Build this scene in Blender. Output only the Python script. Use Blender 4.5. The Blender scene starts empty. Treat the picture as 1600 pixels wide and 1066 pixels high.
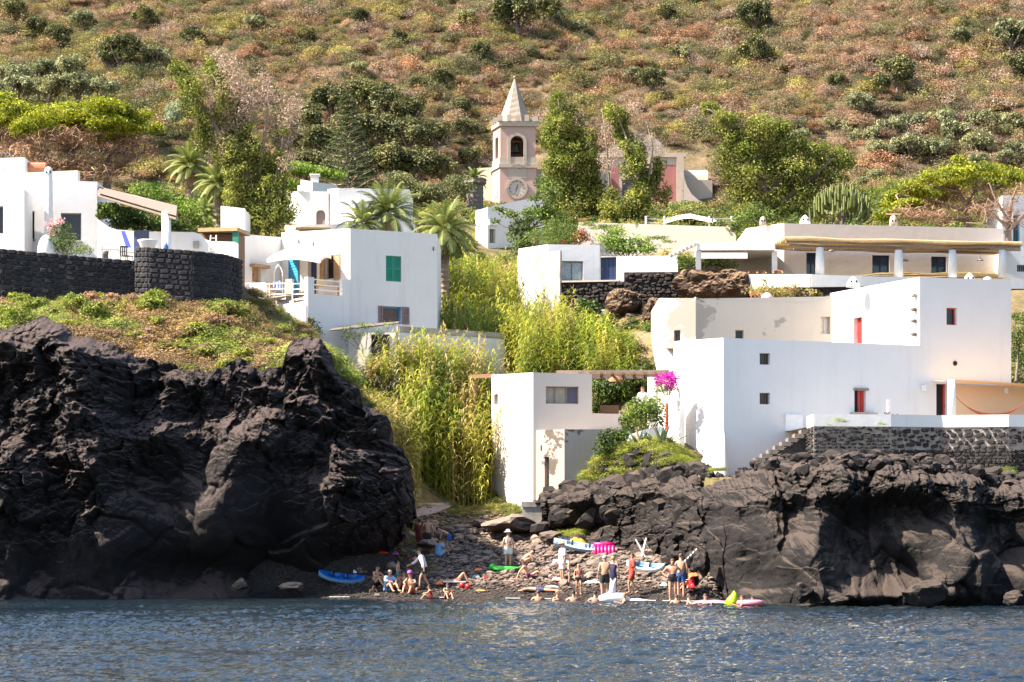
import bpy,bmesh,math,random
import numpy as np
from mathutils import Vector,Matrix
random.seed(7)
RNG = np.random.default_rng(7)
PI = math.pi
scene = bpy.context.scene
COL = scene.collection
# ------------------------------------------------------------------ camera, world, sun, exposure
FPX,CAM_H,HORIZON,CX = 3765.0,2.5,841.0,800.0      # focal length and horizon in pixels of a 1600 px wide frame
cam_d = bpy.data.cameras.new('camera')
cam = bpy.data.objects.new('camera',cam_d)
COL.objects.link(cam)
cam.location = (0,0,CAM_H)
cam.rotation_euler = (PI / 2,0,0)
cam_d.sensor_width = 36.0
cam_d.lens = 36.0 * FPX / 1600.0
cam_d.shift_y = (HORIZON - 533.0) / 1600.0
cam_d.clip_start = 0.5
cam_d.clip_end = 4000
scene.camera = cam
SUN = Vector((-0.66,-0.14,0.74)).normalized()
world = bpy.data.worlds.new('World')
scene.world = world
world.use_nodes = True
wn = world.node_tree
sky = wn.nodes.new('ShaderNodeTexSky')
sky.sky_type = 'NISHITA'
sky.sun_disc = False
sky.sun_elevation = math.asin(SUN.z)
sky.sun_rotation = math.atan2(SUN.x,SUN.y)
sky.air_density = 1.0
sky.dust_density = 1.2
sky.ozone_density = 1.0
wn.links.new(sky.outputs[0],wn.nodes['Background'].inputs[0])
wn.nodes['Background'].inputs[1].default_value = 0.1
sd = bpy.data.lights.new('sun', 'SUN')
sd.energy = 5.0
sd.angle = math.radians(0.5)
sd.color = (1.0,0.905,0.77)
sun = bpy.data.objects.new('sun',sd)
COL.objects.link(sun)
sun.rotation_euler = (-SUN).to_track_quat('-Z', 'Y').to_euler()
scene.view_settings.view_transform = 'Standard'
scene.view_settings.look = 'None'
scene.view_settings.exposure = 1.9
scene.view_settings.gamma = 1.0
scene.view_settings.use_curve_mapping = False
scene.cycles.max_bounces = 5
scene.cycles.diffuse_bounces = 3
scene.cycles.glossy_bounces = 2
scene.cycles.transmission_bounces = 3
scene.cycles.caustics_reflective = False
scene.cycles.caustics_refractive = False
try:
 scene.cycles.use_denoising = True
except Exception:
 pass
# ------------------------------------------------------------------ coordinates
def W(px,py,Y):
 return Vector(((px - CX) * Y / FPX,Y,CAM_H + (HORIZON - py) * Y / FPX))
def XY(px,Y):
 return Vector(((px - CX) * Y / FPX,Y))
def ZP(py,Y):
 return CAM_H + (HORIZON - py) * Y / FPX
# ------------------------------------------------------------------ numpy noise
def _h(ix,iy,iz,s):
 n = (ix.astype(np.int64) * 374761393 + iy.astype(np.int64) * 668265263 + iz.astype(np.int64) * 2147483647 + s * 1274126177) & 0xFFFFFFFF
 n = ((n ^ (n >> 13)) * 1274126177) & 0xFFFFFFFF
 n = ((n ^ (n >> 16)) * 2246822519) & 0xFFFFFFFF
 return ((n ^ (n >> 15)) & 0xFFFFFF) / float(0xFFFFFF)
def vnoise(x,y,z=None,s=0):
 if z is None:
  z = np.zeros_like(x)
 x0,y0,z0 = np.floor(x),np.floor(y),np.floor(z)
 fx,fy,fz = x - x0,y - y0,z - z0
 fx,fy,fz = [t * t * t * (t * (t * 6 - 15) + 10) for t in (fx,fy,fz)]
 r = 0
 for dx in (0,1):
  wx = fx if dx else 1 - fx
  for dy in (0,1):
   wy = fy if dy else 1 - fy
   for dz in (0,1):
    wz = fz if dz else 1 - fz
    r = r + wx * wy * wz * _h(x0 + dx,y0 + dy,z0 + dz,s)
 return r * 2 - 1
def fbm(x,y,z=None,o=4,s=0,g=0.5,l=2.03,ridged=False):
 if z is None:
  z = np.zeros_like(x)
 a,t,r = 1.0,0.0,0
 for i in range(o):
  n = vnoise(x,y,z,s + i * 17)
  if ridged:
   n = 1 - 2 * np.abs(n)
  r = r + a * n
  t += a
  a *= g
  x,y,z = x * l + 3.1,y * l + 1.7,z * l + 5.3
 return r / t
def cell2(x,y,s=0):
 """F1, F2 and a random id of jittered cells."""
 x0,y0 = np.floor(x),np.floor(y)
 f1 = np.full_like(x,9.0)
 f2 = np.full_like(x,9.0)
 cid = np.zeros_like(x)
 z = np.zeros_like(x)
 for dx in (-1,0,1):
  for dy in (-1,0,1):
   cx,cy = x0 + dx,y0 + dy
   jx = _h(cx,cy,z,s) * 0.9 + 0.05
   jy = _h(cx,cy,z,s + 5) * 0.9 + 0.05
   d = np.hypot(cx + jx - x,cy + jy - y)
   near = d < f1
   f2 = np.where(near,f1,np.minimum(f2,d))
   cid = np.where(near,_h(cx,cy,z,s + 9),cid)
   f1 = np.where(near,d,f1)
 return f1,f2,cid
def sstep(a,b,x):
 t = np.clip((x - a) / (b - a),0,1)
 return t * t * (3 - 2 * t)
# ------------------------------------------------------------------ mesh builder
class MB:
 def __init__(self):
  self.v,self.f,self.m = [],[],[]
 def add(self,vs,fs,mi=0):
  o = len(self.v)
  self.v.extend([tuple(p) for p in vs])
  for f in fs:
   self.f.append(tuple(i + o for i in f))
   self.m.append(mi)
  return self
 def quad(self,a,b,c,d,mi=0):
  return self.add([a,b,c,d],[(0,1,2,3)],mi)
 def box(self,c,s,rz=0.0,mi=0,taper=1.0,tilt=None):
  """c centre of the bottom face, s full sizes"""
  sx,sy,sz = s[0] / 2,s[1] / 2,s[2]
  M = Matrix.Rotation(rz,3, 'Z')
  if tilt is not None:
   M = M @ tilt
  vs = []
  for z,k in ((0,1.0),(sz,taper)):
   for x,y in ((-sx,-sy),(sx,-sy),(sx,sy),(-sx,sy)):
    p = M @ Vector((x * k,y * k,z))
    vs.append((p.x + c[0],p.y + c[1],p.z + c[2]))
  return self.add(vs,[(3,2,1,0),(4,5,6,7),(0,1,5,4),(1,2,6,5),(2,3,7,6),(3,0,4,7)],mi)
 def hexa(self,vs,mi=0):
  return self.add(vs,[(3,2,1,0),(4,5,6,7),(0,1,5,4),(1,2,6,5),(2,3,7,6),(3,0,4,7)],mi)
 def tube(self,pts,rad,n=6,mi=0,cap=True):
  pts = [Vector(p) for p in pts]
  if not hasattr(rad, '__len__'):
   rad = [rad] * len(pts)
  vs,fs = [],[]
  prev = None
  for i,p in enumerate(pts):
   a = pts[max(i - 1,0)]
   b = pts[min(i + 1,len(pts) - 1)]
   t = (b - a)
   t = t.normalized() if t.length > 1e-9 else Vector((0,0,1))
   if prev is None:
    u = t.orthogonal().normalized()
   else:
    u = (prev - t * prev.dot(t))
    u = u.normalized() if u.length > 1e-6 else t.orthogonal().normalized()
   prev = u
   w = t.cross(u)
   for k in range(n):
    an = 2 * PI * k / n
    vs.append(p + (u * math.cos(an) + w * math.sin(an)) * rad[i])
  for i in range(len(pts) - 1):
   for k in range(n):
    k2 = (k + 1) % n
    fs.append((i * n + k,i * n + k2,(i + 1) * n + k2,(i + 1) * n + k))
  if cap:
   fs.append(tuple(range(n - 1,-1,-1)))
   fs.append(tuple((len(pts) - 1) * n + k for k in range(n)))
  return self.add(vs,fs,mi)
 def lathe(self,c,prof,n=14,mi=0,sx=1.0,sy=1.0):
  """prof = [(r, z)...] bottom to top round the vertical through c"""
  vs,fs = [],[]
  for r,z in prof:
   for k in range(n):
    an = 2 * PI * k / n
    vs.append((c[0] + r * sx * math.cos(an),c[1] + r * sy * math.sin(an),c[2] + z))
  for i in range(len(prof) - 1):
   for k in range(n):
    k2 = (k + 1) % n
    fs.append((i * n + k,i * n + k2,(i + 1) * n + k2,(i + 1) * n + k))
  fs.append(tuple(range(n - 1,-1,-1)))
  fs.append(tuple((len(prof) - 1) * n + k for k in range(n)))
  return self.add(vs,fs,mi)
 def ball(self,c,r,n=10,mi=0):
  rx,ry,rz = r if hasattr(r, '__len__') else (r,r,r)
  prof = [(math.sin(PI * i / n) + 1e-3,-math.cos(PI * i / n)) for i in range(n + 1)]
  vs,fs = [],[]
  m = n + 2
  for a,z in prof:
   for k in range(m):
    an = 2 * PI * k / m
    vs.append((c[0] + rx * a * math.cos(an),c[1] + ry * a * math.sin(an),c[2] + rz * z))
  for i in range(len(prof) - 1):
   for k in range(m):
    k2 = (k + 1) % m
    fs.append((i * m + k,i * m + k2,(i + 1) * m + k2,(i + 1) * m + k))
  return self.add(vs,fs,mi)
 def build(self,name,mats,parent=None,smooth=False,label=None,origin=None):
  o = np.array(origin if origin is not None else (parent.get('_o',(0,0,0)) if parent is not None else (0,0,0)),dtype=float)
  me = bpy.data.meshes.new(name)
  vs = np.array(self.v,dtype=float) - o
  me.from_pydata(vs.tolist(),[],self.f)
  if not isinstance(mats,(list,tuple)):
   mats = [mats]
  for m in mats:
   me.materials.append(m)
  if len(mats) > 1:
   me.polygons.foreach_set('material_index',self.m)
  if smooth:
   me.polygons.foreach_set('use_smooth',[True] * len(me.polygons))
  me.update()
  ob = bpy.data.objects.new(name,me)
  COL.objects.link(ob)
  if parent is None:
   ob.location = Vector(o)
  ob['_o'] = [float(t) for t in o]
  if parent is not None:
   ob.parent = parent
  if label:
   ob['label'] = label
  return ob
def thing(name,label,cat,loc,group=None):
 o = bpy.data.objects.new(name,None)
 o.empty_display_size = 0.3
 COL.objects.link(o)
 o.location = Vector(loc)
 o['_o'] = [float(t) for t in loc]
 o['label'] = label
 o['category'] = cat
 if group:
  o['group'] = group
 return o
def tag(o,label,cat,group=None):
 o['label'] = label
 o['category'] = cat
 if group:
  o['group'] = group
 return o
def structure(o,label=None,cat=None):
 o['kind'] = 'structure'
 if label:
  o['label'] = label
 if cat:
  o['category'] = cat
 return o
def stuff(o,label,cat=None,group=None):
 o['kind'] = 'stuff'
 o['label'] = label
 if cat:
  o['category'] = cat
 return o
def np_mesh(name,V,F,mats,smooth=True):
 """V (n,3) array, F (m,4) or (m,3) int array"""
 me = bpy.data.meshes.new(name)
 k = F.shape[1]
 me.vertices.add(len(V))
 me.vertices.foreach_set('co',np.ascontiguousarray(V,dtype=np.float32).ravel())
 me.loops.add(len(F) * k)
 me.loops.foreach_set('vertex_index',np.ascontiguousarray(F,dtype=np.int32).ravel())
 me.polygons.add(len(F))
 me.polygons.foreach_set('loop_start',np.arange(0,len(F) * k,k,dtype=np.int32))
 me.polygons.foreach_set('loop_total',np.full(len(F),k,dtype=np.int32))
 me.polygons.foreach_set('use_smooth',np.full(len(F),bool(smooth)))
 if not isinstance(mats,(list,tuple)):
  mats = [mats]
 for m in mats:
  me.materials.append(m)
 me.update(calc_edges=True)
 return me
def grid_faces(nr,nc):
 i = np.arange((nr - 1) * (nc - 1))
 r,c = i // (nc - 1),i % (nc - 1)
 a = r * nc + c
 return np.stack([a,a + 1,a + nc + 1,a + nc],1)
def link(name,me,loc=(0,0,0),parent=None):
 o = bpy.data.objects.new(name,me)
 COL.objects.link(o)
 o.location = Vector(loc)
 o['_o'] = [float(t) for t in loc]
 if parent is not None:
  o.parent = parent
 return o
# ------------------------------------------------------------------ materials
MATS = {}
def nodes_of(name):
 m = bpy.data.materials.new(name)
 m.use_nodes = True
 nt = m.node_tree
 return m,nt,nt.nodes['Principled BSDF']
def N(nt,t,**kw):
 n = nt.nodes.new(t)
 for k,v in kw.items():
  if k.startswith('i_'):
   key = k[2:]
   key = int(key) if key.isdigit() else key.replace('_', ' ')
   n.inputs[key].default_value = v
  else:
   setattr(n,k,v)
 return n
def mixc(nt,fac,a,b,mode='MIX'):
 n = nt.nodes.new('ShaderNodeMix')
 n.data_type = 'RGBA'
 n.blend_type = mode
 for sock,v in ((n.inputs[0],fac),(n.inputs[6],a),(n.inputs[7],b)):
  if isinstance(v,bpy.types.NodeSocket):
   nt.links.new(v,sock)
  elif hasattr(v, '__len__'):
   sock.default_value = tuple(v) + (1,) * (4 - len(v))
  else:
   sock.default_value = v
 return n.outputs[2]
def ramp(nt,src,stops,interp='LINEAR'):
 n = nt.nodes.new('ShaderNodeValToRGB')
 n.color_ramp.interpolation = interp
 e = n.color_ramp.elements
 while len(e) < len(stops):
  e.new(0.5)
 for el,(p,c) in zip(e,stops):
  el.position = p
  c = (c,c,c) if not hasattr(c, '__len__') else c
  el.color = tuple(c)[:3] + (1,)
 nt.links.new(src,n.inputs[0])
 return n.outputs[0]
def noise_tex(nt,scale,detail=4,rough=0.55,vec=None,dist=0.0,dims='3D'):
 n = nt.nodes.new('ShaderNodeTexNoise')
 n.noise_dimensions = dims
 n.inputs['Scale'].default_value = scale
 n.inputs['Detail'].default_value = detail
 n.inputs['Roughness'].default_value = rough
 n.inputs['Distortion'].default_value = dist
 if vec is not None:
  nt.links.new(vec,n.inputs['Vector'])
 return n.outputs[0]
def objvec(nt,scale=(1,1,1)):
 tc = nt.nodes.new('ShaderNodeTexCoord')
 mp = nt.nodes.new('ShaderNodeMapping')
 mp.inputs['Scale'].default_value = scale
 nt.links.new(tc.outputs['Object'],mp.inputs[0])
 return mp.outputs[0]
def bump(nt,h,strength,dist,bs):
 b = nt.nodes.new('ShaderNodeBump')
 b.inputs['Strength'].default_value = strength
 b.inputs['Distance'].default_value = dist
 nt.links.new(h,b.inputs['Height'])
 nt.links.new(b.outputs[0],bs.inputs['Normal'])
 return b
def plain(name,col,rough=0.6,var=0.12,scale=6.0,bmp=0.15,bd=0.01,metal=0.0,spec=0.5,objrand=0.0):
 """a surface with soft mottling and fine relief"""
 key = 'p_' + name
 if key in MATS:
  return MATS[key]
 m,nt,bs = nodes_of(name)
 vec = objvec(nt)
 n1 = noise_tex(nt,scale,5,0.6,vec)
 c1 = tuple(max(0,c * (1 - var * 1.6)) for c in col)
 c2 = tuple(min(1,c * (1 + var)) for c in col)
 out = ramp(nt,n1,[(0.3,c1),(0.7,c2)])
 if objrand:
  oi = nt.nodes.new('ShaderNodeObjectInfo')
  r = ramp(nt,oi.outputs['Random'],[(0,1 - objrand),(1,1 + objrand)])
  out = mixc(nt,1.0,out,r, 'MULTIPLY')
 nt.links.new(out,bs.inputs['Base Color'])
 bs.inputs['Roughness'].default_value = rough
 bs.inputs['Metallic'].default_value = metal
 bs.inputs['Specular IOR Level'].default_value = spec
 if bmp:
  n2 = noise_tex(nt,scale * 5,4,0.6,vec)
  bump(nt,n2,bmp,bd,bs)
 MATS[key] = m
 return m
def plaster(name,col,stain=0.10,streak=0.10,patch=None,patch_at=0.62,patch_scale=0.35,bmp=0.25,grime=(0.42,0.38,0.33)):
 """lime-washed wall: cloudy mottling, run-down streaks, optional spots where the wash has come off"""
 key = 'w_' + name
 if key in MATS:
  return MATS[key]
 m,nt,bs = nodes_of(name)
 vec = objvec(nt)
 base = mixc(nt,ramp(nt,noise_tex(nt,0.7,6,0.65,vec),[(0.35,0.0),(0.75,stain)]),col,tuple(c * 0.72 for c in col))
 vs = objvec(nt,(2.4,2.4,0.22))
 base = mixc(nt,ramp(nt,noise_tex(nt,1.0,5,0.7,vs),[(0.52,0.0),(0.8,streak)]),base,grime)
 base = mixc(nt,ramp(nt,noise_tex(nt,5.0,5,0.7,vec),[(0.6,0.0),(0.8,stain * 0.8)]),base,grime)
 if patch is not None:
  n3 = noise_tex(nt,patch_scale,7,0.62,vec,0.4)
  base = mixc(nt,ramp(nt,n3,[(patch_at,0.0),(patch_at + 0.015,1.0)]),base,patch)
 nt.links.new(base,bs.inputs['Base Color'])
 bs.inputs['Roughness'].default_value = 0.9
 bs.inputs['Specular IOR Level'].default_value = 0.2
 hb = noise_tex(nt,2.5,8,0.65,vec)
 bump(nt,hb,bmp,0.05,bs)
 MATS[key] = m
 return m
def wood(name,col,rough=0.75,axis=(1,1,12),var=0.3):
 key = 'o_' + name
 if key in MATS:
  return MATS[key]
 m,nt,bs = nodes_of(name)
 vec = objvec(nt,axis)
 n1 = noise_tex(nt,2.0,6,0.65,vec)
 nt.links.new(ramp(nt,n1,[(0.3,tuple(c * (1 - var) for c in col)),(0.7,tuple(min(1,c * (1 + var)) for c in col))]),bs.inputs['Base Color'])
 bs.inputs['Roughness'].default_value = rough
 bump(nt,n1,0.3,0.01,bs)
 MATS[key] = m
 return m
def glass_dark(name,col=(0.03,0.035,0.045),rough=0.08):
 key = 'g_' + name
 if key in MATS:
  return MATS[key]
 m,nt,bs = nodes_of(name)
 vec = objvec(nt)
 n1 = noise_tex(nt,1.2,3,0.5,vec)
 nt.links.new(ramp(nt,n1,[(0.3,tuple(c * 0.6 for c in col)),(0.7,tuple(c * 1.4 for c in col))]),bs.inputs['Base Color'])
 bs.inputs['Roughness'].default_value = rough
 bs.inputs['Specular IOR Level'].default_value = 0.5
 bump(nt,noise_tex(nt,2.0,2,0.5,vec),0.05,0.02,bs)
 MATS[key] = m
 return m
def leafmat(name,dark,light,src='OBJ',trans=0.3,tintmix=0.0,rough=0.55,spec=0.25):
 """leaf surface; the 'shade' attribute of each leaf and an object or instance tint vary it"""
 key = 'l_' + name + src
 if key in MATS:
  return MATS[key]
 m,nt,bs = nodes_of(name)
 at = N(nt, 'ShaderNodeAttribute',attribute_name='shade',attribute_type='GEOMETRY')
 c = ramp(nt,at.outputs['Fac'],[(0.0,dark),(1.0,light)])
 if src == 'INST':
  ti = N(nt, 'ShaderNodeAttribute',attribute_name='tint',attribute_type='INSTANCER')
  c = mixc(nt,1.0,c,ti.outputs['Color'], 'MULTIPLY')
 elif src == 'OBJ':
  oi = nt.nodes.new('ShaderNodeObjectInfo')
  r = ramp(nt,oi.outputs['Random'],[(0,(0.8,0.82,0.8)),(0.5,(1.0,1.0,1.0)),(1,(1.2,1.12,1.0))])
  c = mixc(nt,1.0,c,r, 'MULTIPLY')
 nt.links.new(c,bs.inputs['Base Color'])
 bs.inputs['Roughness'].default_value = rough
 bs.inputs['Specular IOR Level'].default_value = spec
 if trans:
  tr = nt.nodes.new('ShaderNodeBsdfTranslucent')
  mx = nt.nodes.new('ShaderNodeMixShader')
  mx.inputs[0].default_value = trans
  warm = mixc(nt,1.0,c,(1.15,1.2,0.7), 'MULTIPLY')
  nt.links.new(warm,tr.inputs[0])
  nt.links.new(bs.outputs[0],mx.inputs[1])
  nt.links.new(tr.outputs[0],mx.inputs[2])
  nt.links.new(mx.outputs[0],nt.nodes['Material Output'].inputs[0])
 MATS[key] = m
 return m
def rockmat(name,dark,light,dust,dust_lo=0.35,scale=1.0,bmp=0.8,src=None):
 """lava rock: mottled, pitted, upward faces coloured paler as dusty, sunlit tops"""
 key = 'r_' + name
 if key in MATS:
  return MATS[key]
 m,nt,bs = nodes_of(name)
 tc = nt.nodes.new('ShaderNodeTexCoord')
 vec = tc.outputs['Object']
 n1 = noise_tex(nt,0.45 * scale,8,0.65,vec,0.6)
 n2 = noise_tex(nt,3.2 * scale,8,0.7,vec)
 n3 = noise_tex(nt,11.0 * scale,6,0.7,vec)
 c = ramp(nt,n1,[(0.35,dark),(0.65,light)])
 c = mixc(nt,1.0,c,ramp(nt,n2,[(0.3,0.62),(0.7,1.35)]), 'MULTIPLY')
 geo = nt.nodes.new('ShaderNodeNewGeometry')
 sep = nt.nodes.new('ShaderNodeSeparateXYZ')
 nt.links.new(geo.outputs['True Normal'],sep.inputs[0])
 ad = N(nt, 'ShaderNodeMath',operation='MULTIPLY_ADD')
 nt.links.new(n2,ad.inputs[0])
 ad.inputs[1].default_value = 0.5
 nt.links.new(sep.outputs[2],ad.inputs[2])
 c = mixc(nt,ramp(nt,ad.outputs[0],[(dust_lo,0.0),(min(dust_lo + 0.5,1),0.8)]),c,dust)  # upward faces tinted paler: sunlit tops put into the colour over dusty rock
 if src == 'INST':
  ti = N(nt, 'ShaderNodeAttribute',attribute_name='tint',attribute_type='INSTANCER')
  c = mixc(nt,1.0,c,ti.outputs['Color'], 'MULTIPLY')
 elif src == 'OBJ':
  oi = nt.nodes.new('ShaderNodeObjectInfo')
  c = mixc(nt,1.0,c,ramp(nt,oi.outputs['Random'],[(0,(0.7,0.66,0.66)),(0.6,(1.1,1.05,1.0)),(1,(1.6,1.5,1.4))]), 'MULTIPLY')
 nt.links.new(c,bs.inputs['Base Color'])
 bs.inputs['Roughness'].default_value = 0.85
 bs.inputs['Specular IOR Level'].default_value = 0.3
 h = mixc(nt,0.45,n2,n3)
 bump(nt,h,bmp,0.25 / scale,bs)
 MATS[key] = m
 return m
# ------------------------------------------------------------------ leaves
def leaf_mesh(name,C,size,mat,aspect=0.5,up=0.3,out=None,seed=1,shade=None,tri=False):
 """one small kite-shaped face per point of C, size scalar or array"""
 r = np.random.default_rng(seed)
 n = len(C)
 nrm = r.normal(size=(n,3))
 nrm /= np.linalg.norm(nrm,axis=1)[:,None] + 1e-9
 if out is not None:
  nrm = nrm * 0.8 + out * 0.7
 nrm[:,2] += up
 nrm /= np.linalg.norm(nrm,axis=1)[:,None] + 1e-9
 a = r.normal(size=(n,3))
 a -= nrm * (a * nrm).sum(1)[:,None]
 a /= np.linalg.norm(a,axis=1)[:,None] + 1e-9
 b = np.cross(nrm,a)
 s = (np.asarray(size) * (0.6 + 0.8 * r.random(n)))[:,None]
 w = s * aspect
 fold = nrm * s * 0.15
 V = np.stack([C - a * s * 0.5,C + b * w * 0.5 + fold,C + a * s * 0.5,C - b * w * 0.5 + fold],1).reshape(-1,3)
 F = np.arange(n * 4).reshape(-1,4)
 me = np_mesh(name,V,F,mat,smooth=False)
 sh = r.random(n) if shade is None else np.clip(shade + r.normal(size=n) * 0.15,0,1)
 at = me.attributes.new('shade', 'FLOAT', 'FACE')
 at.data.foreach_set('value',sh.astype(np.float32))
 return me
def clump_points(clumps,dens,r,sub=7,spread=0.33):
 """clumps: (x, y, z, rx, ry, rz) world ellipsoids -> points, outward directions, per-point shade"""
 P,O,S = [],[],[]
 for (x,y,z,rx,ry,rz) in clumps:
  area = (rx * rz + rx * ry + ry * rz) / 3
  n = max(40,int(dens * area * 17))
  k = max(4,int(sub * (0.6 + area)))
  k = min(k,60)
  d = r.normal(size=(k,3))
  d /= np.linalg.norm(d,axis=1)[:,None]
  rad = r.random(k) ** 0.4 * 0.85
  sc = d * rad[:,None]
  ssh = r.random(k)
  idx = r.integers(0,k,n)
  p = sc[idx] + r.normal(size=(n,3)) * spread * (0.35 + 0.65 / math.sqrt(max(1,k / 6)))
  ln = np.linalg.norm(p,axis=1)
  p = p / np.maximum(1,ln / 1.12)[:,None]
  o = p / (np.linalg.norm(p,axis=1)[:,None] + 1e-6)
  P.append(np.array([x,y,z]) + p * np.array([rx,ry,rz]))
  O.append(o)
  S.append(ssh[idx])
 return np.concatenate(P),np.concatenate(O),np.concatenate(S)
# ------------------------------------------------------------------ scattering as one object
def scatter(name,P,scl,rotz,vid,tint,protos,label,cat=None,tilt=None):
 n = len(P)
 me = bpy.data.meshes.new(name)
 me.vertices.add(n)
 me.vertices.foreach_set('co',np.ascontiguousarray(P,dtype=np.float32).ravel())
 a = me.attributes.new('scl', 'FLOAT_VECTOR', 'POINT')
 s = np.asarray(scl,dtype=np.float32)
 if s.ndim == 1:
  s = np.repeat(s[:,None],3,1)
 a.data.foreach_set('vector',np.ascontiguousarray(s).ravel())
 a = me.attributes.new('rot', 'FLOAT_VECTOR', 'POINT')
 R = np.zeros((n,3),dtype=np.float32)
 if tilt is not None:
  R[:,:2] = tilt
 R[:,2] = rotz
 a.data.foreach_set('vector',R.ravel())
 a = me.attributes.new('vid', 'INT', 'POINT')
 a.data.foreach_set('value',np.asarray(vid,dtype=np.int32))
 a = me.attributes.new('tint', 'FLOAT_COLOR', 'POINT')
 T = np.ones((n,4),dtype=np.float32)
 T[:,:3] = tint
 a.data.foreach_set('color',T.ravel())
 coll = bpy.data.collections.new(name + '_kinds')
 for i,p in enumerate(protos):
  coll.objects.link(p)
 ng = bpy.data.node_groups.new(name + '_nodes', 'GeometryNodeTree')
 ng.interface.new_socket('Geometry',in_out='INPUT',socket_type='NodeSocketGeometry')
 ng.interface.new_socket('Geometry',in_out='OUTPUT',socket_type='NodeSocketGeometry')
 gi = ng.nodes.new('NodeGroupInput')
 go = ng.nodes.new('NodeGroupOutput')
 ip = ng.nodes.new('GeometryNodeInstanceOnPoints')
 ci = ng.nodes.new('GeometryNodeCollectionInfo')
 ci.inputs['Collection'].default_value = coll
 ci.inputs['Separate Children'].default_value = True
 ci.inputs['Reset Children'].default_value = True
 def na(nm,t):
  q = ng.nodes.new('GeometryNodeInputNamedAttribute')
  q.data_type = t
  q.inputs['Name'].default_value = nm
  return q
 ng.links.new(gi.outputs[0],ip.inputs['Points'])
 ng.links.new(ci.outputs[0],ip.inputs['Instance'])
 ip.inputs['Pick Instance'].default_value = True
 q = na('vid', 'INT'); ng.links.new(q.outputs[0],ip.inputs['Instance Index'])
 q = na('rot', 'FLOAT_VECTOR')
 e2r = ng.nodes.new('FunctionNodeEulerToRotation')
 ng.links.new(q.outputs[0],e2r.inputs[0]); ng.links.new(e2r.outputs[0],ip.inputs['Rotation'])
 q = na('scl', 'FLOAT_VECTOR'); ng.links.new(q.outputs[0],ip.inputs['Scale'])
 ng.links.new(ip.outputs[0],go.inputs[0])
 ob = bpy.data.objects.new(name,me)
 COL.objects.link(ob)
 md = ob.modifiers.new('scatter', 'NODES')
 md.node_group = ng
 return stuff(ob,label,cat)
_pk = [0]
def proto(me,prefix='kind'):
 _pk[0] += 1
 return bpy.data.objects.new('%s_%03d' % (prefix,_pk[0]),me)
# ------------------------------------------------------------------ the lie of the land
CTRL = []   # (x, y, z) control points of the upper ground
def _c(px,py,Y):
 p = W(px,py,Y)
 CTRL.append((p.x,p.y,p.z))
for a in [(-300,505,105),(0,517,105),(100,522,105),(200,552,105),(300,580,105),(430,580,105),(-300,470,112),(0,480,111),(180,482,111),(370,485,112),
 (-300,425,117),(0,425,117),(200,425,117),(350,425,118),(-300,330,150),(0,330,150),(200,325,150),(330,325,150),
 (500,548,106),(540,610,107),(590,672,108.5),(630,742,110),(400,500,115),(480,515,115),(500,545,122),(600,610,124),(680,610,127),
 (650,798,114),(700,772,119),(760,795,116),(830,792,115),(700,752,119.5),(780,748,119.5),(640,650,121.5),(615,610,124.5),
 (700,632,123.5),(790,640,124.5),(700,585,134),(850,590,134),(720,500,145),(850,510,143),(950,540,138),(950,600,124),
 (450,365,148),(600,385,146),(720,400,152),(840,400,155),(900,505,134),(1000,510,134),(1090,510,132),(900,448,142),(1000,448,142),(1000,395,152),(900,742,112),(960,718,111),(1000,705,109.6),(1040,705,109.2),(1020,700,111),
 (880,762,106),(960,738,105),(1040,722,105),(1110,748,103),(1180,746,100),(1300,742,97),(1450,742,97),(1600,750,97),(1900,745,97),
 (1130,764,107),(1118,762,109.5),(1250,752,105),(1400,752,104),(1600,752,104),(1900,752,104),(1250,720,110),(1400,700,110),(1700,700,110),(1100,600,120),(1300,600,124),(1600,600,124),(1900,600,124),
 (1100,470,131),(1300,462,131),(1600,462,132),(1900,462,132),(1200,420,140),(1600,420,140),(1900,420,140),(1400,360,165),(1700,360,165),(1150,360,165),
 (-200,320,226),(200,318,226),(500,322,226),(800,335,226),(1100,335,226),(1400,290,226),(1800,290,226)]:
 _c(*a)
CT = np.array(CTRL)
def _fit():
 D = np.hypot(CT[:,None,0] - CT[None,:,0],(CT[:,None,1] - CT[None,:,1]))
 n = len(CT)
 A = np.zeros((n + 3,n + 3))
 A[:n,:n] = -D - np.eye(n) * 0.3
 A[:n,n] = 1; A[:n,n + 1] = CT[:,0]; A[:n,n + 2] = CT[:,1]
 A[n:,:n] = A[:n,n:].T
 return np.linalg.solve(A,np.concatenate([CT[:,2],[0,0,0]]))
_WT = _fit()
def upper(x,y):
 x = np.asarray(x,float); y = np.asarray(y,float)
 yy = np.minimum(y,226.0)
 z = _WT[-3] + _WT[-2] * x + _WT[-1] * yy
 for i in range(len(CT)):
  z = z - _WT[i] * np.hypot(x - CT[i,0],yy - CT[i,1])
 h = np.maximum(0,y - 226)
 z = z + 0.5 * h * sstep(0,25,h) + 3.0 * fbm(x / 28,y / 28,o=3,s=3) * sstep(0,40,h)
 return z
SHORE_X = [-60,-30,-12,-8,-2,3,8,9.5,60]
SHORE_Y = [105,105,102.6,100.6,99.2,96.5,93.0,101,101]
def beach(x,y):
 ys = np.interp(x,SHORE_X,SHORE_Y)
 d = y - ys
 return np.where(d > 0,0.03 + 0.17 * d + 0.10 * sstep(1.0,2.5,d),0.12 * d) * 1.0
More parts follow.
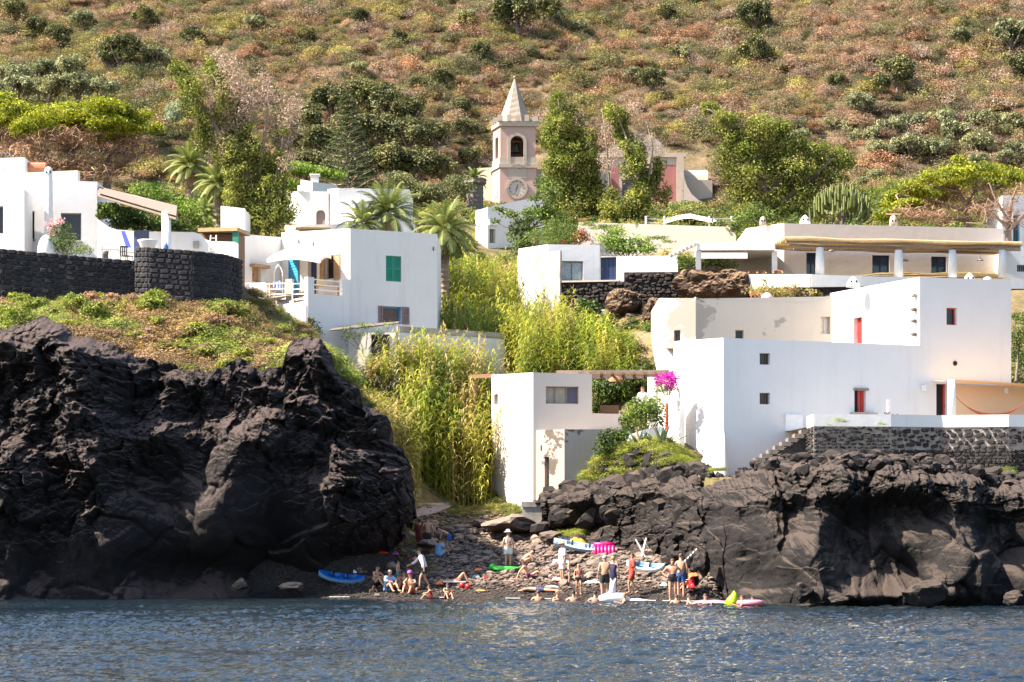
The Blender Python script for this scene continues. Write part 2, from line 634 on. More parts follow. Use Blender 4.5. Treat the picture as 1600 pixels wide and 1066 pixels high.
# right-hand cliff, foot and lip, by picture column: (px, Y foot, Y lip, py lip)
RC = np.array([(845,111.0,112.5,782),(880,109.5,111.5,768),(940,107.6,110,760),(1000,105.2,108,748),(1060,101.2,105.2,744),(1100,97.8,102.3,762),
 (1150,93.0,98.0,742),(1200,90.6,95.0,724),(1250,89.4,93.2,722),(1320,89.2,92.4,718),(1400,89.6,92.6,716),(1480,90.2,93.2,730),(1540,90.8,94.2,748),(1640,91.0,95.0,752),(1900,91,95,745)],float)
RC_X = (RC[:,0] - CX) * (RC[:,1] + 1.5) / FPX
def land(x,y):
 x = np.asarray(x,float); y = np.asarray(y,float)
 u = upper(x,y)
 b = beach(x,y)
 mL = sstep(-4.2,-6.2,x) * sstep(103.2,104.6,y - np.clip(x + 8,0,5) * 0.3)
 yc = np.interp(x,RC_X,RC[:,2])
 mR = sstep(-0.3,1.6,y - yc) * sstep(1.2,3.0,x)
 mV = sstep(112,116,y)
 m = np.maximum(np.maximum(mL,mR),mV)
 z = b * (1 - m) + u * m
 z = z + 0.12 * fbm(x / 1.5,y / 1.5,o=3,s=8) * sstep(0.5,3,z)
 return np.maximum(z,-3.0)
def landz(x,y):
 return float(land(np.array([x]),np.array([y]))[0])
_ys = np.arange(86,420,0.1)
def hit(px,py,y0=88.0,y1=400.0):
 """point of the ground seen in that direction"""
 ys = _ys[(_ys >= y0) & (_ys <= y1)]
 xs = (px - CX) * ys / FPX
 zr = CAM_H + (HORIZON - py) * ys / FPX
 d = land(xs,ys) - zr
 k = np.argmax(d > 0) if (d > 0).any() else len(ys) - 1
 return Vector((xs[k],ys[k],float(land(xs[k:k + 1],ys[k:k + 1])[0])))
def ground_material():
 m,nt,bs = nodes_of('dry_ground')
 tc = nt.nodes.new('ShaderNodeTexCoord'); vec = tc.outputs['Object']
 n1 = noise_tex(nt,0.25,8,0.65,vec)
 n2 = noise_tex(nt,2.5,8,0.7,vec)
 grass = ramp(nt,n1,[(0.3,(0.10,0.09,0.035)),(0.5,(0.16,0.12,0.06)),(0.7,(0.24,0.17,0.10))])
 hillc = ramp(nt,n1,[(0.35,(0.11,0.085,0.045)),(0.55,(0.16,0.115,0.065)),(0.7,(0.22,0.15,0.09))])
 sp = nt.nodes.new('ShaderNodeSeparateXYZ'); nt.links.new(vec,sp.inputs[0])
 mr = N(nt, 'ShaderNodeMapRange'); nt.links.new(sp.outputs[1],mr.inputs[0])
 mr.inputs[1].default_value = 190; mr.inputs[2].default_value = 240
 c = mixc(nt,mr.outputs[0],grass,hillc)
 c = mixc(nt,1.0,c,ramp(nt,n2,[(0.3,0.6),(0.7,1.3)]), 'MULTIPLY')
 # dark shingle where the sea reaches
 mz = N(nt, 'ShaderNodeMapRange'); nt.links.new(sp.outputs[2],mz.inputs[0])
 mz.inputs[1].default_value = 3.2; mz.inputs[2].default_value = 2.4
 my = N(nt, 'ShaderNodeMapRange'); nt.links.new(sp.outputs[1],my.inputs[0])
 my.inputs[1].default_value = 116; my.inputs[2].default_value = 112
 mm = N(nt, 'ShaderNodeMath',operation='MULTIPLY'); nt.links.new(mz.outputs[0],mm.inputs[0]); nt.links.new(my.outputs[0],mm.inputs[1])
 n4 = noise_tex(nt,9.0,5,0.8,vec)
 sh = ramp(nt,n4,[(0.35,(0.014,0.012,0.012)),(0.55,(0.040,0.034,0.031)),(0.75,(0.10,0.082,0.07))])
 c = mixc(nt,mm.outputs[0],c,sh)
 nt.links.new(c,bs.inputs['Base Color'])
 bs.inputs['Roughness'].default_value = 0.95
 bs.inputs['Specular IOR Level'].default_value = 0.15
 bump(nt,n2,0.6,0.2,bs)
 return m
M_ground = ground_material()
ty = np.concatenate([np.arange(84,130,0.45),np.arange(130,240,1.3),np.arange(240,520,2.5)])
tt = np.linspace(-1,1,300)
TX = tt[None,:] * (0.27 * ty[:,None] + 14)
TY = np.repeat(ty[:,None],len(tt),1)
TZ = land(TX.ravel(),TY.ravel()).reshape(TX.shape)
me = np_mesh('terrain',np.stack([TX,TY,TZ],2).reshape(-1,3),grid_faces(*TX.shape),M_ground)
structure(link('terrain',me), 'brown scrubby mountainside rising behind the village')
# ------------------------------------------------------------------ sea
def water_material():
 m,nt,bs = nodes_of('sea_water')
 tc = nt.nodes.new('ShaderNodeTexCoord'); vec = tc.outputs['Object']
 n1 = noise_tex(nt,0.15,4,0.6,vec)
 nt.links.new(ramp(nt,n1,[(0.35,(0.006,0.012,0.020)),(0.65,(0.014,0.021,0.024))]),bs.inputs['Base Color'])
 bs.inputs['Roughness'].default_value = 0.08
 bs.inputs['IOR'].default_value = 1.333
 bs.inputs['Specular IOR Level'].default_value = 0.5
 mp = nt.nodes.new('ShaderNodeMapping'); mp.inputs['Scale'].default_value = (1.0,0.8,1)
 nt.links.new(vec,mp.inputs[0])
 h = noise_tex(nt,6.0,3,0.55,mp.outputs[0],0.5)
 bump(nt,h,0.55,0.10,bs)
 return m
M_water = water_material()
wy = 24 * (108 / 24) ** np.linspace(0,1,760)
wt = np.linspace(-1,1,600)
WX = wt[None,:] * (0.24 * wy[:,None] + 6)
WY = np.repeat(wy[:,None],len(wt),1)
def sea_height(x,y):
 z = np.zeros_like(x)
 r = np.random.default_rng(5)
 wx = x + 1.6 * vnoise(x / 5,y / 5,s=31); wyy = y + 1.6 * vnoise(x / 5,y / 5,s=32)
 for i in range(34):
  lam = 0.20 * (1.5 / 0.20) ** (r.random())
  an = r.normal() * 0.6 + 0.2
  k = 2 * PI / lam
  ph = r.random() * 6.28
  a = 0.0118 * lam ** 1.0
  s = np.sin((wx * math.sin(an) + wyy * math.cos(an)) * k + ph)
  z += a * (1 - np.abs(s)) * 1.3 - a * 0.5
 z *= 0.75 + 0.9 * np.clip(fbm(x / 6,y / 4,o=2,s=44) + .3,0,1)
 z += 0.03 * fbm(x / 0.45,y / 0.4,o=3,s=40)
 return z
calm = 1 - 0.75 * sstep(90,99,WY)
WZ = sea_height(WX.ravel(),WY.ravel()).reshape(WX.shape) * calm
me = np_mesh('sea',np.stack([WX,WY,WZ],2).reshape(-1,3),grid_faces(*WX.shape),M_water)
sea = structure(link('sea',me), 'choppy dark blue sea in front of the cove', 'sea')
far = MB()
far.quad((-400,-300,-0.12),(400,-300,-0.12),(400,23.95,-0.12),(-400,23.95,-0.12))
far.quad((-400,24,-0.12),(-11.8,24,-0.12),(-31.0,108,-0.12),(-400,108,-0.12))
far.quad((11.8,24,-0.12),(400,24,-0.12),(400,108,-0.12),(31.0,108,-0.12))
structure(far.build('open_water',M_water), 'open water round the boat the picture is taken from')
bed = MB(); bed.quad((-400,-300,-3.2),(400,-300,-3.2),(400,108,-3.2),(-400,108,-3.2))
structure(bed.build('sea_bed',plain('sea_bed',(0.05,0.06,0.06))))
# ------------------------------------------------------------------ lava cliffs
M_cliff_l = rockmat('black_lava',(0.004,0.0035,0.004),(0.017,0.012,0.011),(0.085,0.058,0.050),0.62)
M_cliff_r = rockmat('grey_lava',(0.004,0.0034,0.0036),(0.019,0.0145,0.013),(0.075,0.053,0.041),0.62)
def facet(x,y,s,tilt=0.9):
 """angular blocks: each cell a tilted plane with its own height; second value is the closeness to a joint"""
 x0,y0 = np.floor(x),np.floor(y); z = np.zeros_like(x)
 f1 = np.full_like(x,9.0); f2 = np.full_like(x,9.0); h = np.zeros_like(x)
 for dx in (-1,0,1):
  for dy in (-1,0,1):
   cx,cy = x0 + dx,y0 + dy
   ox = x - cx - _h(cx,cy,z,s) * 0.9 - 0.05; oy = y - cy - _h(cx,cy,z,s + 5) * 0.9 - 0.05
   d = np.hypot(ox,oy)
   hh = _h(cx,cy,z,s + 9) - .5 + tilt * (ox * (_h(cx,cy,z,s + 11) - .5) + oy * (_h(cx,cy,z,s + 13) - .35)) * 2
   near = d < f1
   f2 = np.where(near,f1,np.minimum(f2,d)); h = np.where(near,hh,h); f1 = np.where(near,d,f1)
 return h,np.exp(-((f2 - f1) / .07) ** 2)
def rough_rock(X,Z,s,big=1.0,mid=0.45,small=0.14):
 """relief towards the viewer, metres, over the face coordinates"""
 wx = X + 0.8 * fbm(X / 2.5,Z / 2.5,o=3,s=s); wz = Z + 0.8 * fbm(X / 2.5 + 9,Z / 2.5,o=3,s=s + 1)
 d = big * fbm(wx / 6.0,wz / 5.0,o=2,s=s + 2)
 f1,f2,cid = cell2(wx / 2.6,wz / 3.2,s + 3)
 d = d + mid * 1.5 * (np.sqrt(np.clip(1 - f1 ** 2 * 1.2,0,1)) - 0.6 + 0.7 * (cid - 0.5))
 f1,f2,cid = cell2(wx / 1.0 + 4,wz / 1.1,s + 4)
 d = d + mid * 0.55 * (np.sqrt(np.clip(1 - f1 ** 2 * 1.3,0,1)) - 0.6 + 0.6 * (cid - 0.5))
 h,g = facet(wx / 2.1,wz / 2.6,s + 20); d = d + mid * (1.1 * h - .25 * g)
 qx,qz = X + .25 * fbm(X / .9,Z / .9,o=3,s=s + 31),Z + .25 * fbm(X / .9 + 7,Z / .9,o=3,s=s + 32)
 h,g = facet(qx / 0.80,qz / 0.75,s + 22); e = mid * (0.62 * h - .10 * g)
 h,g = facet(qx / 0.33,qz / 0.30,s + 24); e = e + mid * (0.27 * h - .03 * g)
 h,g = facet(qx / 0.15,qz / 0.14,s + 26); e = e + mid * 0.11 * h
 e = e + mid * 0.32 * fbm(qx / 0.8,qz / 0.8,o=5,s=s + 6,g=0.62)
 rough_rock.small = e
 for _ in range(5):
  p = np.pad(d,1,mode='edge'); d = (p[:-2,1:-1] + p[2:,1:-1] + p[1:-1,:-2] + p[1:-1,2:] + 2 * d) / 6
 return d,wx,wz
def gb(px,py,X,Z,Y,rx,ry):
 cx,cz = (px - CX) * Y / FPX,CAM_H + (HORIZON - py) * Y / FPX
 return np.exp(-(((X - cx) / (rx * Y / FPX)) ** 2 + ((Z - cz) / (ry * Y / FPX)) ** 2))
# left headland
LT = np.array([(-420,505),(-150,500),(0,515),(40,508),(72,497),(100,512),(125,530),(150,527),(190,545),(215,560),(255,566),(300,584),(345,575),(375,556),(410,578),(440,570),(452,532),(470,524),(500,528),
 (515,552),(530,585),(560,622),(585,645),(610,672),(632,700),(640,735),(656,765),(661,790)],float)
YL = 103.2
LT_X = (LT[:,0] - CX) * YL / FPX
LT_Z = CAM_H + (HORIZON - LT[:,1]) * YL / FPX
nc,nr = 760,300
xs = np.linspace(-33.5,LT_X[-1],nc)
zt = np.interp(xs,LT_X,LT_Z) + 0.22 * fbm(xs / 0.5,xs * 0,o=4,s=77) * sstep(-3.8,-6,xs)
v = np.linspace(0,1,nr)
X = np.repeat(xs[None,:],nr,0)
Z = -1.2 + v[:,None] * (zt[None,:] + 1.2)
# undercut towards the beach: the end of the face swings left low down
und = np.interp(Z,[-1.2,0.2,1.2,2.5,4.0,5.0],[3.6,3.0,2.2,0.8,0.15,0.0])
X = X - und * sstep(-12,-4.0,X)
d,wx,wz = rough_rock(X,Z,101,big=0.9,mid=0.62)
Yb = np.interp(X,[-34,-22,-14,-8,-4],[97.6,98.6,99.6,100.2,101.5])
Y = Yb + 4.2 * np.exp(-(np.clip(Z + .3,0,9) / 1.7) ** 2) * sstep(-12.2,-10,X) * sstep(-4.5,-6,X) + 0.30 * np.clip(Z,0,14) + 0.035 * np.clip(Z - 7,0,9) ** 2
G = 0
for (px,py,rx,ry,a) in [(120,640,45,110,1.5),(30,760,45,90,1.8),(240,680,45,32,1.3),(400,690,60,40,1.0),(330,810,60,60,0.9),(175,840,45,90,0.8),
 (500,770,45,60,0.6),(100,540,60,40,0.9),(480,560,26,50,0.8),(250,560,40,24,-0.6),(330,900,130,40,-1.9),(560,885,70,45,-1.8),(430,850,60,60,-1.0),
 (210,620,35,70,-1.0),(320,640,60,40,-0.9),(250,770,40,60,-0.8),(70,880,30,50,-0.7),(560,720,40,50,0.5),(620,770,30,40,0.5),(150,430 + 300,30,60,0.7),(470,700,30,60,-0.7)]:
 G = G + a * gb(px,py,X,Z,100.0,rx,ry)
fine = 0.12 * fbm(wx / 0.35,wz / 0.35,o=4,s=130) + 0.20 * fbm(wx / 0.7,wz / 0.7,o=5,g=0.62,s=131,ridged=True) * sstep(2,8,Z)
smooth_low = sstep(1.0,6.0,Z + 1.0 * fbm(X / 3,Z / 3,o=2,s=140))
rgh = np.clip(.75 * sstep(-8.5,-6.5,X) * sstep(.5,2.5,Z) + sstep(3.0,8.5,Z + 2.0 * fbm(X / 4,Z / 4,o=2,s=141)) + .9 * sstep(-15,-20,X) * sstep(1,4,Z),0.07,1)
D = G * 1.25 + d * (0.75 + 0.25 * smooth_low) + rough_rock.small * rgh * 1.45 + fine * (0.15 + 0.7 * rgh)
edge = sstep(1.0,0.93,v)[:,None] * 0.75 + 0.25
Y = Y - D * edge
X = X + 0.20 * fbm(X / 0.8,Z / 0.8,o=3,s=150) * edge + (.95 * fbm(X / 9,Z / 1.1,o=5,s=151,g=.6) - .15) * sstep(-9,-5.5,X)
# the right end turns back into the cove
turn = np.clip((X - (-6.2 - und * 0.7)) / 2.4,0,1.3)
Y = Y + 2.2 * turn ** 2.2
# back side: strips running inland from the right end, and a lip running inland from the top
def strip_back(P,dirs,k):
 out = [P]
 for t in k:
  out.append(P + np.array(dirs) * t)
 return out
V = np.stack([X,Y,Z],2)
right = V[:,-1,:]
back = []
for j,t in enumerate([0.5,1.2,2.5,4.5,7,10,14]):
 q = right.copy()
 q[:,1] += t
 q[:,0] += -0.10 * t + 0.35 * fbm(q[:,1] / 1.3,q[:,2] / 1.3,o=3,s=160)
 q[:,2] = q[:,2] * (1 - 0.02 * t)
 back.append(q)
V = np.concatenate([V] + [b[:,None,:] for b in back],1)
top = V[-1]
lips = []
for t in [0.35,0.9,1.8]:
 q = top.copy()
 q[:,1] += t
 q[:,2] -= 0.10 * t + 0.25 * (t > 1)
 lips.append(q)
V = np.concatenate([V] + [l[None] for l in lips],0)
me = np_mesh('rock_cliff',V.reshape(-1,3),grid_faces(V.shape[0],V.shape[1]),M_cliff_l,smooth=True)
structure(link('rock_cliff',me), 'black lava headland left of the cove')
# right cliff
nc,nr = 980,215
ps = np.linspace(845,1860,nc)
Yf = np.interp(ps,RC[:,0],RC[:,1]); Yt = np.interp(ps,RC[:,0],RC[:,2]); pt = np.interp(ps,RC[:,0],RC[:,3])
zl = CAM_H + (HORIZON - pt) * (Yt - 0.5) / FPX + 0.30 * fbm(ps / 18,ps * 0,o=4,s=200)
zf = np.where(ps < 1130,beach((ps - CX) * Yf / FPX,Yf) - 0.5,-1.2)
v = np.linspace(0,1,nr)
Z = zf[None,:] + v[:,None] * (zl - zf)[None,:]
prof = np.interp(v,[0,0.25,0.5,0.72,0.8,0.9,1.0],[0.0,0.16,0.26,0.34,0.22,0.50,1.0])
Y = Yf[None,:] + prof[:,None] * (Yt - Yf)[None,:]
X = (ps[None,:] - CX) * (Yf[None,:] + 1.5) / FPX + 0 * Z
d,wx,wz = rough_rock(X,Z,301,big=0.5,mid=0.55)
G = 0
for (px,py,rx,ry,a) in [(1150,835,22,25,0.8),(1190,830,30,40,0.9),(1290,915,55,45,1.2),(1235,870,30,35,0.8),(1500,870,45,80,1.3),(1455,920,60,30,1.0),(1270,830,18,60,0.7),
 (1385,800,95,55,-1.4),(1420,760,50,20,1.1),(1390,890,60,35,-0.7),(1240,790,30,50,-0.8),(1555,820,40,60,-1.3),(1330,850,25,60,-1.1),(1150,900,40,40,-1.0),(1320,760,20,50,0.5),
 (930,815,60,25,-0.9),(1050,830,40,30,0.5),(1590,910,30,30,0.8),(1380,930,120,10,0.5),(1200,905,25,35,-0.8)]:
 G = G + a * gb(px,py,X,Z,91.0,rx,ry)
blocky = sstep(1130,1060,ps)[None,:] + sstep(0.62,0.85,v)[:,None] * 0.8
f1,f2,cid = cell2(wx / 0.8,wz / 0.7,333)
blk = 0.55 * (np.sqrt(np.clip(1 - f1 ** 2 * 1.2,0,1)) - 0.5 + 1.2 * (cid - 0.5))
f1b,f2b,cidb = cell2(wx / 0.36,wz / 0.34,343)
blk = blk + 0.2 * (np.sqrt(np.clip(1 - f1b ** 2 * 1.2,0,1)) - 0.5 + 1.0 * (cidb - 0.5))
col = 0.55 * fbm(X / 1.5 + 0.3 * fbm(X,Z / 3,o=2,s=9),Z / 4.5,o=3,s=360,ridged=True)
fine = 0.07 * fbm(wx / 0.3,wz / 0.3,o=4,s=350)
bl = np.clip(blocky,0,1)
D = G * 1.15 + d * (1 - 0.3 * bl) + rough_rock.small * np.clip(bl * 1.25 + .55 * sstep(1180,1130,ps)[None,:] + .30 * np.clip(fbm(X / 2.2,Z / 2.2,o=3,s=380) * 2.5,0,1),.14,1.2) + col * (1 - bl) + blk * bl * .7 + fine * (0.2 + 1.0 * bl)
edge = (sstep(1.0,0.93,v)[:,None] * 0.7 + 0.3)
Y = Y - D * edge
X = X + 0.12 * fbm(X / 0.6,Z / 0.6,o=3,s=370)
V = np.stack([X,Y,Z],2)
top = V[-1]
lips = []
for t in [0.4,1.0,2.2]:
 q = top.copy()
 q[:,1] += t
 q[:,2] -= 0.06 * t + 0.2 * (t > 1.5)
 lips.append(q)
V = np.concatenate([V] + [l[None] for l in lips],0)
me = np_mesh('rock_cliff',V.reshape(-1,3),grid_faces(V.shape[0],V.shape[1]),M_cliff_r,smooth=True)
structure(link('rock_cliff',me), 'grey brown lava cliff right of the cove')
# loose lava blocks on the lip and the broken left slope of the right-hand cliff
def rock_shape(seed,rough=.28,lev=2):
 r = random.Random(seed); bm = bmesh.new(); bmesh.ops.create_icosphere(bm,subdivisions=lev,radius=.5)
 ax = [Vector((r.gauss(0,1),r.gauss(0,1),r.gauss(0,1))).normalized() for _ in range(9)]; dd = [r.uniform(.26,.42) for _ in ax]
 for v in bm.verts:
  p = v.co.copy()
  for a,d in zip(ax,dd):
   h = p.dot(a)
   if h > d: p -= a * (h - d)
  v.co = p * (1 + r.uniform(-1,1) * rough * .25)
 me = bpy.data.meshes.new('rock_shape'); bm.to_mesh(me); bm.free(); return me
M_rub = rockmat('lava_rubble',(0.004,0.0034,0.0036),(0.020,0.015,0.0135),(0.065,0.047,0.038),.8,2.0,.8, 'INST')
rub = []
for i in range(6):
 me = rock_shape(300 + i); me.materials.append(M_rub); rub.append(proto(me))
rq = np.random.default_rng(77)
Q,QS = [],[]
def rcl(px):
 return np.interp(px,RC[:,0],RC[:,1]),np.interp(px,RC[:,0],RC[:,2]),np.interp(px,RC[:,0],RC[:,3])
for _ in range(2700):
 px = rq.uniform(850,1640)
 if 1088 < px < 1150: continue
 yf,yt,pt_ = rcl(px)
 u = rq.random()
 if 855 < px < 1045 and u < .35: continue
 if px < 1120:
  y = yf + (yt + 1.5 - yf) * u; zt_ = CAM_H + (HORIZON - pt_) * yt / FPX; z = np.interp(u,[0,.7,1],[float(beach(np.array([(px - CX) * yf / FPX]),np.array([yf]))[0]),zt_,zt_]) - .1
  s = rq.choice([.25,.4,.6,.9,1.3],p=[.3,.3,.2,.13,.07])
 else:
  y = yt - 1.0 + 3.6 * u; zt_ = CAM_H + (HORIZON - pt_) * yt / FPX; z = zt_ - .10 + .12 * rq.normal() - (.25 * (1.0 - u * 3.6) if u < .28 else 0)
  s = rq.choice([.2,.35,.5,.8],p=[.4,.35,.18,.07]) * (.5 if px < 1180 else 1)
 x = (px - CX) * y / FPX
 Q.append((x,y - (.5 if px < 1120 else 0),z)); QS.append(s)
for _ in range(900):
 px = rq.uniform(1040,1600); y = rq.uniform(101.5,107.5) if px < 1262 else rq.uniform(96,103.9)
 if px < 1090 and y < 104 or 1105 < px < 1142 and y < 108: continue
 x = (px - CX) * y / FPX; Q.append((x,y,landz(x,y) + .02)); QS.append(rq.choice([.2,.35,.55]))
for _ in range(800):
 px = rq.uniform(872,1125); y = rq.uniform(107,111.2) if px < 985 else rq.uniform(104.5,109.5)
 x = (px - CX) * y / FPX; Q.append((x,y,landz(x,y) - .02)); QS.append(rq.choice([.3,.5,.8,1.1],p=[.35,.35,.2,.1]))
Q = np.array(Q); QS = np.array(QS); nq = len(Q)
g_ = rq.uniform(.6,1.5,nq)
scatter('lava_rubble',Q,np.stack([QS * rq.uniform(.8,1.4,nq),QS,QS * rq.uniform(.6,1.0,nq)],1),rq.random(nq) * 6.28,rq.integers(0,6,nq),np.stack([g_,g_ * .98,g_ * .96],1),rub, 'broken black lava blocks along the lip and slope of the right-hand cliff', 'rubble',tilt=rq.normal(size=(nq,2)) * .4)
# ------------------------------------------------------------------ houses
WHITE = (0.80,0.78,0.76)
M_white = plaster('white_lime_wash',(0.70,0.675,0.645),0.24,0.32)
M_white2 = plaster('clean_white_lime_wash',(0.71,0.69,0.67),0.20,0.20)
M_cream = plaster('cream_wash',(0.50,0.42,0.35),0.14,0.2)
M_cream2 = plaster('pale_cream_wash',(0.56,0.49,0.43),0.16,0.22)
M_old = plaster('weathered_cream_plaster',(0.56,0.49,0.41),0.3,0.3,patch=(0.34,0.30,0.25),patch_at=0.572,patch_scale=0.28)
M_old2 = plaster('weathered_grey_plaster',(0.37,0.325,0.285),0.4,0.5,patch=(0.13,0.10,0.08),patch_at=0.58,patch_scale=0.55)
M_pink = plaster('faded_pink_plaster',(0.47,0.31,0.255),0.25,0.2)
M_dull = plaster('grey_cream_stone',(0.42,0.34,0.27),0.3,0.35,patch=(0.25,0.21,0.18),patch_at=0.6,patch_scale=0.6)
M_red = plaster('faded_red_plaster',(0.32,0.125,0.115),0.3,0.3,grime=(0.5,0.3,0.28))
M_redpaint = plain('red_paint',(0.50,0.03,0.02),0.45,0.1,8)
M_green = plain('green_paint',(0.01,0.20,0.12),0.5,0.1,8)
M_blue = plain('blue_paint',(0.02,0.25,0.42),0.5,0.1,8)
M_navy = plain('navy_paint',(0.012,0.025,0.08),0.45,0.1,8)
M_brownwood = wood('brown_wood',(0.20,0.10,0.05))
M_tanwood = wood('tan_wood',(0.40,0.24,0.12))
M_greywood = wood('grey_wood',(0.22,0.17,0.13),axis=(6,6,1))
M_cane = wood('cane_mat',(0.46,0.31,0.15),axis=(1,14,14),var=0.35)
M_glass = glass_dark('dark_glass',(0.010,0.009,0.012),0.25)
M_bglass = glass_dark('bluish_glass',(0.04,0.07,0.11),0.08)
M_dark = plain('dark_interior',(0.012,0.010,0.012),0.9,0.3,2)
M_concrete = plain('raw_concrete',(0.36,0.32,0.28),0.9,0.3,1.2,0.4,0.03)
M_metal = plain('dull_metal',(0.20,0.19,0.18),0.5,0.2,8,metal=0.6)
M_whitepaint = plain('white_paint',(0.78,0.77,0.75),0.5,0.05,5)
M_cloth = plain('off_white_canvas',(0.76,0.72,0.65),0.9,0.06,3)
M_terra = plain('terracotta',(0.42,0.16,0.08),0.8,0.15,6)
class Panel:
 """one wall face in plan from A (left, seen from outside) to B (right)"""
 def __init__(s,A,B):
  s.A,s.B = Vector(A),Vector(B)
  s.L = (s.B - s.A).length
  s.d = (s.B - s.A) / s.L
  s.inn = Vector((-s.d.y,s.d.x))
 def at(s,px):
  # (A + t d).x = k (A + t d).y
  k = (px - CX) / FPX
  t = (k * s.A.y - s.A.x) / (s.d.x - k * s.d.y)
  return t,(s.A + s.d * t).y
 def p(s,t,z,off=0.0):
  q = s.A + s.d * t - s.inn * off
  return (q.x,q.y,z)
 def box(s,mb,t0,t1,z0,z1,o0,o1,mi=0):
  mb.hexa([s.p(t0,z0,o1),s.p(t1,z0,o1),s.p(t1,z0,o0),s.p(t0,z0,o0),
 s.p(t0,z1,o1),s.p(t1,z1,o1),s.p(t1,z1,o0),s.p(t0,z1,o0)],mi)
def wall_face(mb,P,zb,zta,ztb,holes,depth=0.25,mi=0,thick=0.0,subdiv=1.2):
 ss = {0.0,P.L}
 for h in holes:
  ss.add(h[0]); ss.add(h[1])
 zs = {zb}
 for h in holes:
  zs.add(h[2]); zs.add(h[3])
 ss = sorted(ss); zs = sorted(zs)
 def ztop(t):
  return zta + (ztb - zta) * t / P.L
 for i in range(len(ss) - 1):
  s0,s1 = ss[i],ss[i + 1]
  for j in range(len(zs)):
   z0 = zs[j]
   last = j == len(zs) - 1
   z1 = None if last else zs[j + 1]
   sm = (s0 + s1) / 2
   zm = z0 + 0.01 if last else (z0 + z1) / 2
   if any(h[0] < sm < h[1] and h[2] < zm < h[3] for h in holes):
    continue
   za,zbb = (ztop(s0),ztop(s1)) if last else (z1,z1)
   mb.quad(P.p(s0,z0),P.p(s1,z0),P.p(s1,zbb),P.p(s0,za),mi)
 for (s0,s1,z0,z1) in holes:
  D = -depth
  mb.quad(P.p(s0,z0),P.p(s0,z0,D),P.p(s0,z1,D),P.p(s0,z1),mi)
  mb.quad(P.p(s1,z0,D),P.p(s1,z0),P.p(s1,z1),P.p(s1,z1,D),mi)
  mb.quad(P.p(s0,z1),P.p(s0,z1,D),P.p(s1,z1,D),P.p(s1,z1),mi)
  mb.quad(P.p(s0,z0,D),P.p(s0,z0),P.p(s1,z0),P.p(s1,z0,D),mi)
class House:
 def __init__(s,name,label,cat,corners,zb,tops,mat,back=6.0,depth=0.25,group=None,backdir=None,part='wall'):
  """corners: (px, Y) or Vector plan points left to right; tops: z per corner"""
  pts = [c if isinstance(c,Vector) else XY(*c) for c in corners]
  s.pts,s.tops,s.zb,s.mat,s.depth = pts,tops,zb,mat,depth
  cen = sum(pts,Vector((0,0))) / len(pts)
  s.t = thing(name,label,cat,(cen.x,cen.y,zb),group)
  s.panels = [Panel(pts[i],pts[i + 1]) for i in range(len(pts) - 1)]
  s.holes = [[] for _ in s.panels]
  s.back,s.backdir,s.part = back,backdir,part
  s.todo = []
 def rect(s,i,px0,px1,py0,py1):
  P = s.panels[i]
  t0,Y0 = P.at(px0); t1,Y1 = P.at(px1)
  Ym = (Y0 + Y1) / 2
  return (t0,t1,ZP(py1,Ym),ZP(py0,Ym))
 def hole(s,i,px0,px1,py0,py1,fill=None,**kw):
  r = s.rect(i,px0,px1,py0,py1)
  r = (max(r[0],0.02),min(r[1],s.panels[i].L - 0.02),max(r[2],s.zb + 0.01),r[3])
  s.holes[i].append(r)
  if fill:
   s.todo.append((fill,s.panels[i],r,kw))
  return r
 def finish(s):
  mb = MB()
  n = len(s.pts)
  for i,P in enumerate(s.panels):
   wall_face(mb,P,s.zb,s.tops[i],s.tops[i + 1],s.holes[i],s.depth)
  bd = s.backdir if s.backdir is not None else Vector((0,1))
  a,b = s.pts[0],s.pts[-1]
  a2,b2 = a + bd * s.back,b + bd * s.back
  za,zb_ = s.tops[0],s.tops[-1]
  mb.quad((b.x,b.y,s.zb),(b2.x,b2.y,s.zb),(b2.x,b2.y,zb_),(b.x,b.y,zb_))
  mb.quad((a2.x,a2.y,s.zb),(a.x,a.y,s.zb),(a.x,a.y,za),(a2.x,a2.y,za))
  mb.quad((b2.x,b2.y,s.zb),(a2.x,a2.y,s.zb),(a2.x,a2.y,za),(b2.x,b2.y,zb_))
  ob = mb.build(s.part,s.mat,s.t)
  mod = MB()
  ring = [(p.x,p.y,z - 0.02) for p,z in zip(s.pts,s.tops)] + [(b2.x,b2.y,zb_ - 0.02),(a2.x,a2.y,za - 0.02)]
  # roof slab between the walls, just under the parapet line
  mod.add(ring,[tuple(range(len(ring)))])
  mod.build('roof',s.mat,s.t)
  for fill,P,r,kw in s.todo:
   fill(s.t,P,r,-s.depth,**kw)
  return s.t
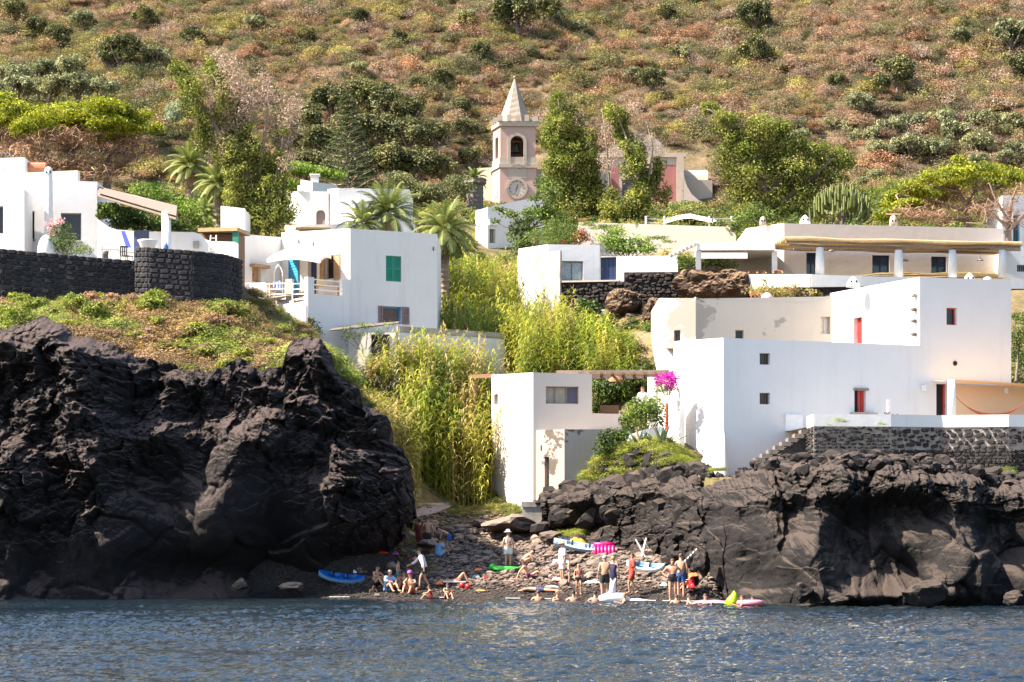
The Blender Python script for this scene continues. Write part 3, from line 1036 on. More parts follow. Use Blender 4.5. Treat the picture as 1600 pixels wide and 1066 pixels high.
# --- what goes in an opening
def f_dark(t,P,r,off,frame=None,fw=0.05,mullions=(),rails=(),glass=None,name='window',curtain=None,label=None):
 s0,s1,z0,z1 = r
 fr = frame or M_brownwood
 mb = MB()
 P.box(mb,s0,s0 + fw,z0,z1,off,off + 0.06)
 P.box(mb,s1 - fw,s1,z0,z1,off,off + 0.06)
 P.box(mb,s0 + fw,s1 - fw,z1 - fw,z1,off,off + 0.06)
 P.box(mb,s0 + fw,s1 - fw,z0,z0 + fw,off,off + 0.06)
 for m in mullions:
  c = s0 + (s1 - s0) * m
  P.box(mb,c - fw / 2,c + fw / 2,z0 + fw,z1 - fw,off,off + 0.055)
 for m in rails:
  c = z0 + (z1 - z0) * m
  P.box(mb,s0 + fw,s1 - fw,c - fw / 2,c + fw / 2,off,off + 0.05)
 w = mb.build(name,fr,t)
 if label:
  w['label'] = label
 g = MB()
 cuts = [0] + list(mullions) + [1]
 for k in range(len(cuts) - 1):
  g = MB()
  a,b = s0 + (s1 - s0) * cuts[k],s0 + (s1 - s0) * cuts[k + 1]
  P.box(g,a + 0.01,b - 0.01,z0 + 0.01,z1 - 0.01,off - 0.03,off + 0.012)
  o = g.build('pane',(glass if not isinstance(glass,(list,tuple)) else glass[k]) or M_glass,w)
  o['_o'] = w['_o']
 return w
def f_door(t,P,r,off,mat=None,ajar=False,name='door',dark=True,planks=3,open_frac=0.0,label=None):
 """plank door; open_frac leaves that share of the opening dark"""
 s0,s1,z0,z1 = r
 b = MB()
 P.box(b,s0 + 0.005,s1 - 0.005,z0 + 0.005,z1 - 0.005,off - 0.05,off - 0.01)
 d = b.build(name,M_dark if open_frac else mat,t)
 if label:
  d['label'] = label
 a = s0 + (s1 - s0) * open_frac
 w = (s1 - a) / planks
 for k in range(planks):
  m = MB()
  P.box(m,a + k * w + 0.012,a + (k + 1) * w - 0.012,z0 + 0.02,z1 - 0.02,off - 0.008,off + 0.035)
  m.build('plank',mat,d)
 h = MB(); P.box(h,a + 0.06,a + 0.10,(z0 + z1) / 2 - 0.06,(z0 + z1) / 2 + 0.06,off + 0.036,off + 0.07)
 h.build('handle',M_metal,d)
 return d
def louvre(mb,P,s0,s1,z0,z1,o0,o1):
 fw = 0.07
 P.box(mb,s0,s0 + fw,z0,z1,o0,o1); P.box(mb,s1 - fw,s1,z0,z1,o0,o1)
 P.box(mb,s0 + fw,s1 - fw,z1 - fw,z1,o0,o1); P.box(mb,s0 + fw,s1 - fw,z0,z0 + fw,o0,o1)
 zm = (z0 + z1) / 2
 P.box(mb,s0 + fw,s1 - fw,zm - fw / 2,zm + fw / 2,o0,o1)
def shutter(t,P,s0,s1,z0,z1,o0,mat,n=14,label=None):
 mb = MB(); louvre(mb,P,s0,s1,z0,z1,o0,o0 + 0.05)
 sh = mb.build('shutter',mat,t)
 if label:
  sh['label'] = label
 # thin louvres, too small to tell apart
 sl = MB()
 for k in range(n):
  z = z0 + 0.08 + (z1 - z0 - 0.16) * (k + 0.5) / n
  h = (z1 - z0 - 0.16) / n
  sl.hexa([P.p(s0 + 0.07,z - h * 0.5,o0 + 0.045),P.p(s1 - 0.07,z - h * 0.5,o0 + 0.045),P.p(s1 - 0.07,z - h * 0.5,o0 + 0.03),P.p(s0 + 0.07,z - h * 0.5,o0 + 0.03),
 P.p(s0 + 0.07,z + h * 0.45,o0 + 0.018),P.p(s1 - 0.07,z + h * 0.45,o0 + 0.018),P.p(s1 - 0.07,z + h * 0.45,o0 + 0.003),P.p(s0 + 0.07,z + h * 0.45,o0 + 0.003)])
 o = sl.build('louvres',mat,sh)
 o['kind'] = 'stuff'
 return sh
def finial(t,x,y,z,w=0.5,h=0.7,mat=None,name='chimney',kind=0):
 """small domed rooftop cap of the island houses"""
 mb = MB()
 if kind == 0:
  mb.lathe((x,y,z),[(w * 0.55,0),(w * 0.5,h * 0.35),(w * 0.34,h * 0.7),(w * 0.14,h * 0.92),(0.02,h)],12)
 elif kind == 1:
  mb.lathe((x,y,z),[(w * 0.5,0),(w * 0.46,h * 0.5),(w * 0.36,h * 0.85),(0.05,h)],12)
 else:
  mb.lathe((x,y,z),[(w * 0.42,0),(w * 0.40,h * 0.82),(w * 0.36,h * 0.9),(w * 0.22,h * 0.98),(0.02,h)],14)
 c = mb.build(name,mat or M_white,t,smooth=True)
 for k in (-1,1):
  q = MB(); q.ball((x + k * w * 0.2,y - w * 0.40,z + h * (0.5 if kind != 2 else 0.93)),(0.05,0.06,0.07),6)
  q.build('vent',M_dark,c)
 return c
rot = lambda deg: Vector((math.cos(math.radians(deg)),math.sin(math.radians(deg))))
# ===== big white house on the right, lower storey
dF = rot(20); dB = Vector((-dF.y,dF.x))
C0 = XY(1130,110)
def along(p,d,px):
 k = (px - CX) / FPX
 return p + d * ((k * p.y - p.x) / (d.x - k * d.y))
C_end = along(C0,dF,1580)
C_mid = along(C0,dF,1437)
C_left = along(C0,dB,1058)
zt0 = ZP(528,110)
h = House('white_house', 'big white flat-roofed house with red doors above the stone terrace wall on the right', 'house',[C_left,C0,C_mid],5.0,[zt0 + 0.25,zt0,ZP(540,C_mid.y)],M_white2,back=.4,backdir=dB)
h.hole(1,1187,1203,552,570,f_dark,frame=M_brownwood,fw=0.035,mullions=(0.78,),label=None)
h.hole(1,1187,1203,614,632,f_dark,frame=M_brownwood,fw=0.035,mullions=(0.78,))
h.hole(1,1335,1353,610,668,f_door,mat=M_redpaint,open_frac=0.45,planks=2)
H1 = h.finish()
P = h.panels[1]
def on(P,px,py):
 t,Y = P.at(px); return t,ZP(py,Y)
mb = MB(); t0,z0 = on(P,1328,646); t1,_ = on(P,1366,646); P.box(mb,t0,t1,z0 - 0.04,z0 + 0.04,0.0,0.35); mb.build('door_ledge',M_concrete,H1)
mb = MB(); t0,z0 = on(P,1335,610); t1,_ = on(P,1354,610); P.box(mb,t0 - 0.05,t1 + 0.08,z0 + 0.003,z0 + 0.10,0.0,0.10); mb.build('lintel',M_greywood,H1)
# white-washed buttress at the seaward corner
mb = MB()
bx = C0 + Vector((-0.15,-0.45))
prof = []
vs,fs = [],[]
for j in range(13):
 v = j / 12
 z = 4.4 + v * (ZP(672,110) - 4.4)
 wL = 1.7 * (1 - v) ** 0.75 + 0.04; wR = 0.22 * (1 - v) ** 0.5 + 0.04; dp = 0.8 * (1 - v) ** 0.7 + 0.05
 for a in range(10):
  an = PI + PI * a / 9
  xx = math.cos(an); x = -wL * abs(xx) if xx < 0 else wR * xx
  vs.append((bx.x + 0.15 + x,bx.y + 0.35 + math.sin(an) * dp - 0.1 * x,z))
for j in range(12):
 for a in range(9):
  fs.append((j * 10 + a,j * 10 + a + 1,(j + 1) * 10 + a + 1,(j + 1) * 10 + a))
mb.add(vs,fs); mb.build('buttress',M_white2,H1,smooth=True)
mb = MB(); t0,z1 = on(P,1226,648); t1,z0 = on(P,1252,674); P.box(mb,t0,t1,z0,z1,0.003,0.16)
mb.build('meter_box',M_whitepaint,H1)
mb = MB(); t0,z1 = on(P,1240,602); P.box(mb,t0,t0 + 0.02,z1 - 0.03,z1,0,0.01)
# upper storey, its front flush with the lower one
zt1 = ZP(433,C_mid.y)
U_left = along(C_mid,dB,1303)
h = House('white_house', 'tall white block with a small red-framed window, right end of the big white house', 'house',[U_left,C_mid,C_end],5.0,[zt1 + 0.1,zt1,ZP(438,C_end.y)],M_white2,back=.4,backdir=dB)
h.hole(1,1479,1495,481,508,f_dark,frame=M_redpaint,fw=0.06)
h.hole(1,1463,1480,600,668,f_door,mat=M_redpaint,open_frac=0.8,planks=1)
h.hole(0,1334,1347,496,545,f_door,mat=M_redpaint,planks=2)
H2 = h.finish()
P = h.panels[0]
for py in (461,483,501,522):
 t,z = on(P,1433,py)
 m = MB(); q = P.p(P.L - 0.35,z,0.12)
 m.ball(q,(0.16,0.20,0.11),5); m.build('protruding_stone',M_concrete if py == 461 else rockmat('corner_stone',(0.10,0.08,0.07),(0.2,0.16,0.14),(0.3,0.25,0.2)),H2)
P = h.panels[1]
t,z = on(P,1492,568); m = MB(); m.ball(P.p(t,z,0.02),(0.11,0.09,0.12),6); m.build('vent',M_dark,H2)
for px,w,hh,k in ((1331,0.75,0.55,0),(1517,0.6,0.42,1),(1544,0.5,0.30,1)):
 pass
p = along(C_mid + dB * 5.2,dF,1333); finial(H2,p.x,p.y,zt1 - 0.0,0.62,0.52)
p = along(C_mid + dB * 1.2,dF,1515); finial(H2,p.x,p.y,zt1 - 0.1,0.6,0.55)
p = along(C_mid + dB * 1.2,dF,1543); finial(H2,p.x,p.y,zt1 - 0.1,0.5,0.40,kind=1)
# shade sail and its round post on the terrace, lamps on the wall
P = h.panels[1]
t = thing('porch', 'peach-coloured porch with white round post and orange shade cloth, right end of the terrace', 'porch',(C_end.x,C_end.y - 1,7.4))
mb = MB()
pa = along(C_mid,dF,1484); pb = along(C_mid,dF,1640)
q0 = pa - Vector((-dF.y,dF.x)) * 0.02
def flat_quad(a,b,z0,z1,off,mb):
 n = Vector((dF.y,-dF.x))
 a = a + n * off; b = b + n * off
 mb.hexa([(a.x + n.x * .04,a.y + n.y * .04,z0),(b.x + n.x * .04,b.y + n.y * .04,z0),(b.x,b.y,z0),(a.x,a.y,z0),(a.x + n.x * .04,a.y + n.y * .04,z1),(b.x + n.x * .04,b.y + n.y * .04,z1),(b.x,b.y,z1),(a.x,a.y,z1)])
flat_quad(pa,pb,7.0,ZP(601,pa.y),0.006,mb)
mb.build('wall',plaster('peach_wash',(0.72,0.50,0.34),0.1,0.1),t)
mb = MB()
n = Vector((dF.y,-dF.x))
e0 = pa - dF * 1.0; e1 = pb
z0 = ZP(597,pa.y)
vs,fs = [],[]
for i in range(13):
 for j in range(5):
  u,v_ = i / 12,j / 4
  q = e0.lerp(e1,u) + n * (0.1 + 2.2 * v_)
  vs.append((q.x,q.y,z0 + 0.06 - 0.22 * u - 0.10 * v_ - 0.07 * math.sin(PI * v_)))
for i in range(12):
 for j in range(4):
  a = i * 5 + j; fs.append((a,a + 5,a + 6,a + 1))
mb.add(vs,fs); mb.build('shade_cloth',plain('orange_cloth',(0.80,0.50,0.22),0.9,0.08,3),t)
q = XY(1487,109.3)
mb = MB(); mb.lathe((q.x,q.y,7.4),[(0.20,0),(0.19,1.4),(0.17,ZP(594,109.3) - 7.4)],14); mb.build('post',M_white2,t,smooth=True)
for px,py in ((1442,606),(1570,610)):
 P2 = Panel(C_mid,C_end) if px < 1500 else Panel(pa,pb)
 tt_,zz = on(P2,px,py); m = MB(); P2.box(m,tt_ - 0.10,tt_ + 0.10,zz - 0.16,zz + 0.12,0.05,0.15); m.build('wall_lamp',M_whitepaint,t)
# hammock: hung between post and right
m = MB()
a = Vector((q.x + 0.12,q.y + 0.1,ZP(617,109.3))); b = XY(1612,111.5); b = Vector((b.x,b.y,ZP(618,111.5)))
pts,rr = [],[]
for i in range(25):
 u = i / 24
 p = a.lerp(b,u); p.z -= 1.05 * 4 * u * (1 - u) * 0.95
 pts.append(p); rr.append(0.02 + 0.13 * max(0,math.sin(PI * u)) ** 3)
for i in range(24):
 w0,w1 = rr[i],rr[i + 1]
 A_,B_ = pts[i],pts[i + 1]
 nn = Vector((0,-1,0.25)).normalized()
 m.quad(A_ + Vector((0,0.25 * w0 * 6,w0)),A_ - Vector((0,0,w0 * 0.4)),B_ - Vector((0,0,w1 * 0.4)),B_ + Vector((0,0.25 * w1 * 6,w1)))
 m.quad(A_ - Vector((0,0,w0 * 0.4)),A_ + Vector((0,-0.25 * w0 * 6,w0)),B_ + Vector((0,-0.25 * w1 * 6,w1)),B_ - Vector((0,0,w1 * 0.4)))
o = m.build('hammock',plain('red_brown_weave',(0.42,0.10,0.05),0.9,0.3,20),None,origin=tuple(a))
tag(o, 'rust red hammock slung in the peach porch at the right end of the terrace', 'hammock')
# pot of yellow things, bicycle-like grey bundle, low folding chair with pink cloth
def folding_chair(px,Y,z,label,m1,m2):
 p = XY(px,Y)
 t = thing('folding_chair',label, 'chair',(p.x,p.y,z))
 for s_ in (-1,1):
  for q_ in ((-0.28,0.28),(0.28,-0.22)):
   m = MB(); m.tube([(p.x + q_[0],p.y + s_ * 0.22,z),(p.x + q_[1] * 0.4,p.y + s_ * 0.22,z + 0.75)],0.02,5); m.build('leg',m1,t)
 m = MB(); m.box((p.x,p.y,z + 0.42),(0.42,0.46,0.05),0); m.build('seat',m2,t)
 m = MB(); m.box((p.x + 0.05,p.y,z + 0.75),(0.10,0.46,0.55),0); m.build('backrest',m2,t)
 return t
folding_chair(1386,109.0,7.45, 'small black folding chair with pink and white cloth standing on the stone terrace',plain('black_metal',(0.02,0.02,0.02),0.4),plain('pink_white_cloth',(0.70,0.45,0.42),0.9,0.3,12))
m = MB()
for k in range(14):
 a_ = k * 0.9; c_ = XY(1399,109.2)
 m.tube([(c_.x - 0.2 + 0.03 * k,109.2,7.45),(c_.x - 0.22 + 0.03 * k + 0.05 * math.sin(a_),109.2 + 0.1 * math.cos(a_),8.0 + 0.14 * math.sin(a_))],0.025,4)
tag(m.build('bundle',plain('dark_bundle',(0.06,0.06,0.07),0.8),None,origin=(XY(1399,109.2).x,109.2,7.45)), 'dark bundle of sticks lying beside the folding chair on the terrace', 'bundle')
# terrace and its stone wall ------------------------------------------------
TW = [XY(1262,106.6),XY(1271,104.6),XY(1392,104.9),XY(1471,105.6),XY(1576,105.0),XY(1700,105.8)]
ZC = ZP(648,105.0)
ZCB = ZP(667,105.0)
t = thing('terrace_wall', 'mortared dark stone terrace wall with white coping under the big white house', 'wall',(TW[2].x,TW[2].y,5.0))
TWT = t
mb = MB()
for i in range(len(TW) - 1):
 Pn = Panel(TW[i],TW[i + 1])
 wall_face(mb,Pn,4.6,ZCB,ZCB,[])
mb.build('mortar',plain('pale_mortar',(0.30,0.26,0.225),0.95,0.35,3,0.6,0.05),t)
mb = MB()
for i in range(len(TW) - 1):
 Pn = Panel(TW[i],TW[i + 1])
 Pn.box(mb,-0.0,Pn.L,ZCB,ZC,-0.35,0.035)
mb.build('coping',M_white2,t)
floor = MB()
fl = [(p.x,p.y + 0.05,7.42) for p in TW] + [(30,118,7.42),(C_end.x,C_end.y + 0.2,7.42),(C0.x + 3,C0.y + 1.3,7.42)]
floor.add(fl,[tuple(range(len(fl)))])
structure(floor.build('terrace_floor',M_concrete), 'paved terrace between house and stone wall')
def stone_variants(n,seed,rough=0.16):
 out = []
 r = random.Random(seed)
 for k in range(n):
  bm = bmesh.new()
  bmesh.ops.create_cube(bm,size=1.0)
  bmesh.ops.bevel(bm,geom=bm.edges[:],offset=0.2,segments=1,affect='EDGES')
  for v in bm.verts:
   v.co += Vector((r.uniform(-1,1),r.uniform(-1,1),r.uniform(-1,1))) * rough * 0.5
  me = bpy.data.meshes.new('stone_shape'); bm.to_mesh(me); bm.free()
  out.append(me)
 return out
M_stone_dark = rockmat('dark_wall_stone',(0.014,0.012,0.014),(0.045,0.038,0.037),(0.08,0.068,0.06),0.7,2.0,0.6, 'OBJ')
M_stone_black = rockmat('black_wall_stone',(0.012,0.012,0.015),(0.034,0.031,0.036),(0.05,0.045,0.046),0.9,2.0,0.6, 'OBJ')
def stone_run(parent,P,zlo,zhi,rowh,roww,mat,maxn,seed,irregular=0.25,proud=0.04,gap=0.03,name='stone',variants=None):
 """rows of single stones standing proud of panel P; the first maxn are objects, the rest one joined part"""
 r = random.Random(seed)
 for m_ in variants:
  if not m_.materials:
   m_.materials.append(mat)
 po = Vector(parent['_o'])
 cells = []
 z = zlo(0) if callable(zlo) else zlo
 zmin = min(zlo(k * P.L / 20) for k in range(21)) if callable(zlo) else zlo
 z = zhi
 ang = math.atan2(P.d.y,P.d.x)
 while z > zmin:
  rh = rowh * r.uniform(0.8,1.25)
  s = -r.random() * roww * 0.5
  while s < P.L:
   w = roww * r.uniform(0.6,1.5)
   s1 = min(s + w,P.L); s0 = max(s,0)
   zl = zlo((s0 + s1) / 2) if callable(zlo) else zlo
   if s1 - s0 > 0.1 and z - rh * 0.6 > zl:
    cells.append((s0,s1,z - rh,z))
   s += w
  z -= rh
 cells_o = cells[:maxn]; rest = cells[maxn:]
 for (s0,s1,z0,z1) in cells_o:
  me = variants[r.randrange(len(variants))]
  o = bpy.data.objects.new(name,me); COL.objects.link(o)
  c = P.p((s0 + s1) / 2,(z0 + z1) / 2 + r.uniform(-1,1) * irregular * 0.1,-0.06 + proud * r.uniform(0.3,1.3))
  o.location = Vector(c) - po
  o.rotation_euler = (r.uniform(-.1,.1) * irregular * 4,r.uniform(-1,1) * irregular * 0.5,ang + r.uniform(-.05,.05))
  o.scale = ((s1 - s0 - gap) * r.uniform(0.88,1.05),0.22,(z1 - z0 - gap) * r.uniform(0.85,1.05))
  o.parent = parent
 if rest:
  VV,FF = [],[]
  k = 0
  for (s0,s1,z0,z1) in rest:
   me = variants[r.randrange(len(variants))]
   c = Vector(P.p((s0 + s1) / 2,(z0 + z1) / 2,-0.06 + proud * r.uniform(0.3,1.3))) - po
   M = Matrix.Translation(c) @ Matrix.Rotation(ang,4, 'Z') @ Matrix.Rotation(r.uniform(-1,1) * irregular * 0.5,4, 'Y') @ Matrix.Diagonal(((s1 - s0 - gap) * r.uniform(0.88,1.05),0.22,(z1 - z0 - gap) * r.uniform(0.85,1.05),1))
   for v in me.vertices:
    VV.append(M @ v.co)
   for p_ in me.polygons:
    FF.append(tuple(i + k for i in p_.vertices))
   k += len(me.vertices)
  m2 = bpy.data.meshes.new('small_stones'); m2.from_pydata([tuple(v) for v in VV],[],FF); m2.materials.append(mat)
  o = bpy.data.objects.new('small_stones',m2); COL.objects.link(o); o.parent = parent; o['kind'] = 'stuff'
SV = stone_variants(8,3)
for i in range(len(TW) - 1):
 Pn = Panel(TW[i],TW[i + 1])
 zlow = 4.9
 big = i in (2,3,4)
 zc = ZCB - 0.02
 if i == 4:
  zc = ZCB - 0.05
 stone_run(t,Pn,(ZP(702,105.5) if big else zlow),zc,0.24 if big else 0.17,0.34 if big else 0.26,M_stone_dark,70 if big else 45,40 + i,0.7,0.05,0.08 if big else 0.06,variants=SV)
 if big:
  stone_run(t,Pn,zlow - 0.2,ZP(702,105.5) - 0.02,0.16,0.22,M_stone_dark,0,60 + i,0.8,0.08,0.02,variants=SV)
# steps up to the terrace
t = thing('stone_steps', 'flight of dark stone steps climbing to the terrace beside the white meter box', 'steps',(XY(1200,107).x,107,5.0))
n_st = 8
a = XY(1180,107.2); b = XY(1262,107.8)
za,zb_ = ZP(722,107),ZP(672,107.5)
for k in range(n_st):
 u0,u1 = k / n_st,(k + 1) / n_st
 p0 = a.lerp(b,u0); p1 = a.lerp(b,u1)
 z = za + (zb_ - za) * u1
 m = MB(); m.box(((p0.x + p1.x) / 2,(p0.y + p1.y) / 2,z - 0.20),((p1.x - p0.x) + 0.10,1.1,0.20),0.0)
 m.build('step',plain('step_stone',(0.17,0.14,0.125),0.9,0.3,5,0.5,0.03),t)
m = MB()
m.add([(a.x,106.75,4.6),(b.x,107.3,4.6),(b.x,107.3,zb_ - 0.22),(a.x,106.75,za - 0.15),(a.x,108.2,4.6),(b.x,108.4,4.6),(b.x,108.4,zb_ - 0.22),(a.x,108.2,za - 0.15)],
 [(0,1,2,3),(1,5,6,2),(3,2,6,7),(0,3,7,4)])
m.build('side_wall',rockmat('step_rubble',(0.06,0.052,0.05),(0.16,0.14,0.125),(0.25,0.21,0.18),0.5,2.0,1.0),t)
# ===== weathered cream house behind
D0 = XY(1030,121); D1 = along(D0,rot(-20),1087)
h = House('cream_house', 'weathered cream plaster house with grey bare patches behind the big white house', 'house',[D0,D1,along(D1,rot(12),1258),along(D1,rot(12),1310)],8.5,
 [ZP(466,D0.y),ZP(466,D1.y),ZP(474,122),ZP(466,123)],M_old,back=7)
h.hole(0,1053,1063,516,543,f_dark,frame=M_greywood)
h.hole(1,1149,1162,516,545,f_dark,frame=M_greywood)
h.hole(2,1282,1297,495,522,f_dark,frame=M_cream2,mullions=(0.5,),glass=plain('cream_shutter',(0.62,0.55,0.45),0.8))
H3 = h.finish()
P = h.panels[0]; t0,z0 = on(P,1043,545); t1,_ = on(P,1062,545)
m = MB(); P.box(m,t0,t1,z0 - 0.04,z0 + 0.03,0.0,0.30); m.build('sill',M_greywood,H3)
P = h.panels[1]
# parapet rises at the left end
m = MB(); t1,_ = on(P,1104,470)
m.hexa([P.p(0,z,o) if t is None else P.p(t,z,o) for t,z,o in ((0,ZP(468,D1.y),0),(t1,ZP(474,D1.y),0),(t1,ZP(474,D1.y),-.3),(0,ZP(468,D1.y),-.3),(0,ZP(464,D1.y),0),(t1,ZP(473.5,D1.y),0),(t1,ZP(473.5,D1.y),-.3),(0,ZP(464,D1.y),-.3))])
m.build('parapet',M_old,H3)
q = along(D1,rot(12),1200); finial(H3,q.x,q.y + 0.5,ZP(475,q.y),0.66,0.62,M_old,kind=1)
m = MB(); q = along(D1,rot(12),1235); m.box((q.x,q.y + 1.6,ZP(476,q.y)),(1.6,2.0,0.30)); m.build('roof_ridge',M_cream2,H3)
# low white yard wall left of the big house, with a red post
t = thing('yard_wall', 'white yard wall with a red post below the magenta bougainvillea', 'wall',(XY(1045,113).x,113,5.5))
m = MB(); P = Panel(XY(1028,113.5),XY(1062,112.6)); wall_face(m,P,5.0,ZP(617,113.5),ZP(606,112.6),[]); P.box(m,0,P.L,5.0,ZP(612,113),-0.35,-0.01); m.build('wall',M_white2,t)
m = MB(); t0,z0 = on(P,1041,672); t1,z1 = on(P,1043.5,630); P.box(m,t0,t1,z0,z1,0.003,0.06); m.build('post',M_redpaint,t)
t = thing('garden_wall', 'curved low white garden wall behind the agave', 'wall',(XY(1000,109).x,109,5.5))
m = MB()
cw = [XY(973,111.4),XY(985,110.9),XY(1010,110.7),XY(1036,110.9)]
for i in range(3):
 Pn = Panel(cw[i],cw[i + 1]); z1_ = [690,676,668,664,660,655]
 wall_face(m,Pn,5.0,ZP(z1_[i],109),ZP(z1_[i + 1],109),[])
 m.quad(Pn.p(0,ZP(z1_[i],109)),Pn.p(Pn.L,ZP(z1_[i + 1],109)),Pn.p(Pn.L,ZP(z1_[i + 1],109),-0.25),Pn.p(0,ZP(z1_[i],109),-0.25))
m.build('wall',M_white2,t)
# ===== small white tower house above the beach
E0 = XY(770,116.8); E1 = XY(834,113.8)  # left face seen obliquely
E1 = XY(833,114.0); E2 = XY(925,114.6)
h = House('small_white_house', 'small plain white house above the beach with one wide three-part window', 'house',[XY(768,118.8),E1,E2],3.6,[ZP(586,118.8),ZP(582,114),ZP(585,114.6)],M_cream2,back=4.5)
h.hole(1,853,904,604,631,f_dark,frame=M_greywood,fw=0.05,mullions=(0.30,0.66),glass=[plain('beige_blind',(0.30,0.26,0.21),0.6),plain('beige_blind',(0.30,0.26,0.21),0.6),glass_dark('violet_glass',(0.05,0.03,0.09),0.1)])
h.hole(0,772,778,616,632,f_dark,frame=M_greywood)
H4 = h.finish()
m = MB(); P = Panel(XY(925,114.61),XY(972,114.9)); wall_face(m,P,3.6,ZP(646,114.6),ZP(647,114.9),[]); P.box(m,0,P.L,4,ZP(646.5,114.7),-0.5,-0.01)
tag(m.build('terrace_parapet',M_cream2,None,origin=(P.A.x,P.A.y,3.6)), 'low cream parapet closing the shaded terrace right of the small white house', 'wall')
# foot steps
m = MB(); q = XY(838,112.6); m.box((q.x,q.y,3.1),(1.3,1.2,0.95)); m.box((q.x - 0.35,q.y - 0.1,3.95),(0.7,1.1,0.25))
tag(m.build('stone_landing',M_concrete,None,origin=(q.x,q.y,3.1)), 'grey concrete landing block at the foot of the weathered annexe', 'steps')
# annexe
F1 = XY(882,111.8)
h = House('annexe', 'weathered plaster annexe with a narrow door, in front of the small white house', 'outbuilding',[XY(838,112.9),F1,XY(1004,112.9)],3.4,[ZP(672,112.9),ZP(671,111.8),ZP(671,112.9)],M_old2,back=1.6)
h.hole(0,851,858,714,775,f_door,mat=M_greywood,planks=1)
H5 = h.finish()
m = MB(); P = h.panels[0]
for px,py in ((845,700),):
 t0,z0 = on(P,px,py); P.box(m,t0,t0 + 0.06,z0 - 0.12,z0 + 0.12,0.002,0.02)
m.build('slit',M_dark,H5)
m = MB(); P = h.panels[0]
P.box(m,0.0,P.L,3.4,ZP(690,112.4),0.002,0.03)
# beams of the reed roof behind
t = thing('pergola', 'brown timber pergola roof running behind the small white house', 'pergola',(XY(900,117).x,117,6))
for (px0,px1,Y0,Y1,py0,py1,m_) in ((735,775,120,119,588,588,M_brownwood),(900,1062,118.2,117.6,584,582,M_brownwood),(870,1045,116.2,116.0,581,581,M_greywood),(925,1045,119.8,119.8,588,588,M_greywood)):
 m = MB(); P = Panel(XY(px0,Y0),XY(px1,Y1)); P.box(m,0,P.L,ZP(py0 + 4,Y0),ZP(py0 - 2,Y0),-0.1,0.1); m.build('beam',m_,t)
for k in range(9):
 px = 905 + k * 17
 m = MB(); m.tube([XY(px,115.6).to_3d() + Vector((0,0,ZP(584,116))),XY(px,120.2).to_3d() + Vector((0,0,ZP(586,119)))],0.07,6); m.build('rafter',M_brownwood,t)
m = MB(); q = XY(1019,115.6); m.lathe((q.x,q.y,5.8),[(0.24,0),(0.22,3.0),(0.22,ZP(590,115.6) - 5.8)],12); m.build('post',M_white,t,smooth=True)
m = MB(); q = XY(742,120); m.tube([(q.x,q.y,6),(q.x,q.y,ZP(590,120))],0.08,6); m.build('post',M_brownwood,t)
m = MB(); q = XY(962,117); m.lathe((q.x,q.y,ZP(597,117)),[(0.42,0),(0.36,0.12),(0.2,0.25),(0.05,0.3)],12)
tag(m.build('lamp_shade',wood('wicker',(0.25,0.12,0.05)),None,origin=(q.x,q.y,9)), 'round wicker lamp shade hanging under the pergola', 'lamp')
m = MB(); q = XY(952,116.4); m.box((q.x,q.y,ZP(650,116.4)),(0.9,0.5,0.5))
tag(m.build('cabinet',M_brownwood,None,origin=(q.x,q.y,8)), 'small brown cabinet standing on the shaded terrace under the pergola', 'cabinet')
# ===== long villa at the upper right
A0 = XY(1225,136.0); dV = rot(9);
Al = along(A0,rot(125),1166); Ar = along(A0,dV,1568)
h = House('villa', 'long white villa with cane-roofed porch, round columns and dark doors, upper right', 'house',[Al,A0,Ar],16.0,[ZP(357,Al.y),ZP(349,A0.y),ZP(357,Ar.y)],M_cream2,back=8)
for (a_,b_,c_,d_) in ((1260,1277,395,440),(1363,1390,399,440),(1455,1479,401,440)):
 h.hole(1,a_,b_,c_,d_,f_dark,frame=M_navy,fw=0.08,mullions=(0.5,),rails=(0.72,),glass=M_bglass)
h.hole(0,1202,1212,396,436,f_dark,frame=M_navy,fw=0.08,glass=M_glass)
HV = h.finish()
# right wing wall with steps of pale trim
porch = XY(1270,131.5)
ZR = ZP(382,131.5)
fa = XY(1225,131.6); fb = XY(1600,133.4)
Pp = Panel(fa,fb)
# cane roof: rows of canes bound on a beam
for k in range(3):
 m = MB(); P = Panel(XY(1228 + 6 * k,131.4 + k * 1.6),XY(1594,133.2 + k * 1.5));
 zA,zB = ZP(377.5,131.5),ZP(385.5,133.3)
 m.hexa([P.p(0,zA - .08,.09),P.p(P.L,zB - .08,.09),P.p(P.L,zB - .08,-.09),P.p(0,zA - .08,-.09),P.p(0,zA + .08,.09),P.p(P.L,zB + .08,.09),P.p(P.L,zB + .08,-.09),P.p(0,zA + .08,-.09)])
 m.build('beam',M_greywood,HV)
P = Panel(XY(1225,131.2),XY(1596,133.0))
for k in range(11):
 m = MB()
 sg = 12
 pts = []
 for i in range(sg + 1):
  u = i / sg
  c = P.p(P.L * u,ZP(378.5,131.3) + (ZP(386.3,133) - ZP(378.5,131.3)) * u + 0.17 + 0.03 * math.sin(k * 2.1 + i * 1.3),-k * 0.42 + 0.03 * math.sin(i + k))
  pts.append(c)
 m.tube(pts,[0.11 + 0.02 * math.sin(i * 1.7 + k) for i in range(sg + 1)],7)
 m.build('cane_bundle',M_cane,HV)
for px,w in ((1281,.24),(1404,.24),(1488,.23),(1566,.22)):
 q = XY(px,131.7 + (px - 1281) / 300 * 1.5)
 m = MB(); zb_ = ZP(434,q.y); m.lathe((q.x,q.y,zb_),[(w * 1.12,0),(w * 1.0,0.9),(w * 0.86,ZP(387 if px < 1300 else 391,q.y) - zb_)],16)
 m.build('column',M_white,HV,smooth=True)
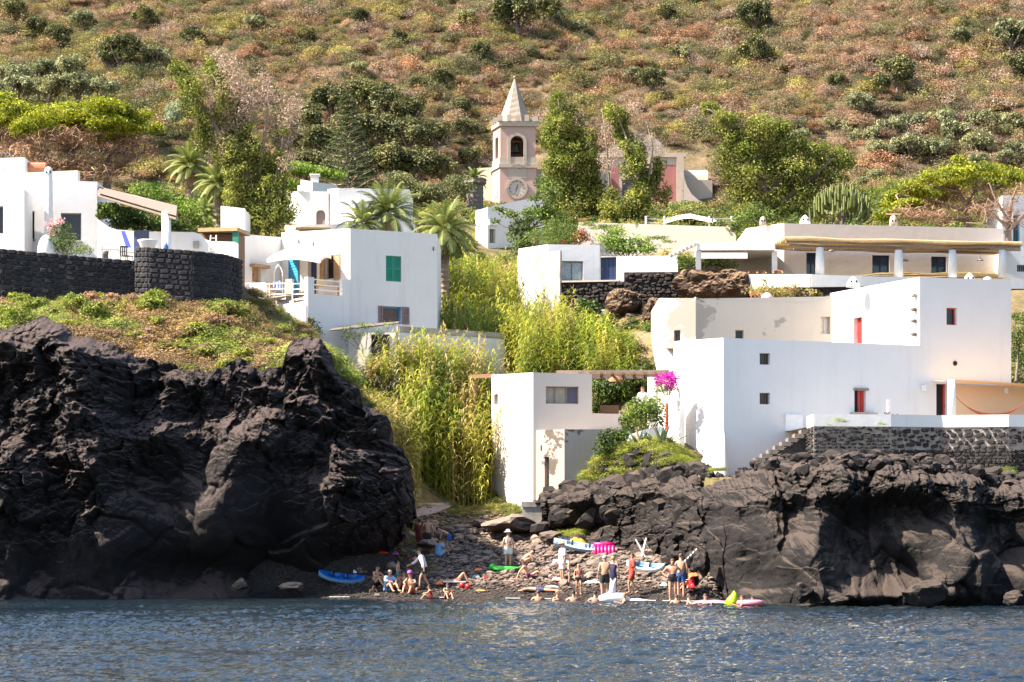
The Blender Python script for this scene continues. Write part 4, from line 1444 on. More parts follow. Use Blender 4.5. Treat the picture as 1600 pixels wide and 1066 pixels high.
for px,py in ((1299,393),(1532,407),(1414,408)):
 q = XY(px,133.6); m = MB(); z = ZP(py,133.6)
 m.lathe((q.x,q.y,z),[(0.20,0),(0.14,0.06),(0.03,0.12)],10); m.tube([(q.x,q.y,z + 0.1),(q.x,q.y,z + 0.7)],0.012,4); m.build('lamp',M_metal,HV)
# parapet under the porch
par = [(1057,134.0,431,452),(1168,133.0,429,452),(1232,131.9,429,449),(1267,131.0,429,449),(1345,131.4,432,448),(1610,133.2,438,452)]
m = MB()
for i in range(1,len(par) - 1):
 P = Panel(XY(par[i][0],par[i][1]),XY(par[i + 1][0],par[i + 1][1]))
 m.hexa([P.p(0,ZP(par[i][3],par[i][1]),.1),P.p(P.L,ZP(par[i + 1][3],par[i + 1][1]),.1),P.p(P.L,ZP(par[i + 1][3],par[i + 1][1]),-.2),P.p(0,ZP(par[i][3],par[i][1]),-.2),
 P.p(0,ZP(par[i][2],par[i][1]),.1),P.p(P.L,ZP(par[i + 1][2],par[i + 1][1]),.1),P.p(P.L,ZP(par[i + 1][2],par[i + 1][1]),-.2),P.p(0,ZP(par[i][2],par[i][1]),-.2)])
m.build('parapet',M_white,HV)
m = MB()
P = Panel(XY(1168,133.3),XY(1620,133.5))
for i in range(1,len(par) - 1):
 P = Panel(XY(par[i][0],par[i][1] + 0.1),XY(par[i + 1][0],par[i + 1][1] + 0.1)); wall_face(m,P,13.0,ZP(par[i][3] - .5,par[i][1] + .1),ZP(par[i + 1][3] - .5,par[i + 1][1] + .1),[])
tag(m.build('retaining_wall',M_stone_dark,None,origin=(XY(1300,132).x,132,13)), 'dark stone retaining wall under the villa porch', 'wall')
m = MB()
fl = [(XY(p[0],p[1]).x,p[1],ZP(446,p[1])) for p in par[1:]] + [(Ar.x + 2,Ar.y,ZP(446,133)),(A0.x,A0.y,ZP(446,133)),(Al.x,Al.y,ZP(446,133))]
m.add(fl,[tuple(range(len(fl)))]); structure(m.build('porch_floor',M_concrete))
for px,w,hh,k in ((1258,0.62,0.45,0),(1396,0.5,0.55,1),(1192,0.4,0.35,1)):
 q = along(A0 + Vector((0,1.2)),dV,px); finial(HV,q.x,q.y,ZP(351 if px < 1300 else 354,q.y) - 0.05,w,hh + 0.15,M_white if k == 0 else M_dull,kind=k)
# side wing at the far right
h = House('white_house', 'pale house side with a barred window at the right edge, beyond the villa', 'house',[XY(1568,135.5),XY(1660,136)],15.5,[ZP(386,135.5),ZP(386,136)],M_white2,back=5)
h.hole(0,1589,1604,414,425,f_dark,frame=M_metal,mullions=(.25,.5,.75))
h.finish()
h = House('white_house', 'small white house part with pale blue door behind the bare tree, right edge', 'house',[XY(1566,146),XY(1680,147)],17.5,[ZP(305,146),ZP(305,147)],M_white,back=5)
h.hole(0,1583,1594,336,380,f_dark,frame=M_blue,fw=0.08)
h.finish()
# open loggia left of the villa
h = House('loggia', 'white open loggia with flat roof and wicker chairs left of the villa', 'building',[XY(1090,138.5),XY(1202,137.8)],16.6,[ZP(381,138.5),ZP(381,137.8)],M_cream2,back=1.0)
HL = h.finish()
m = MB(); P = Panel(XY(1089,133.6),XY(1211,133.4)); P.box(m,0,P.L,ZP(391,133.5),ZP(380,133.5),-5.0,0.05); m.build('roof',M_white,HL)
m = MB(); P = Panel(XY(1167,134.6),XY(1168,134.6));
for px in (1091,1210):
 m = MB(); q = XY(px,133.9); m.box((q.x,q.y,ZP(450,133.5)),(0.28,0.4,ZP(391.5,133.5) - ZP(450,133.5))); m.build('post',M_white,HL)
m = MB(); P = Panel(XY(1096,133.2),XY(1168,133.2)); P.box(m,0,P.L,ZP(404,133.2),ZP(395,133.2),-.1,0); m.build('awning',M_whitepaint,HL)
q = XY(1131,135); m = MB(); z = ZP(396,135); m.lathe((q.x,q.y,z),[(0.12,0),(0.1,.12),(0.03,0.2)],8); m.build('lamp',M_metal,HL)
def wicker(px,Y,zpx,label):
 p = XY(px,Y); z = ZP(zpx,Y)
 t = thing('wicker_chair',label, 'chair',(p.x,p.y,z), 'wicker chairs in the loggia')
 mw = wood('wicker',(0.25,0.12,0.05))
 for a_,b_ in ((-1,-1),(1,-1),(-1,1),(1,1)):
  m = MB(); m.tube([(p.x + a_ * .22,p.y + b_ * .22,z),(p.x + a_ * .22,p.y + b_ * .22,z + .42)],.025,5); m.build('leg',mw,t)
 m = MB(); m.box((p.x,p.y,z + .42),(.52,.5,.06)); m.build('seat',mw,t)
 m = MB(); m.tube([(p.x - .26,p.y - .1,z + .70),(p.x - .24,p.y + .2,z + .86),(p.x,p.y + .28,z + .92),(p.x + .24,p.y + .2,z + .86),(p.x + .26,p.y - .1,z + .70)],.05,6); m.box((p.x,p.y + .25,z + .48),(.46,.05,.38)); m.build('backrest',mw,t)
wicker(1177,133.6,448, 'leftmost of three wicker chairs in the loggia left of the villa')
wicker(1190,133.6,448, 'middle of three wicker chairs in the loggia left of the villa')
wicker(1216,133.2,448, 'wicker chair standing nearest the villa corner, right of the loggia post')
# beam-ended terrace edge left of the loggia
t = thing('white_beam', 'white slanting terrace beam with a row of small square ends left of the loggia', 'beam',(XY(1050,134).x,134,17))
m = MB(); a = W(1046,403,133.5); b = W(1089,383,133.5)
m.hexa([a,b,b + Vector((0,.3,0)),a + Vector((0,.3,0)),a + Vector((0,0,.25)),b + Vector((0,0,.25)),b + Vector((0,.3,.25)),a + Vector((0,.3,.25))]); m.build('rail',M_white,t)
for k in range(7):
 c = a.lerp(b,(k + .5) / 7); m = MB(); m.box((c.x,c.y - .05,c.z + .02),(.12,.1,.12)); m.build('beam_end',M_concrete,t)
for (px,py,Y,w,h_,nm,lb) in ((1112,448,134.6,54,30, 'lava_outcrop', 'dark brown lava outcrop below the loggia, topped by a green bush'),(1140,452,134.0,34,30, 'lava_outcrop', 'right shoulder of the brown lava outcrop beside the villa parapet'),(995,522,133.0,36,28, 'earth_bank', 'dry brown earth bank left of the cream house'),(975,478,134.0,28,26, 'earth_bank', 'smaller dry bank under the dark stone wall'),(1022,500,132.5,18,32, 'earth_bank', 'shaded earth bank against the cream house')):
 bm = bmesh.new(); bmesh.ops.create_icosphere(bm,subdivisions=5,radius=1)
 cs = np.array([v.co[:] for v in bm.verts]); dsp = 1 + .42 * fbm(cs[:,0] * 1.6 + px,cs[:,1] * 1.6,cs[:,2] * 1.6,o=5,s=px,g=.6)
 for v,q in zip(bm.verts,dsp): v.co *= q
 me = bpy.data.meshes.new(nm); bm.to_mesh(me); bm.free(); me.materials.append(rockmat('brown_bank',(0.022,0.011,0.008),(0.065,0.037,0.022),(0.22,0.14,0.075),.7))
 o = bpy.data.objects.new(nm,me); COL.objects.link(o); o.location = W(px,py,Y); o.scale = (w * Y / FPX,1.6,h_ * Y / FPX); tag(o,lb, 'rock')
# ===== low white house with blue door, upper middle
h = House('white_house', 'low white house with a wide curtained window and a dark blue door, upper middle', 'house',[XY(810,142.5),XY(856,139.5),XY(937,139.8)],15.5,[ZP(389,142.5),ZP(382,139.5),ZP(383,139.8)],M_white2,back=5)
h.hole(1,877,911,408,438,f_dark,frame=M_metal,mullions=(.5,),glass=plain('pale_curtain',(0.42,0.47,0.45),0.5,.25,8))
h.finish()
h = House('garden_wall', 'white garden wall with the dark blue door, upper middle', 'wall',[XY(937,139.82),XY(1059,138.8)],15.5,[ZP(401,139.8),ZP(401,138.8)],M_white2,back=.35)
h.hole(0,938,963,401.8,438,f_door,mat=M_navy,planks=4)
h.finish()
h = House('long_wall', 'long cream wall of a terraced house below the pink church', 'house',[XY(905,152),XY(1150,150)],18,[ZP(347,152),ZP(355,150)],M_cream,back=6)
h.finish()
# raw concrete wall
h = House('concrete_wall', 'slanting bare grey concrete wall end among the reeds', 'wall',[XY(808,143.5),XY(875,137.2),XY(878,137.4)],13.5,[ZP(400,143.5),ZP(392,137.2),ZP(392,137.4)],M_concrete,back=.3)
h.finish()
# dark dry stone walls
t = thing('stone_wall', 'dark dry stone retaining wall under the low white house, above the reeds', 'wall',(XY(930,137).x,137,14.5))
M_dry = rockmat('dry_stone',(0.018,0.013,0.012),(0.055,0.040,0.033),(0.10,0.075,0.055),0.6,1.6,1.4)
SV2 = stone_variants(8,5,.22)
for (a_,b_,pa_,pb_,lo) in (((878,137.4),(975,136.6),439,441,480),((975,136.5),(1090,136.2),427,427,500),((1090,136.2),(1170,134.8),430,452,500)):
 P = Panel(XY(*a_),XY(*b_)); m = MB(); wall_face(m,P,ZP(lo,136),ZP(pa_,a_[1]),ZP(pb_,b_[1]),[])
 P.box(m,0,P.L,ZP(lo,136),ZP(max(pa_,pb_),137),-.5,-.01)
 m.build('core',M_dry,t)
 stone_run(t,P,ZP(lo - 12,136),ZP(max(pa_,pb_),136.5) - .05,.20,.30,M_stone_dark,60,int(a_[0]),.8,.08,.03,variants=SV)
m = MB(); P = Panel(XY(878,137.2),XY(968,136.6)); P.box(m,0,P.L,ZP(441,137),ZP(438.5,137),-.4,.06); m.build('coping',M_cream,t)
# ===== white bulding left of the church
G1 = XY(770,156);
h = House('white_house', 'white two-storey house with small doors half hidden by a climbing tree, below the church', 'house',[XY(743,158),XY(762,155.5),XY(850,158.5)],18,[ZP(330,158),ZP(324,155.5),ZP(306,158.5)],M_white,back=7)
h.hole(1,757 + 8,766 + 8,358,380,f_door,mat=M_greywood,planks=2)
h.hole(1,795,804,352,372,f_dark,frame=M_greywood)
hw = h.finish()
P = h.panels[1]; m = MB(); t0,z0 = on(P,763,352); t1,_ = on(P,777,352); P.box(m,t0,t1,z0,z0 + .35,.003,.15); m.build('cornice',M_white,hw)
# ===== church
ch = thing('church', 'pink church with bell tower, clock and pointed stone spire on the slope', 'church',(XY(800,230).x,230,32))
YT = 228.0
def px2(px,Y=YT): return (px - CX) * Y / FPX
xl,xm,xr = px2(769),px2(781),px2(838)
TP = [Vector((xl,YT + 2.6)),Vector((xm,YT)),Vector((xr,YT + 0.25))]
def tower_block(zb,zt,grow,mat,holes=None,name='tower',depth=.5):
 pts = []
 cen = Vector(((xl + xr) / 2,YT + 2.2))
 for p in TP + [Vector((xr - .6,YT + 4.2)),Vector((xl,YT + 4.4))]:
  pts.append(cen + (p - cen) * grow)
 m = MB()
 for i in range(5):
  P_ = Panel(pts[i],pts[(i + 1) % 5])
  wall_face(m,P_,zb,zt,zt,(holes or {}).get(i,[]),depth)
 m.add([(p.x,p.y,zt) for p in pts],[(0,1,2,3,4)])
 m.add([(p.x,p.y,zb) for p in pts],[(4,3,2,1,0)])
 return m.build(name,mat,ch),pts
z_clockband = ZP(262,YT); z_top = ZP(197,YT); z_base = 30.0
tower_block(z_base,z_clockband,1.0,M_pink)
tower_block(z_clockband,z_clockband + .35,1.07,M_dull,name='cornice')
Pf = Panel(TP[1],TP[2])
Pl = Panel(TP[0],TP[1])
def tr(P_,a,b,c,d):
 t0,Y0 = P_.at(a); t1,Y1 = P_.at(b); return (t0,t1,ZP(d,Y0),ZP(c,Y0))
hf = tr(Pf,797,817.5,212,245)
hl = (Pl.L * .3,Pl.L * .7,hf[2],hf[3])
tower_block(z_clockband + .35,z_clockband + 1.0,1.0,M_dull,name='plinth')
tower_block(z_clockband + 1.0,z_top,.97,M_pink,{1: [hf],0: [hl]},depth=.7)
tower_block(z_top,z_top + .45,1.06,M_dull,name='cornice')
# arch head filling the corners of the opening + surround
def arch_fill(P_,r,off,mat,surround):
 s0,s1,z0,z1 = r
 R = (s1 - s0) / 2; c = (s0 + s1) / 2; zc = z1 - R
 m = MB()
 n = 10
 for side in (-1,1):
  for k in range(n):
   a0,a1 = PI / 2 * k / n,PI / 2 * (k + 1) / n
   x0,y0 = c + side * R * math.cos(a0),zc + R * math.sin(a0)
   x1,y1 = c + side * R * math.cos(a1),zc + R * math.sin(a1)
   q = [P_.p(x0,y0,off),P_.p(c + side * R,y0,off),P_.p(c + side * R,y1,off),P_.p(x1,y1,off)]
   q2 = [P_.p(x0,y0,off - .6),P_.p(x1,y1,off - .6)]
   m.quad(*(q if side < 0 else q[::-1]))
   m.quad(q[0],q[3],q2[1],q2[0])
 m.build('arch',mat,ch)
 m = MB()
 w = .28
 for k in range(2 * n):
  a0,a1 = PI * k / (2 * n),PI * (k + 1) / (2 * n)
  def g(a,rr,o): return P_.p(c + rr * math.cos(a),zc + rr * math.sin(a),o)
  m.hexa([g(a0,R,.12),g(a1,R,.12),g(a1,R,-.02),g(a0,R,-.02),g(a0,R + w,.12),g(a1,R + w,.12),g(a1,R + w,-.02),g(a0,R + w,-.02)])
 P_.box(m,s0 - w,s0,z0 - .7,zc,-.02,.12); P_.box(m,s1,s1 + w,z0 - .7,zc,-.02,.12); P_.box(m,s0 - w,s1 + w,z0 - 2.0,z0 - .7,-.02,.10)
 m.build('arch_surround',surround,ch)
k_ = .97
cen = Vector(((xl + xr) / 2,YT + 2.2)); s_f = Panel(cen + (TP[1] - cen) * k_,cen + (TP[2] - cen) * k_)
dx = (s_f.A - Pf.A).dot(Pf.d)
hf2 = (hf[0],hf[1],hf[2],hf[3])
arch_fill(s_f,hf2,-.02,M_pink,M_dull)
P_.box if False else None
m = MB(); zb_ = hf[2] + .9; c = s_f.p((hf[0] + hf[1]) / 2,0,-.9)
m.lathe((c[0],c[1],hf[2] + .55),[(.46,0),(.40,.12),(.30,.45),(.24,.75),(.10,.9),(.04,1.0)],14); m.build('bell',plain('old_bronze',(0.05,0.06,0.045),0.5,.3,5,metal=.7),ch,smooth=True)
m = MB(); m.tube([s_f.p(hf[0] - .2,hf[2] + 1.6,-.9),s_f.p(hf[1] + .2,hf[2] + 1.6,-.9)],.07,6); m.build('bell_beam',M_brownwood,ch)
# merlons
topz = z_top + .45
for i,(a_,b_) in enumerate(((TP[1],TP[2]),(TP[0],TP[1]),(TP[2],Vector((xr - .6,YT + 4.2))))):
 cnt = 5 if i == 0 else 4
 for k in range(cnt):
  p = a_.lerp(b_,(k + .08) / (cnt - .84) if k < cnt else 1)
  p = cen + (p - cen) * 1.0
  m = MB(); m.box((p.x,p.y,topz),(.42,.42,.5 + .12 * (k % 2))); m.build('merlon',M_dull,ch)
# spire: eight faces, built in courses
m = MB()
zs0,zs1 = topz,ZP(116,YT)
courses = 16
vs,fs = [],[]
for j in range(courses + 1):
 v_ = j / courses
 r_ = 1.68 * (1 - v_) + .05
 for k in range(8):
  an = PI / 8 + PI / 4 * k
  jt = 1 + (.015 * math.sin(j * 3.1 + k * 1.7))
  vs.append((cen.x + .05 + r_ * jt * math.cos(an),cen.y - .1 + r_ * jt * math.sin(an),zs0 + (zs1 - zs0) * v_))
for j in range(courses):
 for k in range(8):
  k2 = (k + 1) % 8
  fs.append((j * 8 + k,j * 8 + k2,(j + 1) * 8 + k2,(j + 1) * 8 + k))
fs.append(tuple(courses * 8 + k for k in range(8)))
m.add(vs,fs); m.ball((cen.x + .05,cen.y - .1,zs1 + .1),.14,6)
m.build('spire',plaster('spire_stone',(0.29,0.24,0.19),.5,.5,bmp=.8),ch)
# clock
Pc = Pf; t0,Y0 = Pc.at(807.5); zc = ZP(294.5,Y0); R = .76
def disc(P_,c,z,R0,R1,o0,o1,n=28):
 m = MB()
 for k in range(n):
  a0,a1 = 2 * PI * k / n,2 * PI * (k + 1) / n
  def g(a,rr,o): return P_.p(c + rr * math.cos(a),z + rr * math.sin(a),o)
  m.quad(g(a0,R0,o1),g(a1,R0,o1),g(a1,R1,o1),g(a0,R1,o1)) if R0 > 0 else m.add([g(a0,R1,o1),g(a1,R1,o1),P_.p(c,z,o1)],[(0,1,2)])
  m.quad(g(a0,R1,o1),g(a1,R1,o1),g(a1,R1,o0),g(a0,R1,o0))
  if R0 > 0: m.quad(g(a1,R0,o1),g(a0,R0,o1),g(a0,R0,o0),g(a1,R0,o0))
 return m
ring = disc(Pc,t0,zc,R,R + .26,-.02,.12).build('clock_rim',M_dull,ch)
face = disc(Pc,t0,zc,0,R,-.02,.04).build('clock_face',plain('clock_white',(0.46,0.39,0.33),.7),ch)
M_black = plain('black_paint',(0.09,0.07,0.06),.6)
for k in range(12):
 a_ = 2 * PI * k / 12
 m = MB();
 for s_ in ((-1,1) if k % 3 == 0 else (0,)):
  ux,uz = math.sin(a_),math.cos(a_); vx,vz = math.cos(a_),-math.sin(a_)
  c0 = t0 + vx * s_ * .05; c1 = zc + vz * s_ * .05
  q = []
  for rr,ww in ((.60,-.03),(.60,.03),(.78,.03),(.78,-.03)):
   q.append(Pc.p(c0 + ux * rr + vx * ww,c1 + uz * rr + vz * ww,.046))
  m.quad(*q)
 m.build('numeral',M_black,face)
for ang,ln,w_ in ((math.radians(192),.62,.05),(math.radians(12),.40,.06)):
 ux,uz = math.sin(ang),math.cos(ang); vx,vz = math.cos(ang),-math.sin(ang)
 m = MB(); pts = [(-.1,-w_),(-.1,w_),(ln,w_ * .5),(ln,-w_ * .5)]
 f_ = [Pc.p(t0 + ux * a_ + vx * b_,zc + uz * a_ + vz * b_,.06) for a_,b_ in pts]; g_ = [Pc.p(t0 + ux * a_ + vx * b_,zc + uz * a_ + vz * b_,.075) for a_,b_ in pts]
 m.hexa(f_ + g_); m.build('clock_hand',M_black,face)
tl = Pl.L * .45
disc(Pl,tl,zc,0,.75,-.02,.05).build('side_dial',M_dull,ch)
# nave and side blocks
def block(name,a_,b_,zb,zt,mat,back=6,tops=None,parent=ch,holes=None):
 P_ = Panel(a_,b_); m = MB()
 wall_face(m,P_,zb,zt,zt if tops is None else tops,holes or [],.35)
 P2 = Panel(P_.B,P_.B + P_.inn * back); wall_face(m,P2,zb,zt if tops is None else tops,zt if tops is None else tops,[])
 P3 = Panel(P_.A + P_.inn * back,P_.A); wall_face(m,P3,zb,zt,zt,[])
 z2 = zt if tops is None else tops
 m.quad(P_.p(0,zt),P_.p(P_.L,z2),P_.p(P_.L,z2,-back),P_.p(0,zt,-back))
 m.build(name,mat,parent); return P_
block('side_wall',XY(745,233),XY(771,232.4),30,ZP(263,233),M_dull)
block('nave_wall',XY(836,233),XY(955,234),30,ZP(264,233),M_dull)
YF = 236
rd = block('facade',XY(934,YF),XY(1068,YF),30,ZP(243,YF),M_dull,8)
# pediment and pilasters
m = MB()
a_,b_ = XY(930,YF),XY(1072,YF)
m.hexa([(a_.x,YF - .2,ZP(246,YF)),(b_.x,YF - .2,ZP(246,YF)),(b_.x,YF + .6,ZP(246,YF)),(a_.x,YF + .6,ZP(246,YF)),(a_.x,YF - .2,ZP(240,YF)),(b_.x,YF - .2,ZP(240,YF)),(b_.x,YF + .6,ZP(240,YF)),(a_.x,YF + .6,ZP(240,YF))]); m.build('cornice',M_dull,ch)
m = MB(); c_ = XY(1000,YF)
pp = [(XY(p,YF).x,ZP(q,YF)) for p,q in ((948,240),(955,225),(968,217),(980,212),(1000,208),(1020,213),(1032,222),(1042,240))]
n_ = len(pp)
m.add([(x,YF - .1,z) for x,z in pp] + [(x,YF + .5,z) for x,z in pp],[tuple(range(n_ - 1,-1,-1))] + [(i,i + 1,i + 1 + n_,i + n_) for i in range(n_ - 1)]); m.build('gable',plaster('church_white',(0.36,0.29,0.24),.3,.3),ch)
for (p0,p1,q0,q1,mt,o0,o1,nm) in ((943,966,262,318,M_red,0,.03, 'red_panel'),(1020,1056,258,320,M_red,0,.03, 'red_panel'),(1057,1068,246,322,M_dull,0.0,.2, 'pilaster'),(934,942,246,322,M_dull,0.0,.2, 'pilaster'),(1006,1019,246,322,M_dull,0,.2, 'pilaster')):
 m = MB(); t0_,Y_ = rd.at(p0); t1_,_ = rd.at(p1); rd.box(m,t0_,t1_,ZP(q1,YF),ZP(q0,YF),o0,o1); m.build(nm,mt,ch)
m = MB(); t0_,_ = rd.at(968); t1_,_ = rd.at(1000)
for a1,b1,c1,d1 in ((968,972,277,322),(996,1000,277,322),(972,996,277,281)):
 t0_,_ = rd.at(a1); t1_,_ = rd.at(b1); rd.box(m,t0_,t1_,ZP(d1,YF),ZP(c1,YF),.0,.15)
m.build('door_surround',M_dull,ch)
m = MB(); t0_,_ = rd.at(972); t1_,_ = rd.at(996); rd.box(m,t0_,t1_,ZP(322,YF),ZP(281,YF),.0,.04); m.build('door',plain('dark_door',(0.06,0.05,0.05),.6),ch)
# curved buttress wing to the right
wing = [(1068,272),(1069,280),(1073,292),(1080,304),(1090,313),(1103,320),(1118,324),(1118,330),(1068,330)]
m = MB(); pts_ = [(XY(p,YF).x,ZP(q,YF)) for p,q in wing]; n_ = len(pts_)
m.add([(x,YF - .4,z) for x,z in pts_] + [(x,YF,z) for x,z in pts_],[tuple(range(n_ - 1,-1,-1))] + [(i,i + 1,i + 1 + n_,i + n_) for i in range(n_ - 1)]); m.build('volute',plaster('dark_stained_stone',(0.40,0.34,0.29),.4,.5),ch)
block('side_chapel',XY(1070,238),XY(1113,238.2),30,ZP(281,238),M_dull,5)
m = MB(); a_,b_ = XY(1070,238).x,XY(1108,238).x; m.tube([(a_,240.5,ZP(281,238)),(b_,240.5,ZP(281,238))],1.3 ,14); m.build('vault',M_dull,ch)
block('platform',XY(950,231),XY(1120,231.5),29,ZP(322,231),M_dull,5)
block('platform',XY(1056,229),XY(1122,229.5),29,ZP(333,229),M_dull,2)
# white awning and posts
t = thing('awning', 'white canvas awning on thin posts in front of the church platform', 'awning',(XY(1080,165).x,165,23))
m = MB(); vs,fs = [],[]
for i in range(9):
 for j in range(4):
  u,v_ = i / 8,j / 3
  p = W(1040 + 80 * u,349 - 8 * math.sin(PI * u) + (2 if u > .5 else 0),163 + 4 * v_)
  vs.append((p.x,p.y,p.z + .3 * v_))
for i in range(8):
 for j in range(3):
  a_ = i * 4 + j; fs.append((a_,a_ + 4,a_ + 5,a_ + 1))
m.add(vs,fs); m.build('canvas',M_cloth,t)
for px in (1009,1038,1108,1143):
 m = MB(); q = W(px,340,163); m.box((q.x,q.y,q.z - 1.6),(.12,.12,1.7)); m.build('post',M_whitepaint,t)
m = MB()
for py in (342,348):
 m.tube([W(1009,py,163),W(1038,py + 1,163)],.02,4); m.tube([W(1108,py,163),W(1143,py,163)],.02,4)
m.build('rail',M_whitepaint,t)
h = House('stone_shed', 'low brown stone shed right of the church platform', 'shed',[XY(1122,215),XY(1132,212),XY(1165,213)],28,[ZP(331,215),ZP(326,212),ZP(329,213)],M_dull,back=4)
h.finish()
# ===== white house at the upper left with the tall round chimney
h = House('white_house', 'white house with a tall round chimney and dark square windows, upper left', 'house',[XY(-140,120),XY(152,120.5)],13.5,[ZP(276,120),ZP(284,120.5)],M_white2,back=7)
h.hole(0,38,54,330,374,f_dark,frame=M_metal)
h.hole(0,95,127,333,376,f_dark,frame=M_metal,fw=.06)
HL1 = h.finish()
P = h.panels[0]
for a_,b_,py in ((38,56,374),(94,129,377)):
 m = MB(); t0,z0 = on(P,a_,py); t1,_ = on(P,b_,py); P.box(m,t0,t1,z0 - .08,z0,0.003,.14); m.build('sill',M_concrete,HL1)
m = MB(); q = XY(76,119.6); zb = 14.0
m.lathe((q.x,q.y,zb),[(.42,0),(.34,1.2),(.25,2.2),(.215,3.2),(.20,ZP(268,119.6) - zb),(.17,ZP(263,119.6) - zb),(.05,ZP(261,119.6) - zb)],16)
c = m.build('chimney',M_white2,HL1,smooth=True)
for px in (72,78.5):
 v_ = MB(); p = W(px,269,119.4); v_.ball(p,(.05,.05,.06),6); v_.build('vent',M_dark,c)
h = House('white_house', 'low white house corner at the left edge in front of the chimney house', 'house',[XY(-140,118),XY(38,118)],13.5,[ZP(293,118),ZP(296,118)],M_white2,back=2)
h.hole(0,-10,5,322,365,f_dark,frame=M_metal)
h.finish()
h = House('roof_room', 'small white rooftop room with a metal rail, far upper left', 'building',[XY(-60,126),XY(38,126)],19,[ZP(249,126),ZP(246,126)],M_white,back=4)
rr = h.finish()
m = MB()
for px in (2,9,16):
 m.tube([W(px,247,126.5),W(px,239,126.5)],.025,4)
m.tube([W(0,239,126.5),W(17,239,126.5)],.025,4); m.build('rail',M_metal,rr)
m = MB(); P = Panel(XY(20,124),XY(121,123)); P.box(m,0,P.L,ZP(290,124),ZP(271,124),-.3,0); m.build('parapet',M_cream,rr)
m = MB(); m.tube([W(40,262,127),W(72,262,127)],.28,10)
tag(m.build('roof_barrel',M_terra,None,origin=tuple(W(56,262,127))), 'orange brown rolled cylinder lying on the roof at the far upper left', 'barrel')
for px,y0,y1 in ((147,285,272),(7,280,262)):
 m = MB(); m.tube([W(px,y0,120.6),W(px,y1,120.6)],.02,4); m.build('aerial',M_metal,HL1)
# slanting cane roof over the yard
t = thing('pergola', 'slanting grey cane pergola roof on a white round post, left courtyard', 'pergola',(XY(215,117).x,117,15))
a0,a1 = W(154,296,121.5),W(276,326,117.4)
b0,b1 = W(154,306,118.2),W(276,342,115.4)
for k in range(9):
 u = k / 8
 p0,p1 = b0.lerp(a0,u),b1.lerp(a1,u)
 m = MB(); m.tube([p0,p0.lerp(p1,.5) + Vector((0,0,.04 * (k % 3))),p1],.075,6); m.build('rafter',M_greywood,t)
for k in range(16):
 u = (k + .5) / 16
 p0 = b0.lerp(b1,u) + Vector((0,-.15,.12)); p1 = a0.lerp(a1,u) + Vector((0,.2,.12))
 dx = (b1 - b0) / 16 * .5
 m = MB(); m.hexa([p0 - dx,p0 + dx,p1 + dx,p1 - dx,p0 - dx + Vector((0,0,.05)),p0 + dx + Vector((0,0,.05)),p1 + dx + Vector((0,0,.05)),p1 - dx + Vector((0,0,.05))]); m.build('plank',M_greywood,t)
m = MB(); q = XY(260,115.8); m.lathe((q.x,q.y,14.2),[(.27,0),(.24,1.4),(.22,ZP(331,115.8) - 14.2)],14); m.build('post',M_white,t,smooth=True)
# courtyard back wall with the swooping top
t = thing('courtyard_wall', 'cream courtyard wall with a swooping top behind the black stone wall', 'wall',(XY(250,119).x,119,14))
prof = [(152,342),(165,352),(178,359),(195,361),(209,362),(209.5,362)]
def topped_wall(pts,Ya,Yb,zb,mat,parent,thick=.3):
 m = MB(); n = len(pts)
 pa,pb = pts[0][0],pts[-1][0]
 V_ = []
 for px,py in pts:
  Y_ = Ya + (Yb - Ya) * (px - pa) / (pb - pa)
  V_.append((W(px,py,Y_)))
 for i in range(n - 1):
  a_,b_ = V_[i],V_[i + 1]
  a2,b2 = a_ + Vector((0,thick,0)),b_ + Vector((0,thick,0))
  m.quad((a_.x,a_.y,zb),(b_.x,b_.y,zb),b_,a_); m.quad(a_,b_,b2,a2)
  m.quad((b2.x,b2.y,zb),(a2.x,a2.y,zb),a2,b2)
 for v_,s_ in ((V_[0],1),(V_[-1],-1)):
  m.quad((v_.x,v_.y,zb),v_,v_ + Vector((0,thick,0)),(v_.x,v_.y + thick,zb))
 return m.build('wall',mat,parent)
topped_wall([(152,342),(160,348),(170,355),(182,359),(209,361)],119.5,119,13.5,M_white,t)
topped_wall([(233,362),(262,362),(303,363),(313,366),(320,374),(330,377),(366,378),(372,381)],118,116.8,13.5,M_white,t)
m = MB(); P = Panel(XY(209,119),XY(233,118.6)); P.box(m,0,P.L,14,ZP(361,119),-.1,0); m.build('gate',M_navy,t)
m = MB(); p = W(306,382,117.3); m.box((p.x,p.y - .02,p.z - .18),(.26,.10,.34)); m.build('wall_lamp',M_concrete,t)
m = MB(); P = Panel(XY(310,119.2),XY(372,118.8)); P.box(m,0,P.L,ZP(362,119),ZP(356,119),-2.0,0.1);
t2 = thing('shed', 'small lean-to with brown flat roof and teal door behind the courtyard wall', 'shed',(XY(340,119).x,119,14))
m.build('roof',M_cane,t2)
m = MB(); P.box(m,0,P.L * .86,14,ZP(363,119),-2,-.6); m.build('wall',M_brownwood,t2)
m = MB(); P.box(m,P.L * .86,P.L,14,ZP(357.5,119),-.1,0.0); m.build('door',M_green,t2)
# ladder
t = thing('ladder', 'pale wooden ladder leaning against the courtyard wall', 'ladder',(XY(333,116).x,116,15))
mw = wood('pale_wood',(0.62,0.47,0.36))
A_,B_ = W(327,396,115.6),W(338,396,115.6); A2,B2 = W(329.5,368,116.5),W(338,368,116.5)
for a_,b_ in ((A_,A2),(B_,B2)):
 m = MB(); m.tube([a_,b_],.035,5); m.build('rail',mw,t)
for k in range(4):
 u = .12 + k * .24; m = MB(); m.tube([A_.lerp(A2,u),B_.lerp(B2,u)],.025,5); m.build('rung',mw,t)
